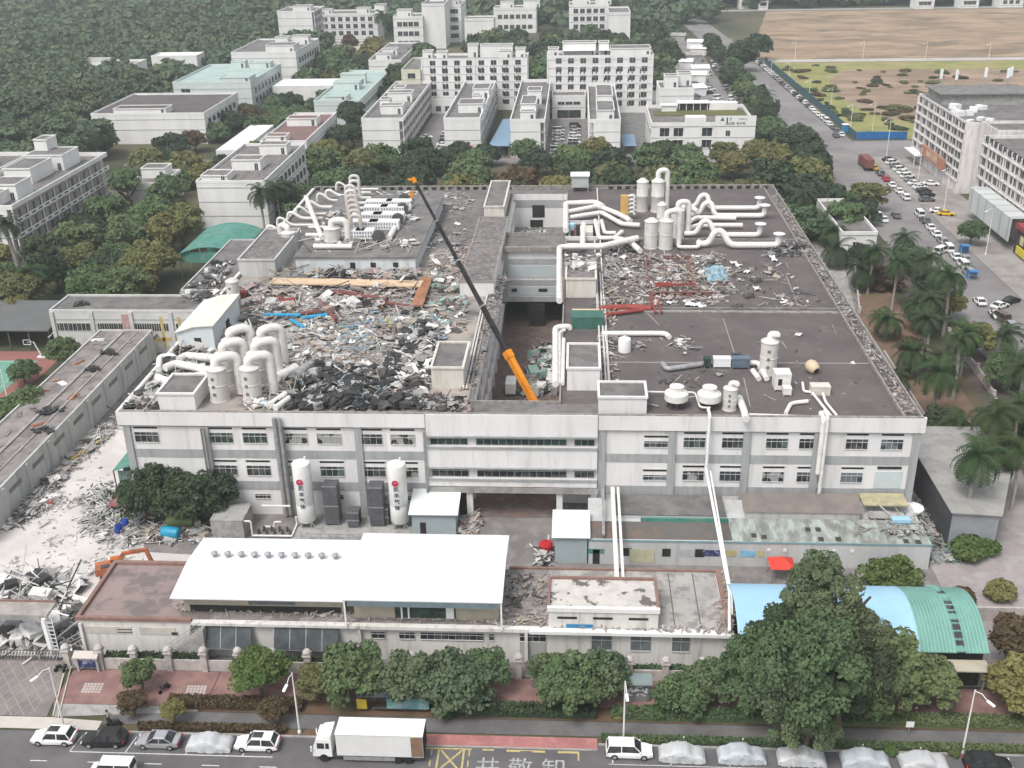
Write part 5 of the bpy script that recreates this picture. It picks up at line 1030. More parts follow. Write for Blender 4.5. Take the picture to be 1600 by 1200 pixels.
for i, (pts, z, r_, lab) in enumerate((
    ([(940, 521), (1040, 521), (1046, 527)], .5, .42, 'cream duct running right from the courtyard strip and turning down'),
    ([(1035, 568), (1042, 577), (1062, 574), (1100, 568)], .5, .4, 'grey round duct leading to the green motor'),
    ([(1170, 567), (1185, 567), (1198, 592)], .6, .4, 'white duct from the slate unit bending to the front'),
    ([(1176, 579), (1186, 592)], .35, .4, 'short loose white pipe beside the bent duct'),
    ([(1228, 645), (1236, 630), (1262, 627)], .35, .3, 'white elbow pipe at the front edge, right roof'),
    ([(1170, 648), (1280, 652), (1290, 640), (1300, 652)], .3, .22, 'low white pipe run along the front edge'),
    ([(1254, 598), (1256, 612), (1268, 612), (1298, 650)], .3, .2, 'thin white pipe zigzagging from the planter box'),
    ([(1286, 615), (1290, 628), (1308, 650)], .3, .2, 'thin white pipe right of the planter box'),
    ([(1155, 622), (1162, 640), (1166, 655)], .8, .5, 'thick cream duct bending over the front parapet'),
    ([(1008, 612), (1048, 613)], .8, .14, 'thin white water pipe left of the cooling towers'),
    ([(1070, 613), (1086, 613), (1094, 637), (1110, 637)], .8, .14, 'thin white water pipe between the cooling towers'),
    ([(925, 495), (1005, 484)], .5, .3, 'red pipe lying along the tar seam, right roof'),
    ([(936, 483), (975, 480), (1018, 482)], .4, .6, 'fat broken white duct lying on the roof behind the red pipe'),
    ([(247, 590), (262, 597), (330, 584)], 1.0, .62, 'fat white duct from the left edge to the nearest looped scrubber'),
    ([(258, 575), (275, 568), (332, 580)], 1.6, .62, 'fat white duct sloping to the middle looped scrubber'),
    ([(280, 562), (290, 556), (340, 560)], 1.6, .62, 'fat white duct beside the curved roof shed'),
    ([(248, 578), (250, 558), (268, 556), (276, 562)], .8, .5, 'dull hooked duct at the left roof edge'),
    ([(245, 592), (252, 578)], .5, .55, 'stub of pale green duct at the left roof edge'),
    ([(395, 636), (410, 630), (435, 637)], .35, .35, 'low white pipe at the foot of the looped scrubbers'),
    ([(420, 634), (446, 616)], .6, .5, 'loose white duct length right of the looped scrubbers'), ([(430, 638), (452, 622)], .5, .45, 'loose white duct length nearest the front edge'),
    ([(432, 590), (462, 574)], 1.0, .75, 'big loose white duct length behind the right looped scrubbers'), ([(462, 588), (482, 572)], .8, .7, 'big loose grey duct length in the felt heap'),
    ([(885, 385), (940, 385), (996, 372)], 2.2, .6, 'fat white duct running to the right-hand scrubber cluster'),
    ([(874, 470), (874, 386), (910, 386), (912, 350)], 1.2, .55, 'white duct along the courtyard edge with a right-angle bend'),
    ([(884, 360), (884, 318), (930, 316), (942, 322)], 1.6, .6, 'thick white duct looping above the rear courtyard corner'),
    ([(884, 332), (935, 322), (968, 335), (985, 345)], 1.2, .55, 'white duct crossing to the scrubber cluster, second from rear'),
    ([(890, 340), (940, 332), (972, 350), (1000, 352)], .9, .5, 'white duct crossing to the scrubber cluster, third from rear'),
    ([(930, 345), (936, 372), (960, 372), (972, 362)], .8, .45, 'white elbowed duct nested beside the open pit, outer one'),
    ([(940, 345), (945, 364), (962, 364)], .8, .4, 'white elbowed duct nested beside the open pit, inner one'),
    ([(960, 372), (985, 378), (1000, 392)], 1.2, .55, 'white duct snaking over the dark scrap heap'),
    ([(868, 600), (868, 512), (890, 510)], .6, .5, 'white duct on the courtyard rim that hooks over the green container'),
    ([(873, 600), (874, 520), (882, 516)], .4, .3, 'thinner white pipe on the courtyard rim'), ([(879, 600), (881, 530)], .4, .3, 'thin white pipe nearest the right penthouse'),
    ([(1090, 330), (1070, 318), (1058, 345)], 2.2, .5, 'white duct rising behind the right-hand scrubbers'),
    ([(1075, 358), (1090, 352), (1160, 352)], .9, .5, 'straight white duct between the cowled ducts'), ([(1078, 346), (1088, 340), (1150, 341)], .9, .5, 'upper straight white duct between the cowled ducts'),
    ([(1060, 378), (1060, 386), (1092, 386), (1092, 376)], .7, .35, 'rectangular white pipe loop in front of the cowled ducts'),
    )):
    pp = [P3(px, py, RZ+z) for px, py in pts]
    if i in (13, 14, 15, 31): pp = pp+[] if i != 31 else pp+[pp[-1]-Vector((0, 0, .5))]
    duct(lab, pp, r_, redp if 'red' in lab else (M('duct_greenish', (.42, .47, .42)) if 'pale green' in lab else (steel if 'grey' in lab else ductw)))
# loops on the plant deck, rear left
for i in range(9):
    y0 = G(600, 372-i*8.2, DZ)[1]; x0 = -41+i*.25
    x0 = G(568-i*.2+ (i*-2.2 if i < 7 else -1*i), 368-i*7, DZ)[0]
    pts = [(x0-1.9, y0, DZ+.3), (x0-1.9, y0, DZ+4.6), (x0, y0, DZ+4.6), (x0, y0, DZ+.8), (x0+2.6, y0, DZ+.8)]
    duct(f'tall inverted-U duct on the plant deck, {nth(i)} from the front of that row', pts, .36, M('duct_tan', (.42, .37, .33), (.5, .46, .43), .8, .6) if i < 5 else scrw, bend=.8, group='inverted-U ducts on the plant deck', n=8)
for i in range(8):
    x, y = G(452-14+i*15, 368-i*9.5, RZ); z = RZ
    y += (i % 3)*.6; pts = [(x-2.8, y, z+.6), (x-2.6, y, z+2.0+.3*(i % 2)), (x-1.6, y, z+2.1+.3*(i % 2)), (x+.3, y, z+.8), (x+4.5+(i*1.7 % 3), y, z+.8)]
    duct(f'white hooked exhaust duct on the left rear edge, {nth(i)} from the front', pts, .27 if i % 2 else .34, bend=.8, group='hooked ducts at the left rear edge', n=8)
for i, (a, b_, r_) in enumerate((((503, 372), (478, 308), .5), ((608, 372), (627, 338), .55), ((482, 355), (520, 355), .3), ((478, 367), (515, 367), .4), ((490, 385), (550, 385), .5))):
    p, q = P3(*a, DZ+.6), P3(*b_, DZ+.6); duct(['long white duct running back along the left rear roof', 'slanting white duct right of the air handlers', 'short white duct, upper of two beside the squat scrubber', 'short white duct, lower of two beside the squat scrubber', 'white duct lying at the front of the plant deck'][i], [p, q], r_)
x, y = G(632, 326, DZ)
for i in range(4):
    x, y = G((632, 629, 622, 592)[i], (320, 335, 352, 379)[i], DZ); t = thing('fan', f"dark centrifugal fan at the right end of air handler row {['one', 'two', 'three', 'four'][i]}", 'fan', (x, y, DZ), group='fans beside the air handlers'); o = MB(dksteel).lathe([(1.2, -.5), (1.2, .5), (0, .5)], 0, 0, 16).build('scroll', t, (0, 0, 1.3)); o.rotation_euler = (R(90), 0, 0); MB(steel).box(-1, -.5, 0, 1, .5, .25).build('base', t)
# cable rack strips beside the courtyard
for i, (px, p0, p1) in enumerate(((940, 612, 400), (947, 612, 430), (952, 600, 470), (934, 500, 380))):
    x = G(px, p0, RZ)[0]; y0 = G(px, p0, RZ)[1]; y1 = G(px, p1, RZ)[1]
    duct(f"long pale service pipe beside the east courtyard strip, {nth(i)} of four", [(x, y0, RZ+.5), (x, y1, RZ+.5)], .16, scrw, n=6, group='service pipes along the courtyard')
for i, px in enumerate((700, 712, 728, 742)):
    x, y0 = G(px+24, 610, RZ); y1 = G(770, 430+i*8, RZ)[1]
    duct(f"long pale service pipe on the west rim of the courtyard, {nth(i)} of four", [(CW0-.7-i*.45, y0, RZ+.4), (CW0-.7-i*.45, y1-i*14, RZ+.4)], .15, scrw, n=6, group='service pipes along the courtyard')
# facade downpipes
for i, (px, r_, top, bot, m) in enumerate(((432, .32, 15.9, .5, steel), (440, .24, 15.9, .5, steel), (316, .12, 14.2, 1, concd), (321, .12, 14.2, 1, concd), (1107, .22, 16.8, 8, whites), (1290, .24, 16.8, 3, ductw), (1284, .34, 16.4, 8.2, ductw), (663, .14, 14, 1, steel))):
    x = fx(px, 660); pts = [(x, FY0-.95, bot), (x, FY0-.95, top)] + ([(x, FY0+1.0, top)] if top > 16.2 else [])
    duct(['thick grey downpipe on the left half of the facade', 'second grey downpipe beside the thick one', 'thin dark pipe left of the first window pair', 'thin dark pipe paired with it', 'white pipe dropping from the cooling towers', 'white pipe pair dropping at the right part of the facade', 'short thick white duct on the right part of the facade', 'thin pipe at the joint of the link block'][i], pts, r_, m, bend=.4, name='downpipe', cat='pipe', n=8)
# long overhead pipes from the facade to the street building
t = thing('pipe_bridge', 'straight white covered pipe bridge from the factory to the street building roof', 'pipe bridge', (0, 0, 0))
a = on(FY0-1, 957, 762); e = P3(964, 908, 5.4)
b = MB(ductw, steel); b.beam(a, e, .55, .35, 0).beam(a+Vector((-1.3, 0, -.2)), Vector((e.x-1.35, 119, 4.4)), .35, .3, 1).beam(a+Vector((.75, 0, 0)), e+Vector((.75, 0, 0)), .35, .3, 0); b.build('pipe_cover', t); MB(conc).box(a.x-1.4, FY0-1.4, 0, a.x-1.1, FY0-1.1, a.z-.4).box(e.x-.2, 110.8, 0, e.x+.2, 111.2, 5.2).build('supports', t)
duct('pair of slanting white pipes from the cooling towers down to the street building corner', [(fx(1107, 660), FY0-1.1, 16.6), (fx(1104, 700), FY0-1.1, 8.6), tuple(P3(1140, 925, 5.6)), tuple(P3(1140, 985, 5.6)), tuple(P3(1140, 985, 2.0))], .2, whites, bend=.4, name='overhead_pipe', cat='pipe')
duct('second slanting white pipe just right of the first', [(fx(1107, 660)+.55, FY0-1.1, 8.4), tuple(P3(1144, 935, 5.6)), tuple(P3(1144, 960, 5.5))], .13, whites, bend=.4, name='overhead_pipe', cat='pipe')
# small red cabinet by the left roof edge
boxunit('small red and white cabinet beside the greyish scrubber, left edge of the roof', 380, 473, 1.2, 1.0, 1.9, redp, grille=False, legs=0, cat='cabinet')
boxunit('pale rooftop box with an elbow duct, behind the curved roof shed', 348, 486, 2.6, 2.0, 1.6, creamw, grille=False, legs=0, cat='cabinet')

# ================================================================ mobile crane in the courtyard
B0 = P3(876, 705, 3.0); 
tipY = 168.0; TIP = on(tipY, 648, 283)
J = on(B0.y+(tipY-B0.y)*.36, 800, 552)
cr = thing('mobile_crane', 'orange mobile crane in the courtyard with a long black telescopic boom raised to the upper left', 'crane', (-7.5, 141.5, 0))
o0 = Vector((-7.5, 141.5, 0))
def L(v): return Vector(v)-o0
dirv = (TIP-B0).normalized(); LEN = (TIP-B0).length
s1_ = (J-B0).length
b = MB(craney); b.beam(L(B0), L(B0+dirv*(LEN*.36)), .85, 1.0).beam(L(B0+dirv*(LEN*.335)), L(B0+dirv*(LEN*.36)), 1.05, 1.25); b.build('boom_base', cr)
prev = LEN*.36
for i, f_ in enumerate((.53, .70, .85, 1.0)):
    wd = .6-.1*i; MB(blackp).beam(L(B0+dirv*prev), L(B0+dirv*(LEN*f_)), wd, wd+.1).build('boom_section', cr)
    MB(steel).beam(L(B0+dirv*(LEN*f_-.35)), L(B0+dirv*(LEN*f_-.1)), wd+.08, wd+.2).build('collar', cr) if i < 3 else None
    prev = LEN*f_
tp = B0+dirv*LEN
b = MB(craney); b.beam(L(tp-dirv*.3), L(tp+dirv*.5+Vector((-.1, 0, .1))), .42, .5).beam(L(tp+dirv*.3), L(tp+Vector((-1.1, 0, .25))), .3, .3); b.build('boom_head', cr)
hk = on(tipY, 643, 300); b = MB(craney, dksteel); b.ob(*(L(hk)-Vector((0, 0, .9))), .45, .4, 1.0, 0, 0).tube([L(hk)+Vector((0, 0, -1)), L(hk)+Vector((.35, 0, -1.5)), L(hk)+Vector((0, 0, -1.9)), L(hk)+Vector((-.3, 0, -1.6))], .1, 6, 1); b.build('hook_block', cr)
b = MB(dksteel)
for dx in (-.2, .2): b.tube([L(hk)+Vector((dx, 0, .3)), L(tp)+Vector((dx-.9, 0, .2))], .03, 5)
b.build('hoist_rope', cr)
MB(craney).box(-1.4, -5, 1.0, 1.4, 6, 1.7).box(-1.2, -4.5, 1.7, 1.2, .5, 3.2).build('chassis', cr); MB(craney).box(-1.3, 6, .8, 1.3, 8, 2.6).build('cab', cr); MB(glassd).box(-1.2, 8.0, 1.6, 1.2, 8.03, 2.5).build('windscreen', cr)
wl = MB(rubber).lathe([(.35, -.2), (.55, -.2), (.55, .2), (.35, .2)], 0, 0, 14).mesh('wheel')
for yy in (-3.5, -2, 3.2, 5):
    for s_ in (-1.3, 1.3): o = inst(wl, 'wheel', cr, (s_, yy, .55)); o.rotation_euler = (0, R(90), 0)
b = MB(craney); b.beam(L(B0+dirv*8)+Vector((0, 0, -.7)), (0, 3, 2.2), .35, .35); b.build('lift_cylinder', cr)
# ================================================================ vehicles
def car_meshes(kind, L_=4.6, W_=1.82, H_=1.5):
    """lower body, glass house, roof; x forward is +X"""
    wd = W_/2
    if kind == 'suv': sh = [(-L_/2, .62), (-L_/2+.05, 1.0), (-L_*.36, 1.02), (-.05, .98), (L_*.18, .97), (L_*.40, .86), (L_/2-.05, .70), (L_/2, .5)]; cab = (-L_*.47, -L_*.36, L_*.08, L_*.23, 1.66)
    elif kind == 'mpv': sh = [(-L_/2, .62), (-L_/2+.05, 1.0), (-L_*.36, 1.04), (-.05, 1.0), (L_*.22, .98), (L_*.40, .86), (L_/2-.05, .70), (L_/2, .5)]; cab = (-L_*.485, -L_*.43, L_*.10, L_*.27, 1.74)
    elif kind == 'sedan': sh = [(-L_/2, .6), (-L_/2+.06, .92), (-L_*.30, .95), (-.05, .93), (L_*.2, .90), (L_*.40, .78), (L_/2-.06, .62), (L_/2, .45)]; cab = (-L_*.38, -L_*.2, L_*.06, L_*.24, 1.44)
    else: sh = [(-L_/2, .6), (-L_/2+.03, 1.05), (-L_*.40, 1.08), (0, 1.05), (L_*.3, 1.0), (L_*.40, .92), (L_/2-.05, .75), (L_/2, .5)]; cab = (-L_*.49, -L_*.46, L_*.22, L_*.36, 1.9)
    def ring(x, top):
        t = abs(x)/(L_/2); w_ = wd*(1-.10*max(0, t-.6)/.4*1.6); lo = .26 if t < .95 else .36
        return [(x, -w_*.96, lo), (x, -w_, lo+.22), (x, -w_*1.0, top-.2), (x, -w_*.93, top-.04), (x, -w_*.6, top), (x, w_*.6, top), (x, w_*.93, top-.04), (x, w_*1.0, top-.2), (x, w_, lo+.22), (x, w_*.96, lo)]
    b = MB(carcols['white']); rs = [ring(x, z) for x, z in sh]; n = 10; v = [p for r in rs for p in r]
    fs = [(i*n+j, (i+1)*n+j, (i+1)*n+(j+1) % n, i*n+(j+1) % n) for i in range(len(rs)-1) for j in range(n)]
    b.add(v, fs, 0, True); b.add(rs[0], [tuple(range(n))], 0).add(rs[-1], [tuple(range(n-1, -1, -1))], 0)
    b.v = [tuple(q) for q in b.v]
    a0, a1, a2, a3, zt = cab; zb = .9 if kind != 'van' else 1.0; wb, wt = wd*.93, wd*.76
    g_ = MB(glassd); g_.add([(a0, -wb, zb), (a3, -wb, zb), (a2, -wt, zt-.06), (a1, -wt, zt-.06), (a0, wb, zb), (a3, wb, zb), (a2, wt, zt-.06), (a1, wt, zt-.06)],
        [(0, 1, 2, 3), (5, 4, 7, 6), (1, 5, 6, 2), (4, 0, 3, 7), (3, 2, 6, 7)], 0)
    r_ = MB(carcols['white']); r_.add([(a1-.04, -wt-.02, zt-.07), (a2+.04, -wt-.02, zt-.07), (a2-.1, -wt*.75, zt), (a1+.1, -wt*.75, zt), (a1-.04, wt+.02, zt-.07), (a2+.04, wt+.02, zt-.07), (a2-.1, wt*.75, zt), (a1+.1, wt*.75, zt)],
        [(0, 1, 2, 3), (5, 4, 7, 6), (1, 5, 6, 2), (4, 0, 3, 7), (3, 2, 6, 7)], 0, False)
    for s_ in (-1, 1):
        for (xa, xb) in ((a0, a1), (a3, a2)): r_.beam((xa, s_*(wb+.01), zb-.02), (xb, s_*(wt+.01), zt-.05), .09, .05)
        xm = (a1+a2)/2; r_.beam((xm, s_*(wb+.012), zb), (xm-.02, s_*(wt+.012), zt-.05), .09, .04)
        r_.box(a3-.28, s_*(wd+.02)-.09, .95, a3-.12, s_*(wd+.02)+.09, 1.08)
    w_ = MB(rubber).lathe([(.2, -.11), (.33, -.11), (.345, -.06), (.345, .06), (.33, .11), (.2, .11)], 0, 0, 18)
    rim = MB(steel).lathe([(.0, -.125), (.2, -.12)], 0, 0, 10, smooth=False).lathe([(.0, .125), (.2, .12)], 0, 0, 10, smooth=False)
    hl = MB(litw).box(L_/2-.12, -.17, .56, L_/2-.02, .17, .70); tl = MB(litred).box(-L_/2-.01, -.2, .72, -L_/2+.08, .2, .88)
    return b, g_, r_, w_, rim, hl, tl, L_, wd
CARP = {}
def car_near(kind, colour, label, x, y, rz, extra=None, Ls=4.6, glassroof=False, name='parked_car'):
    k = kind
    if k not in CARP:
        q = car_meshes(kind, Ls); CARP[k] = tuple(z.mesh(n) for z, n in zip(q[:7], ('body', 'glass', 'roof', 'wheel', 'rim', 'headlight', 'taillight')))+(q[7], q[8])
    me = CARP[k]; L_, wd = me[7], me[8]; t = thing(name, label, 'van' if kind == 'van' else 'car', (x, y, -.02), rz, 'cars parked along the front street'); m = carcols[colour]
    def part(i, n, par, loc=(0, 0, 0), mm=None):
        o = inst(me[i], n, par, loc)
        if mm: o.material_slots[0].link = 'OBJECT'; o.material_slots[0].material = mm
        return o
    part(0, 'body', t, mm=m); part(1, 'windows', t); part(2, 'roof', t, mm=m)
    for sx in (-1, 1):
        for sy in (-1, 1):
            w_ = part(3, 'wheel', t, (sx*L_*.31, sy*(wd-.1), .345)); w_.rotation_euler = (R(90), 0, 0); part(4, 'rim', w_)
    for sy in (-1, 1): part(5, 'headlight', t, (0, sy*.62, 0)); part(6, 'taillight', t, (0, sy*.66, 0))
    if glassroof: MB(glassd).box(-.75, -.42, 1.655, .35, .42, 1.67).build('sunroof', t)
    return t
car_near('suv', 'white', 'white car with a grey glass roof, nose left, first in the kerb row by the lamp', -54.7, 84.5, math.pi, glassroof=True)
car_near('suv', 'black', 'black car in the kerb row, between two pale cars on the left', -49.2, 84.4, math.pi+.03)
car_near('sedan', 'silver', 'silver grey saloon in the kerb row, just right of the black car', -43.4, 84.4, math.pi)
car_near('suv', 'white', 'white car with a black glass roof and dark rear window, left of the delivery truck', -32.9, 84.4, math.pi, glassroof=True)
car_near('mpv', 'white', 'white people carrier parked by the central street lamp, nose right', 5.7, 84.8, 0, Ls=4.8)
car_near('van', 'white', 'white van roof cut by the bottom edge, in the driving lane', -46.6, 80.1, math.pi)
# cars under covers
cm = None
def covered(label, x, y, s_):
    rnd = random.Random(s_); b = MB(cover); L_, W_ = 4.7, 1.95; nx, ny = 22, 16
    prof = [(-1, .55), (-.9, .95), (-.62, 1.05), (-.42, 1.42), (-.05, 1.5), (.2, 1.45), (.45, 1.0), (.8, .9), (.95, .6), (1, .4)]
    def top(u):
        for (a, c), (e, f_) in zip(prof, prof[1:]):
            if a <= u <= e: return c+(f_-c)*(u-a)/(e-a)
        return .4
    for i in range(nx+1):
        u = -1+2*i/nx; h = top(u)
        for j in range(ny+1):
            a = math.pi*j/ny; cy = math.cos(a); sy = math.sin(a); fl = .3*rnd.uniform(-1, 1)
            ww = W_/2*(1-.12*abs(u)**4)*math.copysign(abs(cy)**.35, cy)*(1+.07*(1-sy)); z = .12+(h-.12)*abs(sy)**.42
            b.v.append((u*L_/2, ww+fl*.25, z+fl*.12*(sy > .1)))
    b.f = [(i*(ny+1)+j, i*(ny+1)+j+1, (i+1)*(ny+1)+j+1, (i+1)*(ny+1)+j) for i in range(nx) for j in range(ny)]
    b.f += [tuple(range(ny, -1, -1)), tuple(nx*(ny+1)+j for j in range(ny+1))]
    b.m = [0]*len(b.f); b.sm = [True]*len(b.f)
    o = b.build('covered_car', None, (x, y, -.02), rnd.uniform(-.03, .03)); q = rnd.uniform(.93, 1.05); o.scale = (q, rnd.uniform(.95, 1.05), rnd.uniform(.88, 1.1)); o.data.materials[0] = coverb if s_ in (3, 5) else cover; return tag(o, label, 'car', 'cars under silver covers')
covered('car under a silver cover, between the silver saloon and the white car', -37.9, 84.3, 1)
for i, px in enumerate((1066, 1159, 1252, 1350, 1440)):
    x = G(px, 1190)[0]; covered(f"car under a silver cover at the bottom right kerb, {nth(i)} to the right of the white people carrier", x+.0, 84.6-(.2 if i > 2 else 0), i+2)
car_near('suv', 'black', 'dark car at the bottom right corner, beyond the last covered car', G(1540, 1196)[0], 84.2, 0)
# box truck
t = thing('delivery_truck', 'white box lorry with ribbed body and open brown rear corner, at the bus bay', 'lorry', (-26.6, 83.7, -.02), 0, None, (.88, 1, 1))
rib = M('ribbed_white', (.72, .72, .70), (.66, .66, .65), .5, .5, stripes=('X', 5.5, (.56, .56, .55), .8))
MB(rib).box(2.9, -1.2, 1.0, 13.0, 1.25, 3.75).build('cargo_box', t); MB(M('box_roof', (.78, .78, .74), (.66, .66, .62), 2.4, .6, stretch=(2, .2, 1), stripes=('X', 3, (.6, .6, .57), .85))).box(2.85, -1.25, 3.752, 13.05, 1.3, 3.8).build('cargo_roof', t)
MB(M('plywood', (.24, .15, .10), (.18, .11, .08), 1)).box(11.6, -1.23, 1.1, 12.95, -1.205, 3.6).box(13.0, -1.1, 1.1, 13.04, 1.15, 3.6, dark).build('open_rear_door', t)
tw = M('truck_white', (.76, .76, .75), (.74, .74, .73), 1, .3)
MB(tw).add([(0, -1.1, .7), (2.3, -1.1, .7), (2.3, -1.1, 2.9), (.55, -1.1, 2.9), (.05, -1.1, 1.7), (0, 1.1, .7), (2.3, 1.1, .7), (2.3, 1.1, 2.9), (.55, 1.1, 2.9), (.05, 1.1, 1.7)], [(0, 1, 2, 3, 4), (9, 8, 7, 6, 5), (0, 4, 9, 5), (4, 3, 8, 9), (3, 2, 7, 8), (1, 6, 7, 2), (0, 5, 6, 1)]).add([(.7, -1.0, 2.9), (2.3, -1.1, 2.9), (2.3, -1.1, 3.35), (1.2, -.95, 3.3), (.7, 1.0, 2.9), (2.3, 1.1, 2.9), (2.3, 1.1, 3.35), (1.2, .95, 3.3)], [(0, 1, 2, 3), (7, 6, 5, 4), (0, 3, 7, 4), (3, 2, 6, 7)]).build('cab', t)
MB(glassd).box(.6, -1.13, 1.75, 1.45, -1.102, 2.45).box(1.6, -1.13, 1.75, 2.0, -1.102, 2.45).add([(.09, -1.0, 1.78), (.5, -1.0, 2.75), (.5, 1.0, 2.75), (.09, 1.0, 1.78)], [(3, 2, 1, 0)]).build('windows', t)
MB(dksteel, steel).box(.4, -1.0, .55, 12.8, 1.0, .98).box(3.6, -1.15, .35, 9.6, -1.05, .8, steel).build('chassis', t)
wl2 = MB(rubber, steel).lathe([(.25, -.16), (.48, -.16), (.5, -.1), (.5, .1), (.48, .16), (.25, .16)], 0, 0, 20).lathe([(0, -.12), (.25, -.14)], 0, 0, 12, steel, False).lathe([(0, .12), (.25, .14)], 0, 0, 12, steel, False).mesh('wheel')
for wx in (1.3, 9.9, 11.1):
    for wy in (-.98, .98): inst(wl2, 'wheel', t, (wx, wy, .5)).rotation_euler = (R(90), 0, 0)
MB(tw).box(-.12, -1.35, 1.5, .02, -1.15, 2.1).box(-.12, 1.15, 1.5, .02, 1.35, 2.1).build('mirrors', t)
MB(litw).box(-.03, -.95, .8, .02, -.6, 1.05).box(-.03, .6, .8, .02, .95, 1.05).build('headlights', t)
# distant cars: one mesh each, three body kinds in several paints
FC = {}
def farcar(colour, x, y, rz, label, group, kind='sedan'):
    k = (colour, kind)
    if k not in FC:
        q = car_meshes(kind, 4.5); b = MB(carcols[colour], glassd, rubber)
        def merge(o, mi, off=(0, 0, 0), rot=False):
            n0 = len(b.v)
            for a, c, d in o.v:
                if rot: a, c, d = a, d, c
                b.v.append((a+off[0], c+off[1], d+off[2]))
            for f in o.f: b.f.append(tuple(i+n0 for i in f)); b.m.append(mi); b.sm.append(False)
        merge(q[0], 0); merge(q[1], 1); merge(q[2], 0)
        for sx in (-1, 1):
            for sy in (-1, 1): merge(q[3], 2, (sx*1.4, sy*.82, .345), True)
        FC[k] = b.mesh('parked_car')
    o = inst(FC[k], 'parked_car', None, (x, y, -.02), rz); return tag(o, label, 'car', group)
random.seed(21); CC = ['white']*9+['silver']*3+['grey', 'black', 'black']
def carrow(x0, y0, x1, y1, n, where, end, group, rz=None, jit=.15, cols=None, skip=()):
    a = math.atan2(y1-y0, x1-x0)
    for i in range(n):
        if i in skip: continue
        u = i/max(1, n-1); c = cols[i % len(cols)] if cols else random.choice(CC)
        farcar(c, x0+(x1-x0)*u+random.uniform(-jit, jit), y0+(y1-y0)*u+random.uniform(-jit, jit), a if rz is None else rz+random.uniform(-.04, .04), f"{c} car {where}, {nth(i)} from the {end}", group, random.choice(['sedan', 'sedan', 'suv', 'van']))
NB = math.pi/2
carrow(92.2, 384, 88.5, 560, 30, 'in the long row by the blue fence', 'near end', 'cars parked along the blue fence', NB)
carrow(91.5, 300, 91.5, 335, 6, 'in the left parking row by the main road', 'near end', 'cars in the left parking row', NB, cols=['white', 'white', 'white', 'red', 'grey', 'yellow'])
carrow(98.5, 303, 99, 346, 11, 'parked side-on before the antenna block', 'near end', 'cars parked before the antenna block', 0.25, cols=['black', 'black', 'white', 'white', 'silver', 'white', 'white', 'white', 'grey', 'white', 'black'])
carrow(88.2, 235, 90.6, 283, 9, 'in the kerb row beside the billboard', 'near end', 'cars along the kerb by the billboard', NB)
carrow(87.0, 187, 84.3, 217, 5, 'in the near right kerb row', 'near end', 'cars in the near right kerb row', NB, cols=['silver', 'white', 'silver', 'white', 'white'])
for px, py, c, rz, lab in ((1563, 497, 'brown', 1.9, 'silver-brown van standing at the road edge below the white car, far right'), (1562, 478, 'white', .6, 'white car turned across the kerb, far right'), (1580, 470, 'black', .6, 'black car beside the turned white car, far right'),
                           (1400, 337, 'grey', NB, 'dark car driving on the main road'), (1380, 343, 'white', NB, 'white car parked left of the main road by the gatehouse'), (1372, 336, 'white', NB, 'second white car left of the main road by the gatehouse'), (1260, 333, 'white', 0, 'white car under the trees right of the factory rear corner'),
                           (1448, 312, 'grey', .1, 'grey saloon crossing the parking area'), (1466, 330, 'white', -.3, 'white taxi in the parking area near the lamp'), (1478, 334, 'yellow', -.2, 'orange car in the parking area beside the taxi'), (1455, 287, 'white', -.3, 'white car before the orange shop sign'), (1508, 405, 'silver', NB, 'pale car under the small tree in the parking area'),
                           (1306, 212, 'grey', NB, 'dark car on the road near the blue fence corner'), (1314, 208, 'grey', NB, 'second dark car at the blue fence corner'), (1196, 138, 'white', NB, 'white car driving on the far road'), (1470, 393, 'white', .8, 'white van half hidden by palms at the main road'), (1240, 130, 'white', NB, 'white car alone in the far lane')):
    x, y = G(px, py, .4); farcar(c, x, y, rz, lab, None, 'van' if 'van' in lab else 'sedan')
carrow(-46.5, 372, -46.5, 428, 12, 'parked between the left pair of dormitory wings', 'near end', 'cars between the left dormitory wings', 0)
carrow(-54.0, 366, -54.0, 385, 4, 'by the left dormitory gallery', 'near end', 'cars by the left gallery', 0)
carrow(-7, 358, -7, 400, 9, 'in the left column of the right dormitory court', 'near end', 'cars in the right dormitory court', 0.15, skip=(3,)); carrow(-1, 358, -1, 402, 9, 'in the right column of the right dormitory court', 'near end', 'cars in the right dormitory court', -.1)
carrow(64, 430, 70, 560, 16, 'in the crowded lot left of the main road', 'near end', 'cars in the crowded lot', .9, 2.5); carrow(55, 430, 60, 540, 12, 'in the second line of the crowded lot', 'near end', 'cars in the crowded lot', .3, 2.5); carrow(46, 440, 52, 520, 8, 'in the third line of the crowded lot', 'near end', 'cars in the crowded lot', .3, 2.5)
# red lorry / bus at the junction
x, y = G(1352, 262); t = thing('lorry', 'red and brown lorry stopped at the junction by the parked cars', 'lorry', (x, y, -.02), NB)
MB(M('lorry_red', (.2, .075, .06), (.15, .07, .055), 1)).box(-5, -1.25, 1, 3, 1.25, 3.6).build('cargo_box', t); MB(M('lorry_brown', (.22, .12, .1))).box(3.2, -1.2, .6, 5.2, 1.2, 3).build('cab', t); MB(glassd).box(5.2, -1.0, 1.7, 5.23, 1, 2.7).build('windscreen', t)
for wx in (-3.6, -2.4, 4.2):
    for wy in (-1, 1): inst(wl2, 'wheel', t, (wx, wy, .5)).rotation_euler = (R(90), 0, 0)
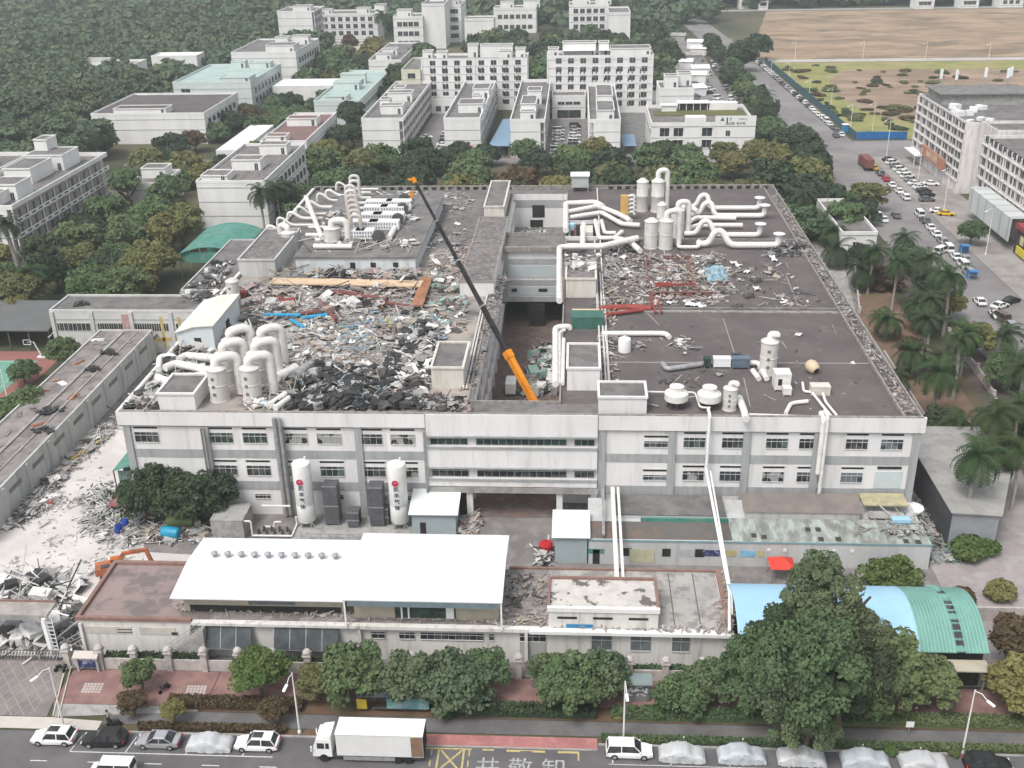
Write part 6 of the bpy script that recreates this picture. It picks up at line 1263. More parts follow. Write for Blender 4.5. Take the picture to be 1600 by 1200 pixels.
# excavator
ex = thing('excavator', 'orange excavator with its arm folded down, half hidden behind the pink roofed building', 'excavator', (-60.6, 114.6, 0), R(22), None, .75)
MB(dksteel).box(-2, -1.5, 0, 2, -.9, .85).box(-2, .9, 0, 2, 1.5, .85).box(-1, -.9, .3, 1, .9, .9).build('tracks', ex)
MB(orange, dksteel).box(-2.6, -1.3, .95, .4, 1.3, 2.3).box(-1.6, -1.2, 2.3, -.2, -.2, 2.5, dksteel).build('house', ex); MB(M('cab_orange', (.5, .13, .03)), glassd).box(.0, .2, .95, 1.5, 1.3, 2.9).box(.1, .18, 1.7, 1.4, .199, 2.7, glassd).box(1.501, .3, 1.6, 1.52, 1.2, 2.7, glassd).build('cab', ex)
MB(orange).beam((.3, -.3, 1.7), (2.6, -.9, 4.4), .6, .75).beam((2.6, -.9, 4.4), (6.4, -2.0, 5.0), .5, .6).build('boom', ex)
MB(orange).beam((6.2, -1.95, 5.2), (6.9, -2.2, 2.4), .45, .6).build('stick', ex); MB(M('bucket_brown', (.2, .09, .05))).beam((6.9, -2.2, 2.5), (6.6, -2.1, .9), .9, .8).build('bucket', ex)
MB(steel).tube([(3.4, -1.1, 5.1), (5.6, -1.8, 5.6)], .1, 6).tube([(1.0, -.4, 1.8), (2.6, -.85, 3.6)], .1, 6).build('cylinders', ex)
# drums
o = MB(M('drum_blue', (.02, .26, .42), (.02, .22, .36), .8, .4)).lathe([(.6, -1.3), (.8, -1.25), (.85, -1.0), (.85, .9), (.75, 1.2), (.45, 1.3)], 0, 0, 20).build('blue_drum', None, (-55.8, 123.6, .85)); o.rotation_euler = (R(90), 0, R(80)); tag(o, 'bright blue cylindrical tank lying beneath the dark tree', 'tank')
o = MB(M('drum_olive', (.14, .18, .07), (.11, .14, .06), 1, .5)).lathe([(.4, -2), (.75, -1.9), (.8, -1.6), (.8, 1.6), (.75, 1.9), (.4, 2)], 0, 0, 20).build('green_tank', None, (-55.3, 126.2, 1.1)); o.rotation_euler = (R(90), 0, R(88)); tag(o, 'long olive green tank lying under the dark tree', 'tank')
for i, (px, py) in enumerate(((186, 832), (197, 824), (205, 805))):
    x, y = G(px, py); t = thing('blue_barrel', f"royal blue barrel in the scrap by the dark tree, {nth(i)} from left", 'barrel', (x, y, 0), group='royal blue barrels'); MB(M('royal_blue', (.02, .06, .35))).lathe([(.45, 0), (.5, .1), (.5, 1.1), (.42, 1.25), (0, 1.27)], 0, 0, 16).build('body', t)
x, y = G(853, 862); t = thing('red_bin', 'round red container by the sheet hut, at the passage mouth', 'container', (x, y, 0)); MB(M('bin_red', (.42, .02, .03))).lathe([(.8, 0), (.95, 1.2), (.7, 1.5), (0, 1.6)], 0, 0, 16).build('body', t)
x, y = G(1219, 903); t = thing('tent', 'small red canopy tent half hidden behind the big street tree', 'tent', (x, y, 0)); MB(M('tent_red', (.62, .06, .04))).add([(-1.6, -1.4, 2.2), (1.6, -1.4, 2.2), (1.6, 1.4, 2.2), (-1.6, 1.4, 2.2), (0, 0, 3.3)], [(0, 1, 4), (1, 2, 4), (2, 3, 4), (3, 0, 4)]).build('canopy', t); MB(steel).box(-1.6, -1.4, 0, -1.5, -1.3, 2.2).box(1.5, -1.4, 0, 1.6, -1.3, 2.2).box(-1.6, 1.3, 0, -1.5, 1.4, 2.2).box(1.5, 1.3, 0, 1.6, 1.4, 2.2).build('poles', t)
# street lamps
def lamp(label, x, y, arm, h=8.0, group='street lamps along the front street', single=True, dirx=1):
    t = thing('street_lamp', label, 'street lamp', (x, y, 0), group=group)
    MB(white).tube([(0, 0, 0), (0, 0, h)], [.11, .065], 8).lathe([(.2, 0), (.2, .3), (.12, .35)], 0, 0, 10).build('pole', t)
    MB(white).tube([(0, 0, h-.15), (arm[0]*.5, arm[1]*.5, h-.05), (arm[0], arm[1], h-.55)], .045, 6).build('arm', t)
    e = Vector((arm[0], arm[1], h-.55)); d = Vector((arm[0], arm[1], -.4)).normalized()
    MB(whites).beam(e-d*.1, e+d*.75, .3, .12).build('lamp_head', t); return t
lamp('tall white street lamp beside the gate paving, leftmost in the front row', -54.7, 86.6, (-1.0, -.9))
lamp('tall white street lamp left of the delivery truck', -29, 86.6, (-.3, -1.3)); lamp('tall white street lamp behind the white people carrier', 5.2, 86.5, (.1, -1.4)); lamp('tall white street lamp at the bottom right, beside the shrubs', 39.7, 86.4, (1.0, -1.0))
def lampat(label, px, pb, pt, arm, grp):
    x, y = G(px, pb); h = GY(px, pt, y)[1]; return lamp(label, x, y, arm, max(6, min(h, 16)), grp)
for i, (px, pb, pt) in enumerate(sorted(((1385, 245, 185), (1432, 296, 232), (1474, 332, 262), (1540, 398, 325), (1363, 205, 160), (1329, 198, 163), (1264, 150, 125), (1184, 110, 78), (1144, 82, 60), (1233, 118, 100), (1242, 92, 65), (1348, 92, 65), (1446, 92, 66), (1545, 90, 68), (1298, 165, 138), (1205, 112, 92)))):
    lampat(f"slim street lamp beside the main road or field, {nth(i)} from the left", px, pb, pt, (-1.5, -.5), 'street lamps beside the main road')
# blue hoarding fence
t = thing('hoarding_fence', 'bright blue sheet fence around the bare field corner', 'fence', (0, 0, 0)); hb = M('hoarding_blue', (.02, .15, .40), (.02, .12, .33), .4, .5, stripes=('X', .5, (.015, .1, .28), .8))
MB(hb).box(96, 378, 0, 113, 378.15, 2.6).box(117, 378, 0, 140, 378.15, 2.6).build('sheets', t); MB(M('hoarding_slate', (.05, .12, .16), (.04, .1, .13), .5)).add([(95.8, 378, 0), (95.8, 378, 2.4), (93, 560, 2.4), (93, 560, 0)], [(0, 1, 2, 3)]).add([(95.9, 378, 0), (93.1, 560, 0), (93.1, 560, 2.4), (95.9, 378, 2.4)], [(0, 1, 2, 3)]).build('long_sheets', t)
x, y = G(1320, 206); t = thing('blue_booth', 'small blue booth at the corner of the blue fence', 'booth', (x, y, 0)); MB(bluep).box(-1, -1, 0, 1, 1, 2.6).build('body', t); MB(whites).box(-1.2, -1.2, 2.6, 1.2, 1.2, 2.75).build('roof', t)
for i, (px, py) in enumerate(((1125, 78), (1507, 396), (1519, 437))):
    x, y = G(px, py); t = thing('blue_shelter', f"small bright blue stall by the main road, {nth(i)} from the left", 'stall', (x, y, 0), group='blue stalls by the main road'); MB(M('stall_blue', (.06, .2, .42))).box(-1, -.8, 1.9, 1, .8, 2.1).box(-1.2, .8, 0, 1.2, .9, 1.9).build('canopy', t); MB(steel).box(-1.2, -.9, 0, -1.1, -.8, 1.9).box(1.1, -.9, 0, 1.2, -.8, 1.9).build('legs', t)
# right-hand boundary walls, one thing each
def lowwall(label, pts, h, th, m, pil_=None):
    t = thing('boundary_wall', label, 'wall', (*pts[0], 0)); o = pts[0]; b = MB(m)
    for a, c in zip(pts, pts[1:]): b.beam((a[0]-o[0], a[1]-o[1], h/2), (c[0]-o[0], c[1]-o[1], h/2), th, h)
    b.build('panel', t)
    if pil_:
        for a, c in zip(pts, pts[1:]):
            n = max(1, int(math.dist(a, c)/pil_))
            for i in range(n): MB(pl).ob(a[0]+(c[0]-a[0])*i/n-o[0], a[1]+(c[1]-a[1])*i/n-o[1], 0, .6, .6, h+.5, 0).build('pillar', t)
lowwall('pale footway wall with pillars between the palm garden and the road', [(72.2, 198), (71.8, 175), (66.5, 142)], 1.6, .3, pl, 5)
lowwall('low pale wall along the side drive right of the factory', [(58.2, 211), (63.9, 240), (64, 251)], 1.0, .3, pl, 6)
lowwall('low pale wall edging the garden beside the factory right flank', [(57.9, 190), (57.6, 160), (60.5, 149)], .7, .25, pl)
lowwall('pale wall at the far right by the arched shed', [(45.5, 108.6), (56, 108.6)], 1.8, .25, pl)
# basketball hoop and floodlight by the court
x, y = G(66, 558); t = thing('basketball_hoop', 'white basketball hoop at the rear of the green court', 'basketball hoop', (x, y, 0)); MB(whites).box(-.8, -.5, 0, .8, .5, .25).beam((0, 0, .2), (-1.1, 0, 3.2), .18, .18).build('stand', t)
b = MB(whites); b.box(-2.6, -1.0, 3.0, -1.1, -.9, 3.08).box(-2.6, -1.0, 3.95, -1.1, -.9, 4.0).box(-2.6, -1, 3, -2.52, -.9, 4).box(-1.18, -1, 3, -1.1, -.9, 4).beam((-1.1, 0, 3.2), (-1.8, -.9, 3.5), .1, .1); b.build('backboard', t)
for i, (px, py) in enumerate(((93, 565), (12, 625))): lampat(f"white court floodlight pole, {['right', 'left'][i]} one beside the green court", px, py, py-30, (-.6, 0), 'court lights')
# white framed awning building by the dusty yard (green glazed lean-to at the factory left corner)
t = thing('lean_to', 'green glazed lean-to with a red-brown deck at the left corner of the factory', 'lean-to', (-66.6, 132, 0))
MB(greenr).add([(0, 0, 5.8), (3.2, 0, 6.8), (3.2, 14, 6.8), (0, 14, 5.8), (0, 0, 5.65), (3.2, 0, 6.65), (3.2, 14, 6.65), (0, 14, 5.65)], [(0, 1, 2, 3), (7, 6, 5, 4), (0, 4, 5, 1), (1, 5, 6, 2), (2, 6, 7, 3), (3, 7, 4, 0)]).build('roof', t)
MB(M('reddish_deck', (.24, .10, .09))).box(-.6, -2.5, 1.2, 3.2, 3, 1.4).build('deck', t); MB(oxide).box(0, 0, 0, .15, .15, 5.7).box(0, 7, 0, .15, 7.15, 5.7).box(-.5, -2.4, 0, -.35, -2.25, 1.2).build('posts', t); MB(M('green_lattice', (.2, .3, .27), (.1, .15, .13), 2)).box(.1, 3, 1.4, .16, 13, 5.6).box(.2, 1, 1.4, 3.1, 1.06, 5.2).build('glazing', t)

# ================================================================ people
def person(label, x, y, z, top, trousers, pose=0, rz=0, hat=None):
    o0 = thing('person', label, 'person', (x, y, z), rz)
    me = PB[pose]; o = inst(me, 'body', o0); o.material_slots[0].link = 'OBJECT'
    sk = M('skin', (.42, .27, .19)); o.material_slots[0].material = sk
    inst(PT[pose][0], 'shirt', o0).data.materials; s_ = o0.children[-1]; s_.material_slots[0].link = 'OBJECT'; s_.material_slots[0].material = top
    q = inst(PT[pose][1], 'trousers', o0); q.material_slots[0].link = 'OBJECT'; q.material_slots[0].material = trousers
    h = inst(PH, 'hard_hat' if hat else 'hair', o0); h.material_slots[0].link = 'OBJECT'; h.material_slots[0].material = hat or M('hair_black', (.015, .013, .012))
    return o0
def skin_mesh(name, verts, edges, radii, sub=1):
    me = bpy.data.meshes.new(name); me.from_pydata(verts, edges, []); o = bpy.data.objects.new(name, me); COL.objects.link(o)
    o.modifiers.new('s', 'SKIN'); sv = me.skin_vertices[0].data
    for i, r_ in enumerate(radii): sv[i].radius = (r_, r_)
    sv[0].use_root = True; o.modifiers.new('u', 'SUBSURF').levels = sub
    dg = bpy.context.evaluated_depsgraph_get(); out = bpy.data.meshes.new_from_object(o.evaluated_get(dg)); bpy.data.objects.remove(o); out.name = name
    for p in out.polygons: p.use_smooth = True
    out.materials.clear(); out.materials.append(white); return out
def pose_mesh(k):
    # pelvis, chest, neck, head / arms / legs; k picks a walking, standing or reaching stance
    st, ar, be = ((.12, .10, 0), (.28, .25, .05), (.08, .45, .12))[k]
    V = [(0, 0, .95), (0, be*.6, 1.2), (0, be, 1.42), (0, be+.01, 1.52), (0, be+.03, 1.66), (0, be+.03, 1.74)]
    E = [(0, 1), (1, 2), (2, 3), (3, 4), (4, 5)]; Rr = [.14, .14, .13, .055, .095, .06]
    for s_ in (-1, 1):
        b0 = len(V); V += [(s_*.17, be, 1.40), (s_*.23, be+ar*.1*s_, 1.14), (s_*.22, be+ar*.6, .92), (s_*.22, be+ar*.75, .84)]; E += [(2, b0), (b0, b0+1), (b0+1, b0+2), (b0+2, b0+3)]; Rr += [.07, .05, .038, .03]
        for f_ in range(4): V.append((s_*(.20+.015*f_), be+ar*.75+.02*f_-.03, .745+.012*abs(f_-1))); E.append((b0+3, b0+4+f_)); Rr.append(.011)
        V.append((s_*.18, be+ar*.75+.045, .80)); E.append((b0+3, b0+8)); Rr.append(.013)
        l0 = len(V); V += [(s_*.10, 0, .86), (s_*.11, s_*st*.6+.02, .49), (s_*.12, s_*st*1.2-.03, .09), (s_*.13, s_*st*1.2+.13, .04)]; E += [(0, l0), (l0, l0+1), (l0+1, l0+2), (l0+2, l0+3)]; Rr += [.095, .065, .045, .04]
    body = skin_mesh('body', V, E, Rr)
    sv = [V[1], V[2], (V[3][0], V[3][1], 1.46)]; se = [(0, 1), (1, 2)]; sr = [.165, .155, .075]
    for s_ in (-1, 1): b0 = len(sv); q = 6 if s_ < 0 else 19; sv += [V[q], V[q+1], tuple((a+c)/2 for a, c in zip(V[q+1], V[q+2]))]; se += [(1, b0), (b0, b0+1), (b0+1, b0+2)]; sr += [.085, .066, .055]
    shirt = skin_mesh('shirt', [(0, 0, .98)]+sv, [(0, 1)]+[(a+1, c+1) for a, c in se], [.165]+sr)
    tv = [(0, 0, .96)]; te = []; tr = [.16]
    for s_ in (-1, 1): b0 = len(tv); q = 15 if s_ < 0 else 28; tv += [V[q], V[q+1], (V[q+2][0], V[q+2][1], .12)]; te += [(0, b0), (b0, b0+1), (b0+1, b0+2)]; tr += [.11, .082, .066]
    return body, shirt, skin_mesh('trousers', tv, te, tr)
PB, PT = [], []
for k in range(3): q = pose_mesh(k); PB.append(q[0]); PT.append((q[1], q[2]))
PH = MB(white).lathe([(.13, 1.66), (.125, 1.72), (.10, 1.79), (.0, 1.83)], 0, .03, 12).mesh('hard_hat')
navy = M('cloth_navy', (.02, .035, .13)); blk = M('cloth_black', (.02, .02, .022)); yel = M('hi_vis', (.55, .5, .05)); gry = M('cloth_grey', (.2, .2, .2)); hato = M('hat_orange', (.7, .25, .04)); haty = M('hat_yellow', (.7, .55, .06)); blc = M('cloth_blue', (.02, .08, .38))
for px, py, z, tp, tr, ps, hat, lab in ((598, 493, RZ, blk, blk, 0, hato, 'person in black with an orange helmet, standing behind the long white sheet on the left roof'),
    (683, 497, RZ, blk, gry, 1, hato, 'person in dark clothes with an orange helmet, beside the rusty slab on the left roof'), (611, 524, RZ, navy, blk, 0, haty, 'person in navy, left one of a pair in the roof rubble'),
    (619, 523, RZ, blk, blk, 1, None, 'person in black, right one of the pair in the roof rubble'), (606, 512, RZ, yel, gry, 2, haty, 'person in a yellow vest, just above the pair in the roof rubble'),
    (545, 440, RZ, blk, gry, 0, None, 'person in dark clothes before the plant deck'), (204, 856, 0, blk, blk, 1, None, 'person in black standing on the dusty yard behind the excavator'), (1526, 866, 0, blc, blc, 0, None, 'person in bright blue overalls by the round hedge, right side'),
    (170, 1130, 0, gry, blk, 2, None, 'person in grey beside the black parked car'), (1590, 360, 0, gry, navy, 0, None, 'person by the shopfront at the right edge'), (846, 414, 7.8, blk, blk, 0, None, 'person in black on the deck between the courtyards')):
    x, y = G(px, py, z); person(lab, x, y, z, tp, tr, ps, random.uniform(0, 6), hat)
# mopeds
mp_ = None
def moped(label, x, y, rz):
    global mp_
    if mp_ is None:
        b = MB(blackp); b.beam((-.5, 0, .75), (.1, 0, .7), .28, .14).beam((.1, 0, .4), (.35, 0, .4), .25, .08).beam((.35, 0, .4), (.55, 0, 1.0), .12, .12).beam((-.6, 0, .5), (.1, 0, .42), .22, .2).beam((.5, -.3, 1.02), (.5, .3, 1.02), .05, .05)
        mp_ = (b.mesh('frame'), MB(rubber).lathe([(.15, -.05), (.25, -.05), (.25, .05), (.15, .05)], 0, 0, 14).mesh('wheel'))
    t = thing('moped', label, 'moped', (x, y, 0), rz); inst(mp_[0], 'frame', t)
    for q in (-.55, .65): inst(mp_[1], 'wheel', t, (q, 0, .25)).rotation_euler = (R(90), 0, 0)
for i, (px, py) in enumerate(((96, 1047), (104, 1046), (172, 1132), (180, 1134), (258, 1079))): moped(['moped beside the gate post, left of two', 'moped beside the gate post, right of two', 'moped on the apron behind the black car, left of two', 'moped on the apron behind the black car, right of two', 'black moped beside the young street tree on the brick paving'][i], *G(px, py), .6+i*.9)
# ================================================================ vegetation
def quads_mesh(name, P_, N_, S_, m, core=None, tint=None):
    """leaf quads from arrays of points, normals, sizes"""
    n = len(P_); rg = np.random.RandomState(n+7); N_ = N_/np.linalg.norm(N_, axis=1, keepdims=True)
    A = np.cross(N_, rg.normal(size=(n, 3))); A /= np.linalg.norm(A, axis=1, keepdims=True)+1e-9; B = np.cross(N_, A)
    S = S_.reshape(-1, 1); c = [P_+(-A-B*.6)*S, P_+(A-B*.6)*S, P_+(A*.7+B)*S, P_+(-A*.7+B)*S]
    V = np.stack(c, 1).reshape(-1, 3); nf = n
    idx = np.arange(n*4)
    if core is not None:
        cv, cf = core; idx2 = (cf+len(V)).reshape(-1); V = np.vstack([V, cv]); tri = len(cf)
    else: idx2 = np.zeros(0, int); tri = 0
    me = bpy.data.meshes.new(name); me.vertices.add(len(V)); me.vertices.foreach_set('co', V.astype(np.float32).ravel())
    me.loops.add(n*4+tri*3); me.loops.foreach_set('vertex_index', np.concatenate([idx, idx2]).astype(np.int32))
    me.polygons.add(n+tri); me.polygons.foreach_set('loop_start', np.concatenate([np.arange(n)*4, n*4+np.arange(tri)*3]).astype(np.int32))
    me.polygons.foreach_set('loop_total', np.concatenate([np.full(n, 4), np.full(tri, 3)]).astype(np.int32))
    me.materials.append(m); me.update(calc_edges=True); me.validate()
    if tint is not None:
        at = me.attributes.new('tint', 'FLOAT', 'FACE'); tt = np.zeros(len(me.polygons), np.float32); tt[:len(tint)] = tint[:len(tt)]; at.data.foreach_set('value', tt)
    return me
def ico(sub=2):
    bm = __import__('bmesh').new(); __import__('bmesh').ops.create_icosphere(bm, subdivisions=sub, radius=1); v = np.array([q.co[:] for q in bm.verts]); f = np.array([[x.index for x in p.verts] for p in bm.faces]); bm.free(); return v, f
ICO = ico(2); ICO1 = ico(1)
def crown_arrays(seed, nc, nl, leaf, flat=.8, cr=(.26, .42), spread=.72, conic=0):
    rg = np.random.RandomState(seed); P_, N_, S_ = [], [], []; LB_ = rg.normal(size=(4, 3)); LB_ /= np.linalg.norm(LB_, axis=1, keepdims=True); LB_[:, 2] *= .7
    for i in range(nc):
        while True:
            d = rg.normal(size=3); d /= np.linalg.norm(d)
            if d[2] > -.45: break
        rad = (1+.45*np.max(LB_@d))*.74*spread*(rg.uniform(.45, 1)**.5)*rg.uniform(.85, 1.12); c = d*rad*np.array([1, 1, flat])
        if conic: c[:2] *= max(.25, 1-conic*(c[2]+.3))
        r_ = rg.uniform(*cr)
        u = rg.normal(size=(nl, 3)); u /= np.linalg.norm(u, axis=1, keepdims=True); u[:, 2] = np.where(u[:, 2] < -.3, -u[:, 2], u[:, 2])
        p = c+u*r_*np.array([1, 1, .75])*rg.uniform(.75, 1.08, size=(nl, 1))
        P_.append(p); N_.append(u*.75+rg.normal(size=(nl, 3))*.5+np.array([0, 0, .3])); S_.append(rg.uniform(.6, 1.2, nl)*leaf)
    return np.vstack(P_), np.vstack(N_), np.concatenate(S_)
def crown(name, seed, nc, nl, leaf, m, flat=.8, core=.62, **k):
    P_, N_, S_ = crown_arrays(seed, nc, nl, leaf, flat, **k); rg = np.random.RandomState(seed); cv = ICO[0]*np.array([1, 1, flat])*core*(1+rg.uniform(-.15, .15, (len(ICO[0]), 1)))
    return quads_mesh(name, P_, N_, S_, m, (cv, ICO[1]))
BIG = [crown('crown', 100+i, 85, 190, .029, LG, .82, .36, cr=(.12, .27), spread=.98) for i in range(3)]
NEAR = [crown('crown', 10+i, 64, 90, .05, LG, .8, .5, cr=(.15, .33), spread=.86) for i in range(4)]
MID = [crown('crown', 30+i, 40, 56, .075, LG, .75, .56, cr=(.2, .36), spread=.8) for i in range(5)]
FAR = [crown('crown', 50+i, 18, 34, .13, LG, .72, .62, cr=(.3, .45)) for i in range(4)]
BUSH = [crown('foliage', 70+i, 16, 60, .10, LG, .7, .6, cr=(.3, .45), spread=.6) for i in range(3)]
def trunk(seed, h, r_, n=4):
    rnd = random.Random(seed); b = MB(bark); b.tube([(0, 0, -.1), (rnd.uniform(-.1, .1), rnd.uniform(-.1, .1), h*.55), (rnd.uniform(-.25, .25), rnd.uniform(-.25, .25), h)], [r_*1.25, r_, r_*.7], 7)
    for i in range(n):
        a = i*6.28/n+rnd.uniform(-.4, .4); b.tube([(0, 0, h*.6), (math.cos(a)*h*.28, math.sin(a)*h*.28, h*.95), (math.cos(a)*h*.5, math.sin(a)*h*.5, h*1.3)], [r_*.6, r_*.4, r_*.18], 5)
    return b.mesh('trunk')
TR = [trunk(i, 1.0, .07) for i in range(3)]
def tree(label, x, y, r_, h, pool=MID, m=LG, group=None, seed=None, name='tree', cat='tree', base=0, sq=None):
    """r_ crown radius, h total height"""
    s_ = seed if seed is not None else random.randrange(9999); rnd = random.Random(s_)
    t = thing(name, label, cat, (x, y, base), group=group); ch = (sq or .8)*r_; cz = h-ch*.92
    o = inst(rnd.choice(pool), 'crown', t, (0, 0, cz), rnd.uniform(0, 6.28), (r_*rnd.uniform(.92, 1.08), r_*rnd.uniform(.92, 1.08), r_*(sq or .8)/.8*rnd.uniform(.92, 1.1)))
    o.material_slots[0].link = 'OBJECT'; o.material_slots[0].material = m
    q = inst(rnd.choice(TR), 'trunk', t, (0, 0, 0), 0, (max(1.6, cz*.8), max(1.6, cz*.8), max(1.2, cz*.8)))
    return t
CN = {id(LG): 'green', id(LD): 'dark green', id(LO): 'olive', id(LY): 'yellowish', id(LB): 'brownish', id(LL): 'bright green', id(LM): 'grey-green'}
RECTS = [(-150, 236, -130, 291), (-172, 262, -152, 292), (-100, 272, -81, 319), (-126, 289, -115, 307), (-174, 378, -131, 421), (-162, 429, -129, 479), (-159, 499, -127, 549), (-99, 329, -83, 377), (-98, 397, -79, 471), (-96, 499, -79, 561), (-119, 338, -108, 388), (-128, 450, -99, 472), (-232, 512, -187, 553),
         (-73, 354, 15, 453), (-71, 434, -61, 471), (-13, 428, 30, 446), (22, 352, 60, 388), (28, 398, 43, 418), (-94, 235, -75, 263), (-79, 198, -68, 234), (-102, 188, -66, 198), (-183, 664, -159, 692), (-63, 250.8, 46, 252)]
def free(x, y, pad):
    return all(not (a-pad < x < c+pad and b_-pad < y < d+pad) for a, b_, c, d in RECTS)
def fill(x0, y0, x1, y1, sp, rr, hh, pool, mats, where, group, seed, pad=2.5, order='left'):
    rnd = random.Random(seed); pts = []
    nx, ny = max(1, int((x1-x0)/sp)), max(1, int((y1-y0)/sp))
    for j in range(ny):
        for i in range(nx):
            x = x0+(i+.5+rnd.uniform(-.35, .35))*(x1-x0)/nx; y = y0+(j+.5+rnd.uniform(-.35, .35))*(y1-y0)/ny
            if free(x, y, pad): pts.append((x, y))
    pts.sort(); cnt = {}
    for x, y in pts:
        m = rnd.choices([a for a, _ in mats], [b_ for _, b_ in mats])[0]; c = CN[id(m)]; i = cnt.get(c, 0); cnt[c] = i+1
        r_ = rnd.uniform(*rr); tree(f"{nth(i)} {c} tree from the left {where}", x, y, r_, rnd.uniform(*hh), pool, m, group, rnd.randrange(9999))
MX = [(LG, 5), (LD, 4), (LO, 4), (LM, 2), (LY, .8), (LB, .8)]
fill(-90, 262, 66, 274, 11, (6, 7.6), (8, 10.5), MID, [(LD, 4), (LG, 3), (LO, 3), (LL, 1)], 'just behind the factory rear parapet', 'trees just behind the factory', 1)
fill(-92, 282, 70, 312, 13, (6.5, 8), (8.5, 11), MID, [(LO, 4), (LG, 3), (LY, 1.3), (LD, 3), (LB, .6)], 'in the middle of the belt behind the factory', 'trees in the belt behind the factory', 2)
fill(-84, 322, 64, 346, 12, (5.5, 7.5), (7.5, 10), MID, [(LD, 3), (LG, 3), (LO, 3), (LY, 1)], 'before the dormitory wing fronts', 'trees before the dormitory wings', 3)
fill(-138, 206, -93, 236, 9, (5, 6.5), (8, 11), NEAR, [(LG, 4), (LD, 3), (LO, 3)], 'behind the two storey canteen, left', 'large trees behind the canteen', 4)
fill(-128, 240, -96, 288, 10, (5, 6.8), (9, 13), MID, [(LG, 4), (LD, 3), (LO, 2), (LB, 1), (LY, .7)], 'between left dormitory and green arched roof', 'trees right of the left dormitory', 5)
fill(-140, 310, -101, 372, 10, (5, 6.5), (7, 9), MID, MX, 'below the low white factory, upper left', 'trees below the upper left factories', 6)
fill(-84, 356, -73, 440, 9, (5, 6.5), (9, 13), MID, [(LD, 3), (LG, 2)], 'in the belt beside the leftmost dormitory wing', 'dark trees left of the wings', 7, 1)
fill(-80, 442, -62, 560, 12, (6, 8), (10, 15), FAR, [(LD, 3), (LG, 2)], 'in the far belt left of the tall blocks', 'dark trees left of the tall blocks', 8, 1)
fill(-131, 374, -99, 448, 10, (4.5, 6.5), (7, 9), MID, MX, 'between the upper left workshops', 'trees between the workshops', 14, 2)
fill(-128, 480, -98, 600, 13, (6, 8), (8, 12), FAR, MX, 'among the upper left workshops', 'trees among the workshops', 9)
fill(-60, 470, 50, 640, 16, (6.5, 8.5), (8, 11), FAR, [(LD, 4), (LG, 3), (LM, 2)], 'behind the tall white blocks', 'trees behind the tall blocks', 10)
fill(60, 262, 76, 300, 8.5, (4.5, 6), (7, 9.5), MID, [(LG, 3), (LD, 3), (LO, 2)], 'at the main road kerb behind the gatehouse', 'trees left of the main road', 11, 1)
fill(61, 310, 76, 384, 9, (5, 7), (8, 12), MID, [(LD, 4), (LG, 2)], 'between the logo building and the main road', 'trees beside the logo building', 12, 1)
fill(66, 390, 74, 620, 11, (4, 5.5), (7, 9), FAR, [(LD, 4), (LG, 2)], 'in the row along the far road', 'trees along the far road', 13, 0)
# dark pair at the road corner and single trees on the right
for px, py, r_, h, m, lab in ((1240, 262, 7.2, 13, LD, 'big dark round tree at the main road corner, right of the factory rear'), (1262, 276, 5.5, 11, LD, 'smaller dark round tree tucked against the big one at the road corner'), (1160, 112, 9, 14, LD, 'dark round tree left of the far main road'), (1180, 95, 9, 14, LD, 'second dark round tree beyond it on the far road'),
    (1515, 382, 3.6, 6, LG, 'small round tree in the parking area before the billboard'), (1380, 452, 4.4, 5, LB, 'reddish-brown bushy tree in the garden right of the factory'), (1440, 520, 4.5, 7, LG, 'green tree in the garden beside the footway wall'), (1480, 500, 3.8, 6.5, LO, 'olive street tree beside the dark footway, farther one'), (1520, 560, 4.2, 7, LO, 'olive street tree beside the dark footway, middle one'), (1450, 470, 3.8, 7, LD, 'dark green tree between two palms in the garden'), (1415, 430, 4.2, 7, LG, 'green tree behind the reddish one in the garden'),
    (1560, 610, 3.6, 6.5, LG, 'green street tree beside the dark footway, nearest one'), (1355, 330, 5.4, 8, LO, 'broad olive tree left of the gatehouse roof'), (1345, 415, 3.5, 5, LD, 'dark bush-like tree by the gatehouse drive'), (1560, 700, 5.0, 6, LD, 'dark spreading tree right of the palms, right edge'), (1470, 680, 4.0, 5, LD, 'dark low tree behind the paired palms')):
    x, y = G(px, py); tree(lab, x, y, r_, h, NEAR if r_ < 5 or py > 250 else MID, m)
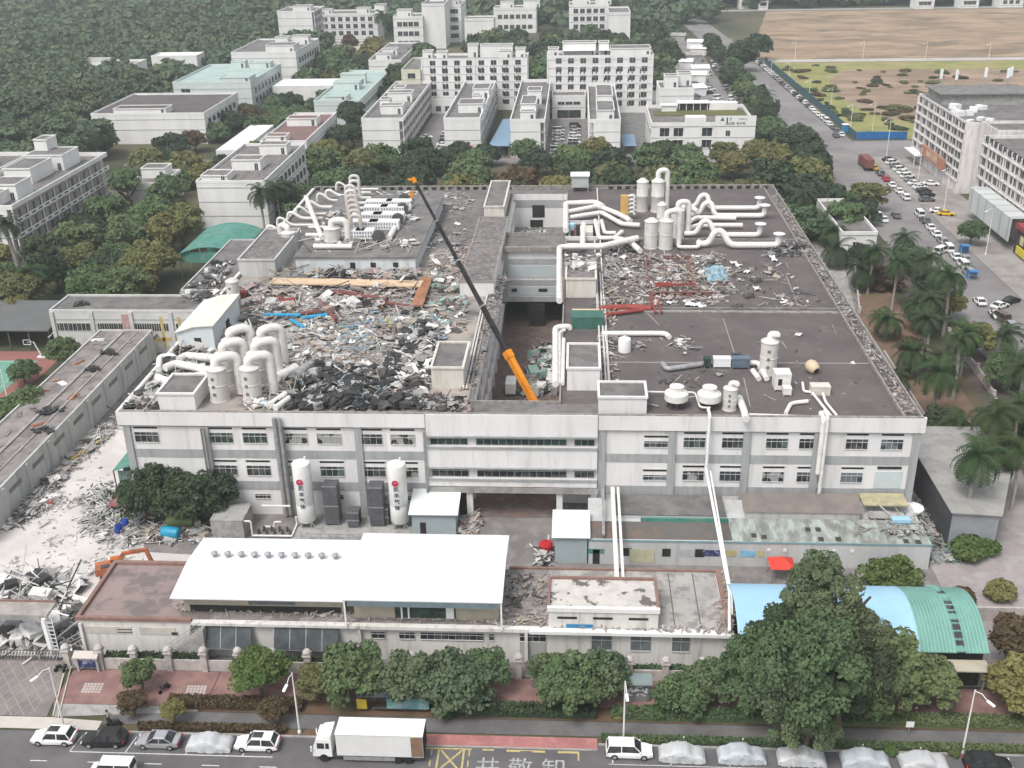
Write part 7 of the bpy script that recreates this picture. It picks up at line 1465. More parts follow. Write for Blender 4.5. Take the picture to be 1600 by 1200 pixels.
# street trees along the front
FT = [(410, 1085, 3.3, 5.6, LL, 'bright green round street tree behind the second street lamp'), (222, 1082, 2.3, 4.2, LG, 'young dark green street tree on the brick paving near the gate'), (560, 1088, 4.2, 6.3, LG, 'spreading street tree left of the bus shelter'), (500, 1095, 2.6, 4.2, LO, 'smaller olive street tree at the left end of the tree line'), (640, 1092, 3.8, 5.8, LM, 'street tree directly over the bus shelter'), (720, 1098, 4.2, 6.0, LM, 'street tree just right of the bus shelter'), (765, 1080, 3.0, 5.4, LG, 'street tree beside the grey metal door, left of the gap'), (893, 1105, 4.0, 6.2, LG, 'large street tree right of the footpath gap'), (940, 1088, 3.4, 5.6, LM, 'street tree just left of the advert kiosk'), (860, 1078, 2.6, 4.6, LM, 'lower street tree between the gap and the large tree'),
      (1060, 1112, 3.0, 4.6, LG, 'street tree right of the advert kiosk'), (1110, 1100, 3.0, 5.0, LM, 'street tree at the left foot of the giant tree'), (1375, 1095, 4.6, 9.0, LG, 'street tree before the blue arched roof, right of the giant tree'), (1450, 1105, 3.6, 5.8, LG, 'street tree before the green arched roof end'), (1335, 1120, 3.4, 5, LM, 'street tree between the giant tree and the arched roof'), (1590, 1120, 4.4, 6.6, LO, 'yellow-green street tree at the right edge'), (1590, 1060, 4.0, 7, LB, 'brownish sparse tree behind it at the right edge'),
      (1395, 930, 4.0, 4.6, LL, 'bright green bushy tree behind the arched roof'), (430, 1128, 1.7, 3.0, LB, 'bare brownish shrub tree by the second street lamp'), (210, 1118, 1.6, 2.8, LB, 'small sparse reddish tree near the gate'), (275, 1128, 1.5, 2.8, LO, 'small sparse yellow-green tree near the gate')]
for px, py, r_, h, m, lab in FT:
    x, y = G(px, py); tree(lab, x, y, r_, h, NEAR, m, seed=px)
# the giant tree
for px, py, r_, h, m, sq, lab in ((1310, 1140, 4.6, 12, LD, 1.1, 'dark tree joined to the right side of the giant tree'), (1318, 1095, 3.6, 12.0, LM, .95, 'green tree behind the right shoulder of the giant tree'), (1212, 1105, 3.9, 13, LD, .95, 'dark green tree behind the left shoulder of the giant tree'), (1350, 1130, 3.8, 9, LG, 1, 'lower green tree at the far right of the giant clump'), (1225, 1150, 4.6, 13, LM, 1.2, 'grey-green upright tree at the left front of the giant clump'), (1258, 1155, 6.0, 14.5, LG, 1.0, 'giant spreading tree before the blue arched roof, tallest in the street row'), (1180, 1115, 4.8, 10.5, LG, 1.0, 'dark tree joined to the left side of the giant tree'), (1262, 1090, 4.2, 17.0, LM, 1.05, 'dark upright tree rising behind the giant tree'), (1255, 1180, 3.6, 7.2, LM, .9, 'paler low tree at the front foot of the giant tree')):
    x, y = G(px, py); tree(lab, x, y, r_, h, BIG, m, seed=px, sq=sq)
# dense dark tree group by the factory front left
for i, (px, py, r_, h) in enumerate(((232, 815, 4.4, 7.6), (300, 818, 4.4, 7.8), (345, 808, 3.8, 7.6), (268, 800, 4.2, 8.2))):
    x, y = G(px, py); tree(['dark dense tree at the left of the clump before the factory', 'dark dense tree at the front middle of the clump before the factory', 'dark dense tree at the right of the clump before the factory', 'dark dense tree at the back of the clump before the factory'][i], x, y, r_, h, NEAR, LD, 'dark clump before the factory', 300+i, sq=.85)
for px, py, r_, h, m, lab in ((104, 575, 3.6, 6.2, LG, 'round tree between the ball court and the storage roof, farther one'), (45, 665, 4.4, 6.4, LG, 'round tree between the ball court and the storage roof, middle one'), (5, 690, 4.0, 5.6, LG, 'round tree at the left edge by the ball court'), (30, 510, 4.4, 6.5, LY, 'yellow-leaved tree at the left edge before the shelter'), (40, 600, 2.8, 4.5, LG, 'small tree at the near corner of the ball court')):
    x, y = G(px, py); tree(lab, x, y, r_, h, NEAR, m, seed=py)
# hedges and shrubs
def hedge(label, x0, y0, x1, y1, h, m, n, seed):
    rg = np.random.RandomState(seed); P_ = np.stack([rg.uniform(x0, x1, n), rg.uniform(y0, y1, n), h*rg.uniform(.15, 1, n)**.5], 1); N_ = rg.normal(size=(n, 3))*.6+[0, 0, .5]
    me = quads_mesh('hedge', P_-[x0, y0, 0], N_, rg.uniform(.08, .17, n), m); o = inst(me, 'hedge', None, (x0, y0, 0)); MB(m).box(.12, .12, 0, x1-x0-.12, y1-y0-.12, h*.72).build('hedge_core', o); return tag(o, label, 'hedge')
hedge('brown-green hedge strip behind the path, left of the second street lamp', -44.5, 89.6, -29.5, 91.3, .9, LB, 3500, 1); hedge('dark hedge strip behind the path, centre', -14, 89.6, 2.5, 91.3, 1.0, LD, 3500, 2); hedge('green hedge strip behind the path, right of the kiosk', 4, 89.6, 60, 91.3, .9, LG, 9000, 3)
hedge('low hedge at the kerb, behind the silver saloon', -46.5, 86.2, -30.5, 87.1, .7, LB, 3000, 4); hedge('low green hedge at the kerb, bottom right', 2.9, 86.2, 60, 87.1, .6, LG, 9000, 5)
hedge('creeper hanging on the boundary wall, left part', -54, 96.3, -43, 97.3, 1.7, LD, 2600, 6); hedge('creeper hanging on the boundary wall, centre part', -38, 96.3, -26, 97.2, 1.6, LD, 2600, 7); hedge('creeper hanging on the boundary wall, right part', -4, 96.3, 16, 97.2, 1.6, LG, 3600, 8)
bush = lambda lab, px, py, r_, m, z=0: (lambda xy: tag(_bush(xy, r_, m, z), lab, 'bush'))(G(px, py, z))
def _bush(xy, r_, m, z):
    o = inst(random.choice(BUSH), 'bush', None, (xy[0], xy[1], z+r_*.35), random.uniform(0, 6), r_); o.material_slots[0].link = 'OBJECT'; o.material_slots[0].material = m; return o
for i, (px, py, r_, m, lab) in enumerate(((1512, 872, 3.0, LL, 'bright green rounded hedge bush by the person in blue, left part'), (1540, 862, 2.4, LL, 'bright green rounded hedge bush by the person in blue, right part'), (290, 1096, .8, LL, 'small bright green shrub behind the path, left'), (250, 1136, .7, LL, 'small bright green shrub at the kerb, left'), (400, 1146, .6, LL, 'small yellow-green shrub at the kerb before the white car'), (700, 1120, .9, LL, 'small bright shrub right of the bus shelter'), (965, 1122, .9, LY, 'yellowish shrub left of the central lamp'), (1030, 1118, 1.4, LL, 'bright shrub right of the central lamp'), (1392, 1176, .9, LL, 'bright round shrub at the kerb, right'), (1490, 1180, .8, LL, 'bright round shrub beside the right street lamp'), (1500, 945, 2.2, LB, 'brownish shrub behind the green arched roof, left'), (1560, 935, 2.4, LO, 'olive shrub behind the green arched roof, right'), (1585, 1000, 3.0, LB, 'brownish shrub at the right edge beside the arched roof'), (1420, 545, 2.4, LB, 'reddish shrub in the garden beside the factory'), (1380, 500, 2.6, LY, 'yellowish shrub in the garden below the drive'), (1410, 590, 2.0, LB, 'small reddish shrub further down the garden'))):
    bush(lab, px, py, r_, m)
random.seed(77)
BL = []
for i in range(110):
    px, py = random.choice([(random.uniform(1330, 1470), random.uniform(108, 150)), (random.uniform(1470, 1600), random.uniform(112, 160)), (random.uniform(1240, 1420), random.uniform(150, 190)), (random.uniform(1320, 1440), random.uniform(168, 212)), (random.uniform(1230, 1300), random.uniform(100, 200))])
    x, y = G(px, py)
    if x > 98: BL.append((px, py))
for i, (px, py) in enumerate(sorted(BL)):
    o = bush(f"scrub bush on the bare field by the blue fence, {nth(i)} from the left", px, py, random.uniform(1, 3.6), random.choice([LG, LD, LO, LO, LB])); o.scale.z *= .45; o.scale.x *= random.uniform(.8, 2.2); o.location.z = .3
# palms
def palm_mesh(seed, nf=24, Lf=3.1):
    rnd = random.Random(seed); b = MB(LP)
    for i in range(nf):
        a = i*2.399+rnd.uniform(-.2, .2); up = rnd.uniform(-.35, 1.05) if i > 3 else 1.3; d = Vector((math.cos(a), math.sin(a), 0)); pts = []; p = Vector((0, 0, 0)); el = up
        for k in range(9):
            pts.append(p.copy()); p = p+(d*math.cos(el)+Vector((0, 0, math.sin(el))))*Lf/8; el -= .26
        s_ = Vector((-d.y, d.x, 0))
        for k in range(8):
            q0, q1 = pts[k], pts[k+1]; w_ = (.3+.9*math.sin(math.pi*min(1, (k+1)/8.5)))*.66
            for sd in (-1, 1):
                for u in (0, .5):
                    r0 = q0.lerp(q1, u); r1 = q0.lerp(q1, u+.48); tip = r0+s_*sd*w_+(q1-q0)*.7+Vector((0, 0, -.28*w_-.1*rnd.random())); b.add([r0, r1, tip], [(0, 1, 2)])
    b.lathe([(.0, -.9), (.16, -.8), (.2, -.1), (.05, .3)], 0, 0, 8); return b.mesh('crown')
PAL = [palm_mesh(i) for i in range(3)]
PTK = MB(barkp).tube([(0, 0, -.1), (0, 0, .4), (.03, .01, .75), (.05, 0, 1)], [.028, .02, .023, .017], 9).mesh('trunk')
def palm(label, px, pyb, pyt, s_=1.0, xy=None):
    x, y = xy or G(px, pyb); h = max(3.5, GY(px, pyt, y)[1]-.6*s_) if xy is None else pyt; rnd = random.Random(px+pyb); t = thing('palm_tree', label, 'palm tree', (x, y, 0), rnd.uniform(0, 6), 'palm trees right and left of the factory')
    inst(PTK, 'trunk', t, (0, 0, 0), 0, (h*1.15, h*1.15, h)); inst(rnd.choice(PAL), 'crown', t, (.05*h, 0, h+.3), 0, s_*1.6); return t
for i, (px, pyb, pyt, s_, lab) in enumerate(((1505, 835, 712, 1.0, 'tall palm before the grey sheet warehouse, left of the close pair'), (1545, 775, 705, 1.0, 'tall palm of the close pair, right one, above the warehouse'), (1455, 662, 580, 1.05, 'palm in the garden right of the factory front corner'), (1530, 745, 640, 1.0, 'palm behind the close pair at the right'), (1420, 590, 548, .95, 'short palm against the factory right flank, nearer'), (1385, 530, 498, .95, 'short palm against the factory right flank, farther'), (1473, 525, 425, 1.1, 'tallest palm with a bare pale trunk in the garden'), (1440, 455, 402, 1.0, 'palm left of the parked car row'), (1405, 420, 370, .9, 'palm beside the gatehouse drive'),
    (1305, 418, 385, 1.15, 'leafy palm close to the factory right rear flank'), (1300, 385, 358, 1.1, 'second leafy palm behind it near the gatehouse'), (1575, 610, 560, 1.1, 'palm at the right edge, farther one'), (1598, 655, 590, 1.1, 'palm at the right edge, nearer one'), (1345, 455, 420, 1.0, 'palm beside the side drive, right of the factory'), (1500, 590, 520, 1.0, 'palm among the footway street trees'), (1560, 560, 520, 1.0, 'palm at the road kerb near the right edge'), (1470, 600, 560, .9, 'palm in the garden middle by the wall'), (1430, 520, 470, 1.0, 'palm between the garden trees, upper part'), (1495, 710, 660, 1.0, 'palm behind the pair, left side'), (1330, 350, 315, 1.0, 'palm before the broad olive tree'), (1250, 350, 305, 1.0, 'palm by the factory rear right corner'), (1270, 330, 312, .9, 'low palm by the factory rear right corner'),
    (415, 372, 300, 1.05, 'palm before the ribbed workshop, nearest of three'), (440, 360, 292, 1.0, 'palm before the ribbed workshop, middle of three'), (455, 345, 288, 1.0, 'palm before the ribbed workshop, farthest of three'), (40, 470, 345, 1.0, 'palm before the left dormitory corner'), (60, 480, 425, 1.1, 'low palm behind the yellow-leaved tree'), (600, 62, 22, 1.5, 'far palm beside the row-windowed factory'), (1185, 215, 165, 1.0, 'palm at the right wall of the logo building, nearer'), (1195, 185, 148, 1.0, 'palm at the right wall of the logo building, farther'), (1395, 620, 590, .8, 'small palm tuft at the garden foot'))):
    palm(lab, px, pyb, pyt, s_)
random.seed(31)
for i in range(9):
    y = 136+i*11+random.uniform(-2, 2); x = [61.5, 66, 70, 64][i % 4]+(y-140)*.015; palm(f"{nth(i)} palm from the near end of the garden belt right of the factory", i, 7, random.uniform(9, 12), random.uniform(.7, .9), (x, y))
# the wooded hillside and distant woods: nobody could count it
def forest(name, regions, sp, seed, m=LF, rr=(5, 9), hh=(7, 13), nl=18, leaf=.17):
    rg = np.random.RandomState(seed); base = [crown_arrays(200+i, 12 if nl > 20 else 9, nl, leaf, .7, (.3, .46)) for i in range(4)]
    AP, AN, AS, CV, CF, T = [], [], [], [], [], []; nv = 0
    for x0, y0, x1, y1 in regions:
        nx, ny = int((x1-x0)/sp), int((y1-y0)/sp)
        for j in range(ny):
            for i in range(nx):
                x = x0+(i+rg.uniform(0, 1))*sp; y = y0+(j+rg.uniform(0, 1))*sp
                if not free(x, y, 3): continue
                d = -_f.x*0; px = 800+F*((x*CR.x+y*CR.y-CH*CR.z)/(x*_f.x+y*_f.y-CH*_f.z))
                if px < -160 or px > 1760: continue
                P_, N_, S_ = base[rg.randint(4)]; r_ = rr[0]+(rr[1]*1.15-rr[0])*rg.uniform(0, 1)**1.7; h = rg.uniform(*hh)*(.75+.35*r_/rr[1])*(1+.25*math.sin(x*.021)*math.cos(y*.017)); a = rg.uniform(0, 6.28); ca, sa = math.cos(a), math.sin(a); Rm = np.array([[ca, -sa, 0], [sa, ca, 0], [0, 0, 1]])
                AP.append(P_@Rm.T*r_+[x, y, h-r_*.6]); AN.append(N_@Rm.T); AS.append(S_*r_); T.append(np.full(len(P_), rg.uniform(0, .99), np.float32))
                CV.append(ICO1[0]*[r_*.6, r_*.6, r_*.5]+[x, y, h-r_*.75]); CF.append(ICO1[1]+nv); nv += len(ICO1[0])
    ncr = len(CF); tl = np.concatenate(T); tc = np.repeat([t_[0] for t_ in T], len(ICO1[1])).astype(np.float32)
    me = quads_mesh(name, np.vstack(AP), np.vstack(AN), np.concatenate(AS), m, (np.vstack(CV), np.vstack(CF)), np.concatenate([tl, tc]))
    o = inst(me, name, None); return tag(o, {'forest': 'dense wooded hillside filling the upper left, mixed greens', 'far_woods': 'distant woods along the top edge', 'hillside_wood': 'nearer edge of the wooded hillside at the left, above the dormitory'}[name], 'forest', None, 'stuff')
forest('hillside_wood', [(-420, 300, -176, 470), (-176, 296, -152, 374)], 8.2, 9, nl=44, leaf=.10)
forest('forest', [(-420, 470, -176, 700), (-176, 560, -130, 615), (-176, 424, -162, 560)], 8.2, 5)
forest('far_woods', [(-560, 700, -60, 1150), (-60, 715, 100, 1250), (100, 812, 620, 1250), (30, 640, 66, 700)], 13.5, 6, rr=(8, 13), hh=(9, 16))
# ================================================================ debris
dm = {'w': M('scrap_white', (.68, .67, .65), (.5, .49, .47), 1.2), 'g': M('scrap_grey', (.30, .295, .285), (.2, .195, .19), 1.5), 'k': M('scrap_black', (.025, .025, .027), (.05, .05, .05), 1.5, .6), 'b': M('scrap_beige', (.36, .31, .26), (.27, .235, .2), 1.3), 'r': oxide, 'u': M('scrap_blue', (.16, .30, .39), (.28, .38, .44), 1), 't': M('scrap_teal', (.25, .36, .33), (.18, .26, .24), 1), 's': M('scrap_mid', (.42, .41, .40), (.33, .32, .31), 1.5), 'd': M('scrap_dark', (.10, .095, .09), (.065, .06, .06), 1.5), 'p': M('scrap_pinkish', (.33, .25, .23), (.26, .2, .18), 1.2)}
def rubble(label, pts, z, n, mix, size=(.3, 1.6), hmax=.8, sticks=.35, seed=0, name='rubble', pile=None):
    """pts: pixel polygon (corner order) on the level z; scattered panels, sticks, bent sheets and lumps"""
    rnd = random.Random(seed); q = [G(a, b_, z) for a, b_ in pts]; xs_ = [a for a, _ in q]; ys_ = [b_ for _, b_ in q]; b = MB()
    def inside(x, y):
        r_ = False; j = len(q)-1
        for i in range(len(q)):
            if (q[i][1] > y) != (q[j][1] > y) and x < (q[j][0]-q[i][0])*(y-q[i][1])/(q[j][1]-q[i][1])+q[i][0]: r_ = not r_
            j = i
        return r_
    keys = [dm[c] for c in mix]; c = 0; cx, cy = sum(xs_)/len(q), sum(ys_)/len(q)
    cl = [(rnd.uniform(min(xs_), max(xs_)), rnd.uniform(min(ys_), max(ys_)), rnd.uniform(1.2, 4), rnd.choice(keys)) for _ in range(max(3, n//40))]
    while c < n:
        if rnd.random() < .55: k = rnd.choice(cl); x, y, m = rnd.gauss(k[0], k[2]*.6), rnd.gauss(k[1], k[2]*.6), k[3] if rnd.random() < .6 else rnd.choice(keys); up = rnd.uniform(0, hmax)*.9
        else: x, y, m = rnd.uniform(min(xs_), max(xs_)), rnd.uniform(min(ys_), max(ys_)), rnd.choice(keys); up = rnd.uniform(0, hmax*.35)
        if not inside(x, y): c += .05; continue
        s_ = size[0]+(size[1]*1.5-size[0])*rnd.random()**2.6; a = rnd.uniform(0, 3.14); kind = rnd.random()
        if kind < sticks:
            l_ = s_*rnd.uniform(1.5, 3.2); d = Vector((math.cos(a), math.sin(a), rnd.uniform(-.25, .35)))*l_/2; p = Vector((x, y, z+up+abs(d.z)+.04)); w_ = rnd.uniform(.05, .15); b.beam(p-d, p+d, w_, w_, m)
        elif kind < sticks+.3: b.ob(x, y, z+up, s_*rnd.uniform(.6, 1.3), s_*rnd.uniform(.3, .9), .05, a, m, (rnd.uniform(-.6, .6), rnd.uniform(-.6, .6)))
        elif kind < sticks+.45:    # crumpled sheet
            w_, l_ = s_*.8, s_*1.1; vs_ = []
            for i in range(4):
                for j in range(3): u, v_ = (i/3-.5)*l_, (j/2-.5)*w_; vs_.append((x+u*math.cos(a)-v_*math.sin(a), y+u*math.sin(a)+v_*math.cos(a), z+up+.06+rnd.uniform(0, .45)*s_*.6))
            b.add(vs_, [(i*3+j, i*3+j+1, (i+1)*3+j+1, (i+1)*3+j) for i in range(3) for j in range(2)], m)
        else: h_ = s_*rnd.uniform(.15, .6); b.ob(x, y, z+up*.5-.02, s_*rnd.uniform(.3, .8), s_*rnd.uniform(.3, .8), h_, a, m, (rnd.uniform(-.3, .3), rnd.uniform(-.3, .3)))
        c += 1
    o = b.build(name); return tag(o, label, 'rubble', None, 'stuff')
rubble('mixed pale and grey demolition rubble over the middle of the left roof', [(385, 640), (470, 500), (650, 490), (700, 515), (665, 635)], RZ, 4200, 'wwwggbbbbsssspu', (.2, 1.15), .8, .4, 1)
rubble('scattered scrap before the plant deck on the left roof', [(395, 500), (430, 425), (655, 425), (645, 500)], RZ, 1500, 'gssdbwkpb', (.4, 1.9), .9, .5, 2)
rubble('brown-grey litter right of the rusty slab on the left roof', [(640, 520), (672, 400), (735, 400), (728, 520)], RZ, 1100, 'gdbpwsbt', (.25, 1.1), .5, .4, 3)
rubble('scrap and fallen sheets at the left rim of the roof', [(215, 640), (330, 480), (400, 440), (440, 480), (400, 560), (330, 560), (300, 600), (240, 640)], RZ, 1500, 'gsdbwpk', (.4, 1.8), .8, .4, 4)
rubble('heap of black roofing felt at the front of the left roof', [(420, 640), (500, 580), (560, 575), (640, 590), (662, 640)], RZ, 1500, 'kkkkkdgs', (.5, 1.6), 1.2, .1, 5)
rubble('black and white torn felt beside the left penthouse', [(600, 610), (625, 525), (680, 500), (690, 560), (672, 612)], RZ, 800, 'kkkdwwgs', (.5, 1.9), 1.1, .15, 6)
rubble('felt strips and litter at the front edge by the link roof', [(665, 642), (672, 618), (730, 625), (735, 642)], RZ, 260, 'kdpgs', (.3, 1.2), .5, .2, 7)
rubble('felt squares and litter at the front left corner of the roof', [(200, 640), (240, 600), (250, 640)], RZ, 260, 'kdwgps', (.5, 1.5), .4, .2, 8)
rubble('light litter around the air handlers, left rear roof', [(500, 345), (560, 300), (740, 302), (730, 400), (655, 400)], RZ, 900, 'gdsbpw', (.25, 1.1), .3, .4, 9)
rubble('scrap and short pipe lengths strewn over the plant deck', [(470, 395), (520, 330), (655, 330), (648, 395)], DZ, 420, 'gwsbwd', (.3, 1.5), .3, .5, 41)
rubble('scrap heap around the red steel frames on the right roof', [(940, 480), (950, 395), (1020, 400), (1130, 400), (1150, 460), (1110, 478), (1020, 480)], RZ, 1700, 'wwgbpsssbbd', (.2, 1.0), .7, .4, 10)
rubble('dark scrap heap in front of the right-hand scrubbers', [(950, 395), (955, 373), (1000, 375), (1000, 395)], RZ, 420, 'dddkgg', (.3, .9), .9, .3, 11)
rubble('dark lumps at the right rim of the right roof', [(1190, 402), (1205, 385), (1265, 383), (1275, 402)], RZ, 260, 'kddgg', (.4, 1.2), .8, .15, 12)
rubble('thin litter scattered over the rear of the right roof', [(1100, 480), (1130, 405), (1220, 405), (1290, 480)], RZ, 170, 'wgsddb', (.3, 1.1), .15, .4, 13)
rubble('thin litter scattered over the front of the right roof', [(955, 640), (965, 500), (1300, 500), (1390, 640)], RZ, 150, 'wgsdd', (.25, .9), .1, .5, 14)
rubble('gravel and weeds in the right rim gutter of the factory', [(1412, 648), (1206, 305), (1217, 303), (1436, 648)], RZ, 2200, 'ggdbps', (.15, .5), .15, .15, 15)
rubble('litter between the service pipes on the courtyard strip', [(935, 600), (938, 400), (960, 400), (965, 600)], RZ, 500, 'gsdbpw', (.2, .9), .3, .6, 16)
rubble('litter on the west rim of the courtyard', [(722, 610), (775, 430), (795, 430), (740, 610)], RZ, 420, 'gsdbp', (.2, .9), .3, .6, 17)
rubble('torn roof litter on the cream penthouse by the courtyard', [(884, 425), (884, 398), (935, 398), (932, 425)], RZ+3.3, 160, 'wgsdp', (.3, 1.3), .25, .2, 18)
rubble('white scrap in the courtyard below the crane', [(820, 620), (835, 545), (862, 540), (868, 620)], 0, 420, 'wwgstk', (.5, 2.2), 1.0, .2, 19)
rubble('scrap along the foot of the long storage building', [(0, 835), (60, 762), (125, 700), (190, 640), (205, 650), (165, 690), (112, 735), (70, 800), (35, 822)], 0, 700, 'gsdbsw', (.3, 1.4), .7, .5, 20)
rubble('scrap heap of pipes and frames before the dark tree', [(130, 830), (140, 770), (190, 765), (250, 830), (230, 850), (160, 850)], 0, 850, 'gsswwk', (.25, 1.5), .8, .65, 21)
rubble('scattered litter on the yard between scrap heap and blue tank', [(200, 850), (210, 815), (380, 825), (330, 850)], 0, 420, 'gswdsb', (.3, 1.2), .5, .4, 22)
rubble('pile of white sheets behind the gate canopy', [(0, 945), (0, 905), (120, 912), (115, 955)], 0, 420, 'wwwskg', (.8, 2.6), 1.1, .25, 23)
rubble('pile of white sheets under the gate canopy', [(0, 1012), (0, 965), (75, 968), (110, 1010), (60, 1005)], 0, 480, 'wwwsgk', (.8, 2.6), 1.0, .15, 24)
rubble('scrap between the gate post and the pink roofed building', [(85, 1010), (95, 950), (130, 950), (125, 1040), (105, 1030)], 0, 260, 'wsgkd', (.4, 1.6), .8, .3, 25)
rubble('fine crumbs over the dusty yard', [(0, 900), (150, 690), (190, 800), (240, 870), (140, 900), (110, 950), (0, 950)], 0, 700, 'wsgb', (.12, .5), .08, .3, 26)
rubble('orange-brown crumbling rim rubble on the street building', [(270, 940), (545, 948), (790, 955), (1140, 985), (1140, 992), (540, 966), (270, 955)], 4.96, 1500, 'bbpgs', (.12, .45), .2, .3, 27)
rubble('litter on the dark middle roof of the street building', [(790, 950), (795, 895), (860, 897), (855, 955)], 4.96, 150, 'gdpbs', (.2, .6), .15, .3, 28)
rubble('crumbling rim rubble on the street building right edge', [(1120, 985), (1130, 890), (1146, 890), (1146, 990)], 4.96, 300, 'bbpg', (.12, .5), .25, .3, 29)
rubble('cluttered pipes and litter on the annex right end', [(1340, 835), (1330, 800), (1440, 800), (1460, 840)], 4.3, 110, 'gsdgb', (.2, .9), .3, .6, 30)
rubble('scrap at the foot of the factory right corner', [(1430, 840), (1425, 770), (1500, 860), (1495, 880), (1455, 880)], 0, 360, 'gsdtg', (.2, 1.0), .5, .5, 31)
rubble('litter heap beside the first sheet hut at the passage', [(718, 835), (722, 805), (750, 810), (745, 838)], 0, 160, 'wsgbp', (.3, 1.1), .6, .3, 32)
rubble('litter heap beside the red container at the passage', [(838, 885), (842, 855), (862, 858), (862, 885)], 0, 160, 'wwsgk', (.3, 1.0), .6, .2, 33)
rubble('litter and felt on the narrow store roof', [(270, 470), (340, 408), (368, 408), (330, 470)], 9.1, 260, 'kddgw', (.4, 1.4), .4, .2, 34)
rubble('dark rubbish in the open deck courtyard', [(800, 412), (806, 360), (868, 360), (872, 412)], 7.85, 160, 'dgsw', (.3, 1.2), .4, .3, 35)
# larger single pieces on the left roof
def piece(label, name, cat, mb, loc, group=None): return tag(mb.build(name, None, loc), label, cat, group)
a = G(425, 447, RZ); c = G(660, 452, RZ); 
piece('long pale timber deck strip lying before the plant deck', 'timber_deck', 'deck', MB(sandw).beam((0, 0, 1.0), (c[0]-a[0], c[1]-a[1], 1.0), 3.0, .25), (a[0], a[1], RZ))
a = G(652, 485, RZ); c = G(668, 440, RZ); piece('rusty orange steel slab on the left roof', 'rusty_slab', 'slab', MB(M('rust_orange', (.34, .14, .06), (.22, .10, .06), .5, c3=(.3, .22, .16), s3=1.1, w3=.6)).beam((0, 0, .8), (c[0]-a[0], c[1]-a[1], .8), 2.0, .3), (a[0], a[1], RZ))
for i, (p, q, r_, m, lab) in enumerate((((415, 478), (460, 468), .55, redp, 'fat dark red pipe at the left of the scrap, before the timber deck'), ((460, 492), (500, 486), .35, oxide, 'dark red beam below the fat red pipe'), ((430, 462), (470, 478), .3, oxide, 'dark red beam lying across the fat red pipe'), ((500, 470), (525, 500), .35, oxide, 'slanting dark red pipe in the middle scrap'), ((515, 456), (560, 460), .45, oxide, 'dark red girder against the timber deck, left'), ((560, 462), (605, 468), .4, oxide, 'dark red girder against the timber deck, right'), ((575, 470), (640, 478), .3, oxide, 'long dark red girder in the middle scrap'), ((535, 488), (590, 482), .35, dm['s'], 'grey steel beam below the red girders'),
    ((412, 492), (470, 492), .3, M('scrap_blue_bright', (.03, .28, .48)), 'bright blue pipe lying left of the white sheet, longer one'), ((470, 497), (512, 492), .35, M('scrap_blue_bright', (.03, .28, .48)), 'bright blue pipe end, thicker one to the right'), ((455, 500), (475, 512), .3, M('scrap_blue_bright', (.03, .28, .48)), 'short bright blue pipe lying below the other two'), ((463, 492), (470, 455), .12, dm['w'], 'thin white pole leaning over the scrap'))):
    a, c = P3(*p, RZ+.6), P3(*q, RZ+.8); piece(lab, 'scrap_pipe', 'pipe', MB(m).tube([Vector((0, 0, 0)), c-a], r_, 8), tuple(a))
def sheetp(label, px, py, w_, d_, m, seed, z=RZ, lift=.5, rz=None):
    rnd = random.Random(seed); x, y = G(px, py, z); b = MB(m); n = 8; rz = rnd.uniform(0, 3) if rz is None else rz
    for i in range(n+1):
        for j in range(4): u, v_ = (i/n-.5)*w_, (j/3-.5)*d_; b.v.append((u*math.cos(rz)-v_*math.sin(rz), u*math.sin(rz)+v_*math.cos(rz), .25+rnd.uniform(0, lift)*.5+.2*math.sin(i*1.3+j)))
    b.f = [(i*4+j, (i+1)*4+j, (i+1)*4+j+1, i*4+j+1) for i in range(n) for j in range(3)]; b.m = [0]*len(b.f); b.sm = [False]*len(b.f); return piece(label, 'fallen_sheet', 'sheet', b, (x, y, z))
sheetp('long crumpled white sheet lying across the middle of the left roof', 618, 500, 9.5, 1.6, whites, 1, rz=-.06)
SC = {}
for i, (px, py, w_, d_, m) in enumerate(sorted(((682, 412, 1.3, 3.8, whites), (642, 520, 3.4, 1.4, dm['w']), (655, 535, 3.2, 1.2, dm['w']), (645, 528, 2.6, 1.0, dm['w']), (612, 585, 2.2, 1.6, dm['w']), (560, 600, 2.0, 3.0, dm['w']), (548, 612, 1.6, 2.2, dm['w']), (630, 560, 1.8, 3.0, dm['w']), (572, 570, 3.0, 2.0, dm['w']), (530, 560, 2.4, 1.6, dm['w']), (480, 520, 3.0, 1.6, dm['w']), (440, 510, 2.6, 2.0, dm['s']), (500, 540, 2.4, 2.0, dm['s']), (600, 540, 2.4, 1.8, dm['b']), (640, 575, 3.2, 2.4, dm['b']), (450, 545, 2.6, 2, dm['s']), (395, 420, 3.6, 1.2, whites), (688, 505, 2.2, 1.4, whites), (685, 440, 1.8, 1.4, dm['w']), (702, 437, 2.0, 1.3, dm['w']), (1078, 478, 2.2, 1.4, whites), (1092, 480, 2.4, 1.3, whites), (1150, 415, 3.2, 1.0, dm['w']), (1208, 406, 3.4, .9, whites), (1167, 427, 1.6, .9, whites), (1182, 453, 2.0, 1.0, dm['w'])), key=lambda q: q[0])):
    cn_ = ('white' if m in (whites, dm['w']) else 'grey' if m is dm['s'] else 'beige')+(' fallen sheet on the left roof' if px < 800 else ' fallen sheet on the right roof'); SC[cn_] = SC.get(cn_, -1)+1
    sheetp(f"{cn_}, {nth(SC[cn_])} {cn_.split()[0]} one from the left", px, py, w_, d_, m, i+5)['group'] = 'fallen sheets on the roofs'
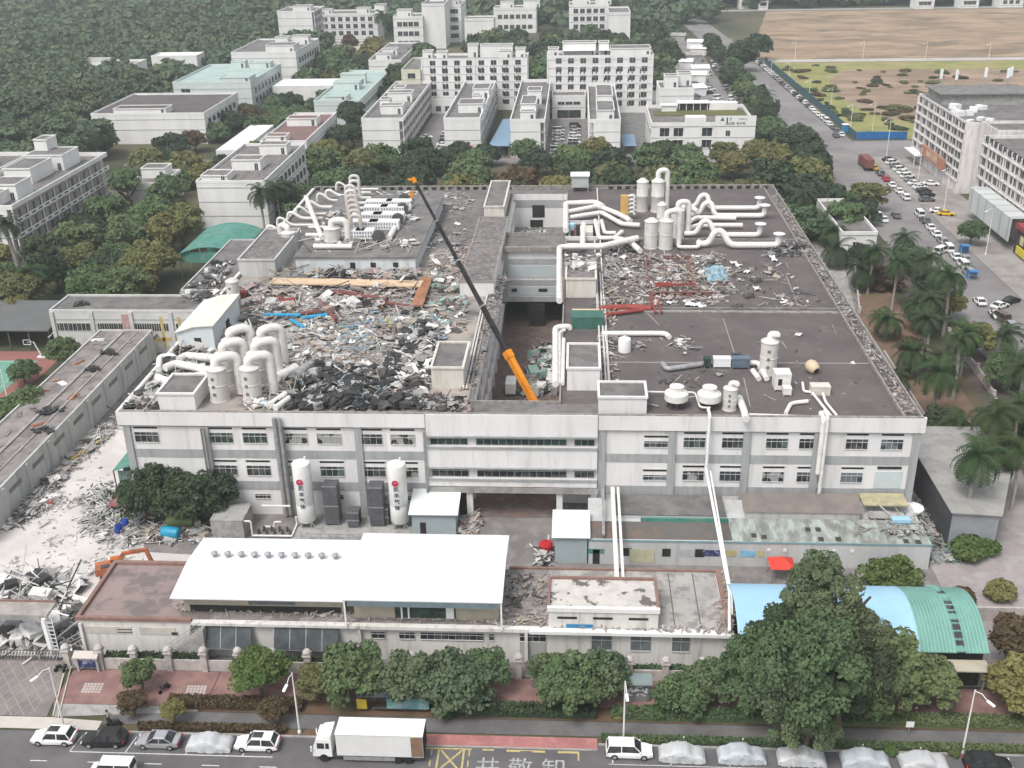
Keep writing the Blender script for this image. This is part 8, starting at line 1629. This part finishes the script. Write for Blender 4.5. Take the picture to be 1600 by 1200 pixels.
# broken blue frames
rnd = random.Random(9); b = MB(dm['u'])
for i in range(60):
    x, y = G(rnd.uniform(530, 575), rnd.uniform(505, 555), RZ); a = rnd.uniform(-.4, 1.0); l_ = rnd.uniform(1, 2.4); b.beam((x, y, RZ+rnd.uniform(.3, 1)), (x+l_*math.cos(a), y+l_*math.sin(a), RZ+rnd.uniform(.3, 1)), .09, .09)
tag(b.build('blue_frames'), 'tangle of pale blue steel frames in the middle of the left roof', 'scrap', None, 'stuff')
b = MB(M('scrap_blue_tarp', (.12, .26, .36), (.35, .42, .44), 1.5)); x, y = G(1118, 430, RZ)
for i in range(10):
    for j in range(10): b.v.append((x-2+i*.45+rnd.uniform(-.1, .1), y-4+j*.9, RZ+.3+rnd.uniform(0, .9)*(0 < i < 9)*(0 < j < 9)))
b.f = [(i*10+j, (i+1)*10+j, (i+1)*10+j+1, i*10+j+1) for i in range(9) for j in range(9)]; b.m = [0]*81; b.sm = [False]*81; tag(b.build('tarpaulin'), 'crumpled blue and white tarpaulin heap on the right roof', 'tarpaulin')
# red steel frame on the right roof
a = P3(1016, 463, RZ); c = P3(1118, 462, RZ); e = P3(1013, 404, RZ); t = thing('steel_frame', 'red-brown steel floor frame on the right roof, scrap lying inside', 'steel frame', tuple(a)); fm = M('frame_redbrown', (.21, .09, .075), (.16, .09, .075), 1)
W_, D_ = (c-a).x, (e-a).y; b = MB(fm)
b.box(0, 0, 0, W_, .35, .8).box(0, D_-.3, 0, W_*.8, D_, .6).box(0, .35, 0, .3, D_-.3, .6).box(W_*.72, D_*.1, 0, W_*.72+.25, D_*.9, .6).build('girders', t)
b = MB(fm)
for k in range(5): b.box(.5, D_*(.15+k*.17), .5, W_*.72, D_*(.15+k*.17)+.15, .6)
for k in range(6): b.box(W_*k/6+.4, .5, .6, W_*k/6+.52, D_*.5, .62)
b.build('joists', t); b = MB(dark)
for k in range(7): b.box(.9+k*W_/7.2, -.02, .3, .9+k*W_/7.2+.55, -.003, .7)
b.build('web_holes', t); MB(redp).beam((1, 2.2, 1.1), (W_*.7, 3.4, 1.2), .3, .3).beam((1, 3.5, 1.1), (4, 3.3, 1.2), .5, .3).beam((0, -.6, .4), (.3, -9, .4), .35, .35).beam((1.0, -.6, .4), (1.3, -9, .4), .3, .3).build('loose_beams', t)
for i, (px, py) in enumerate(((1152, 482), (1170, 465), (1182, 441))): x, y = G(px, py, RZ); piece(f"grey scrap lump on the right roof by the tarpaulin, {nth(i)} from the front", 'scrap_lump', 'scrap', MB(dm['d']).ob(0, 0, 0, 1.6, 1.2, .6, .4).ob(.3, .2, .5, .8, .9, .3, 1.0), (x, y, RZ), 'scrap lumps on the right roof')
# open pit with plant inside near the rear right of the courtyard
a = P3(880, 402, RZ-.0); x0, y0 = G(884, 398, RZ)
t = thing('roof_pit', 'open dark plant pit with machinery, between the white ducts right of the rear courtyard', 'plant pit', (x0, G(888, 375, RZ)[1], RZ)); MB(dark).box(0, 0, .0, 6.4, 11, .06).build('opening', t); MB(wallw).box(-.2, -.3, 0, 6.6, 0, .8).box(-.2, 11, 0, 6.6, 11.3, .8).box(6.4, 0, 0, 6.7, 11, .8).build('rim', t)
MB(steel, creamw, bluel).box(2.8, 1, .06, 5.4, 6, 1.3, creamw).lathe([(.7, .06), (.7, 1.4), (0, 1.6)], 1.2, 7, 12, bluel).box(.4, 1, .06, .8, 9, .6, steel).box(1.6, 1, .06, 2.0, 9, .6, oxide).build('machinery', t)
# yellow hoist stack by the scrubbers
x, y = G(975, 345, RZ); t = thing('yellow_manifold', 'stack of ochre valve manifolds beside the scrubber cluster', 'manifold', (x, y, RZ)); MB(M('ochre', (.55, .34, .10), (.48, .3, .1))).box(-.8, 0, 1.2, .8, 1.2, 5.4).build('body', t); b = MB(ductw)
for k in range(5): b.tube([(.8, .6, 1.6+k*.9), (1.9, .6, 1.9+k*.9), (2.2, .6, 1.2+k*.9)], .28, 8, bend=.4)
b.build('elbows', t); MB(creamw).box(-.9, -.2, 0, .9, 1.4, 1.2).build('base', t)
# courtyard floor contents
x, y = G(762, 560); t = thing('parked_van', 'white small truck parked in the courtyard left of the crane boom', 'van', (-11.4, 172, 0), NB); MB(tw).box(-2.2, -.9, .5, 1.0, .9, 2.4).box(1.1, -.85, .5, 2.4, .85, 2.0).build('body', t); MB(glassd).box(2.4, -.75, 1.2, 2.42, .75, 1.9).build('windscreen', t)
for wx in (-1.4, 1.7):
    for wy in (-.85, .85): inst(wl2, 'wheel', t, (wx, wy, .5)).rotation_euler = (R(90), 0, 0)
t = thing('car', 'dark car deep in the passage under the link block', 'car', (-8.2, 139, 0)); bpy.data.objects.remove(t)
farcar('black', -8.2, 141.5, -NB, 'dark car with pale lamps deep in the passage under the link block', None, 'suv')
# things over the roofs of the storage building
for i, (px, py, r_) in enumerate(((168, 551, 1.6), (142, 577, 1.4), (80, 640, 1.6), (70, 672, 1.4), (65, 645, 1.2), (128, 474, 1.3))):
    x, y = G(px, py, 5.5 if i < 5 else 8.7); rnd = random.Random(i); b = MB(dm['k'])
    for k in range(14): b.ob(rnd.gauss(0, r_*.5), rnd.gauss(0, r_*.3), rnd.uniform(0, .3), rnd.uniform(.4, 1.2), rnd.uniform(.3, .9), .15, rnd.uniform(0, 3), 0, (rnd.uniform(-.4, .4), rnd.uniform(-.4, .4)))
    piece(f"small heap of black felt on the {'storage' if i < 5 else 'canteen'} roof, {nth(i)} from the far end", 'felt_heap', 'heap', b, (x, y, 5.4 if i < 5 else 8.6), 'black felt heaps on low roofs')
x, y = G(75, 790); t = thing('debris_barrow', 'red and white tarp bundle at the storage building foot', 'bundle', (x, y, 0)); MB(M('tarp_red', (.5, .1, .1))).ob(0, 0, 0, 1.4, 1.0, .7, .3).build('red_bag', t); MB(dm['w']).ob(.3, 1.2, 0, 1.3, 1.2, 1.0, .8).build('white_bag', t)
a = G(112, 722); c = G(160, 690); piece('long yellow boom or rail lying along the edge of the dusty yard', 'yellow_rail', 'rail', MB(M('rail_yellow', (.5, .36, .06))).beam((0, 0, .4), (c[0]-a[0], c[1]-a[1], .4), .3, .3), (a[0], a[1], 0))

for i, (px, py) in enumerate(((118, 1142), (1068, 1161), (1160, 1164), (1347, 1173), (1437, 1178), (1541, 1185))):
    x, y = G(px, py); t = thing('bollard', f"short white kerb marker post in the low hedge, {nth(i)} from the left", 'post', (x, y, 0), group='white kerb posts'); MB(whites).lathe([(.07, 0), (.07, .85), (.0, .92)], 0, 0, 8).build('post', t); MB(dksteel).lathe([(.075, .6), (.075, .7)], 0, 0, 8).build('band', t)
for i, (px, py) in enumerate(((1419, 1150), (729, 1120))):
    x, y = G(px, py); t = thing('small_sign', ['small white sign board on a post under the trees at the bottom right', 'small white sign board on a post right of the bus shelter'][i], 'sign', (x, y, 0)); MB(whites).box(-.4, -.03, 1.2, .4, .03, 1.9).build('board', t); MB(steel).box(-.03, .03, 0, .03, .09, 1.8).build('post', t)
# ---------------------------------------------------------------- mild haze
def haze():
    b = MB(); b.box(-700, -60, -1.2, 800, 1500, 96); m = bpy.data.materials.new('haze'); m.use_nodes = True; n = m.node_tree
    for x in list(n.nodes):
        if x.type == 'BSDF_PRINCIPLED': n.nodes.remove(x)
    v = n.nodes.new('ShaderNodeVolumePrincipled'); v.inputs['Color'].default_value = (.86, .92, .95, 1); v.inputs['Density'].default_value = .00027; v.inputs['Anisotropy'].default_value = .2
    n.links.new(v.outputs[0], n.nodes['Material Output'].inputs['Volume']); b.mi(m); b.m = [0]*len(b.m); tag(b.build('haze'), 'faint haze over the whole district', 'haze', None, 'stuff')
haze()
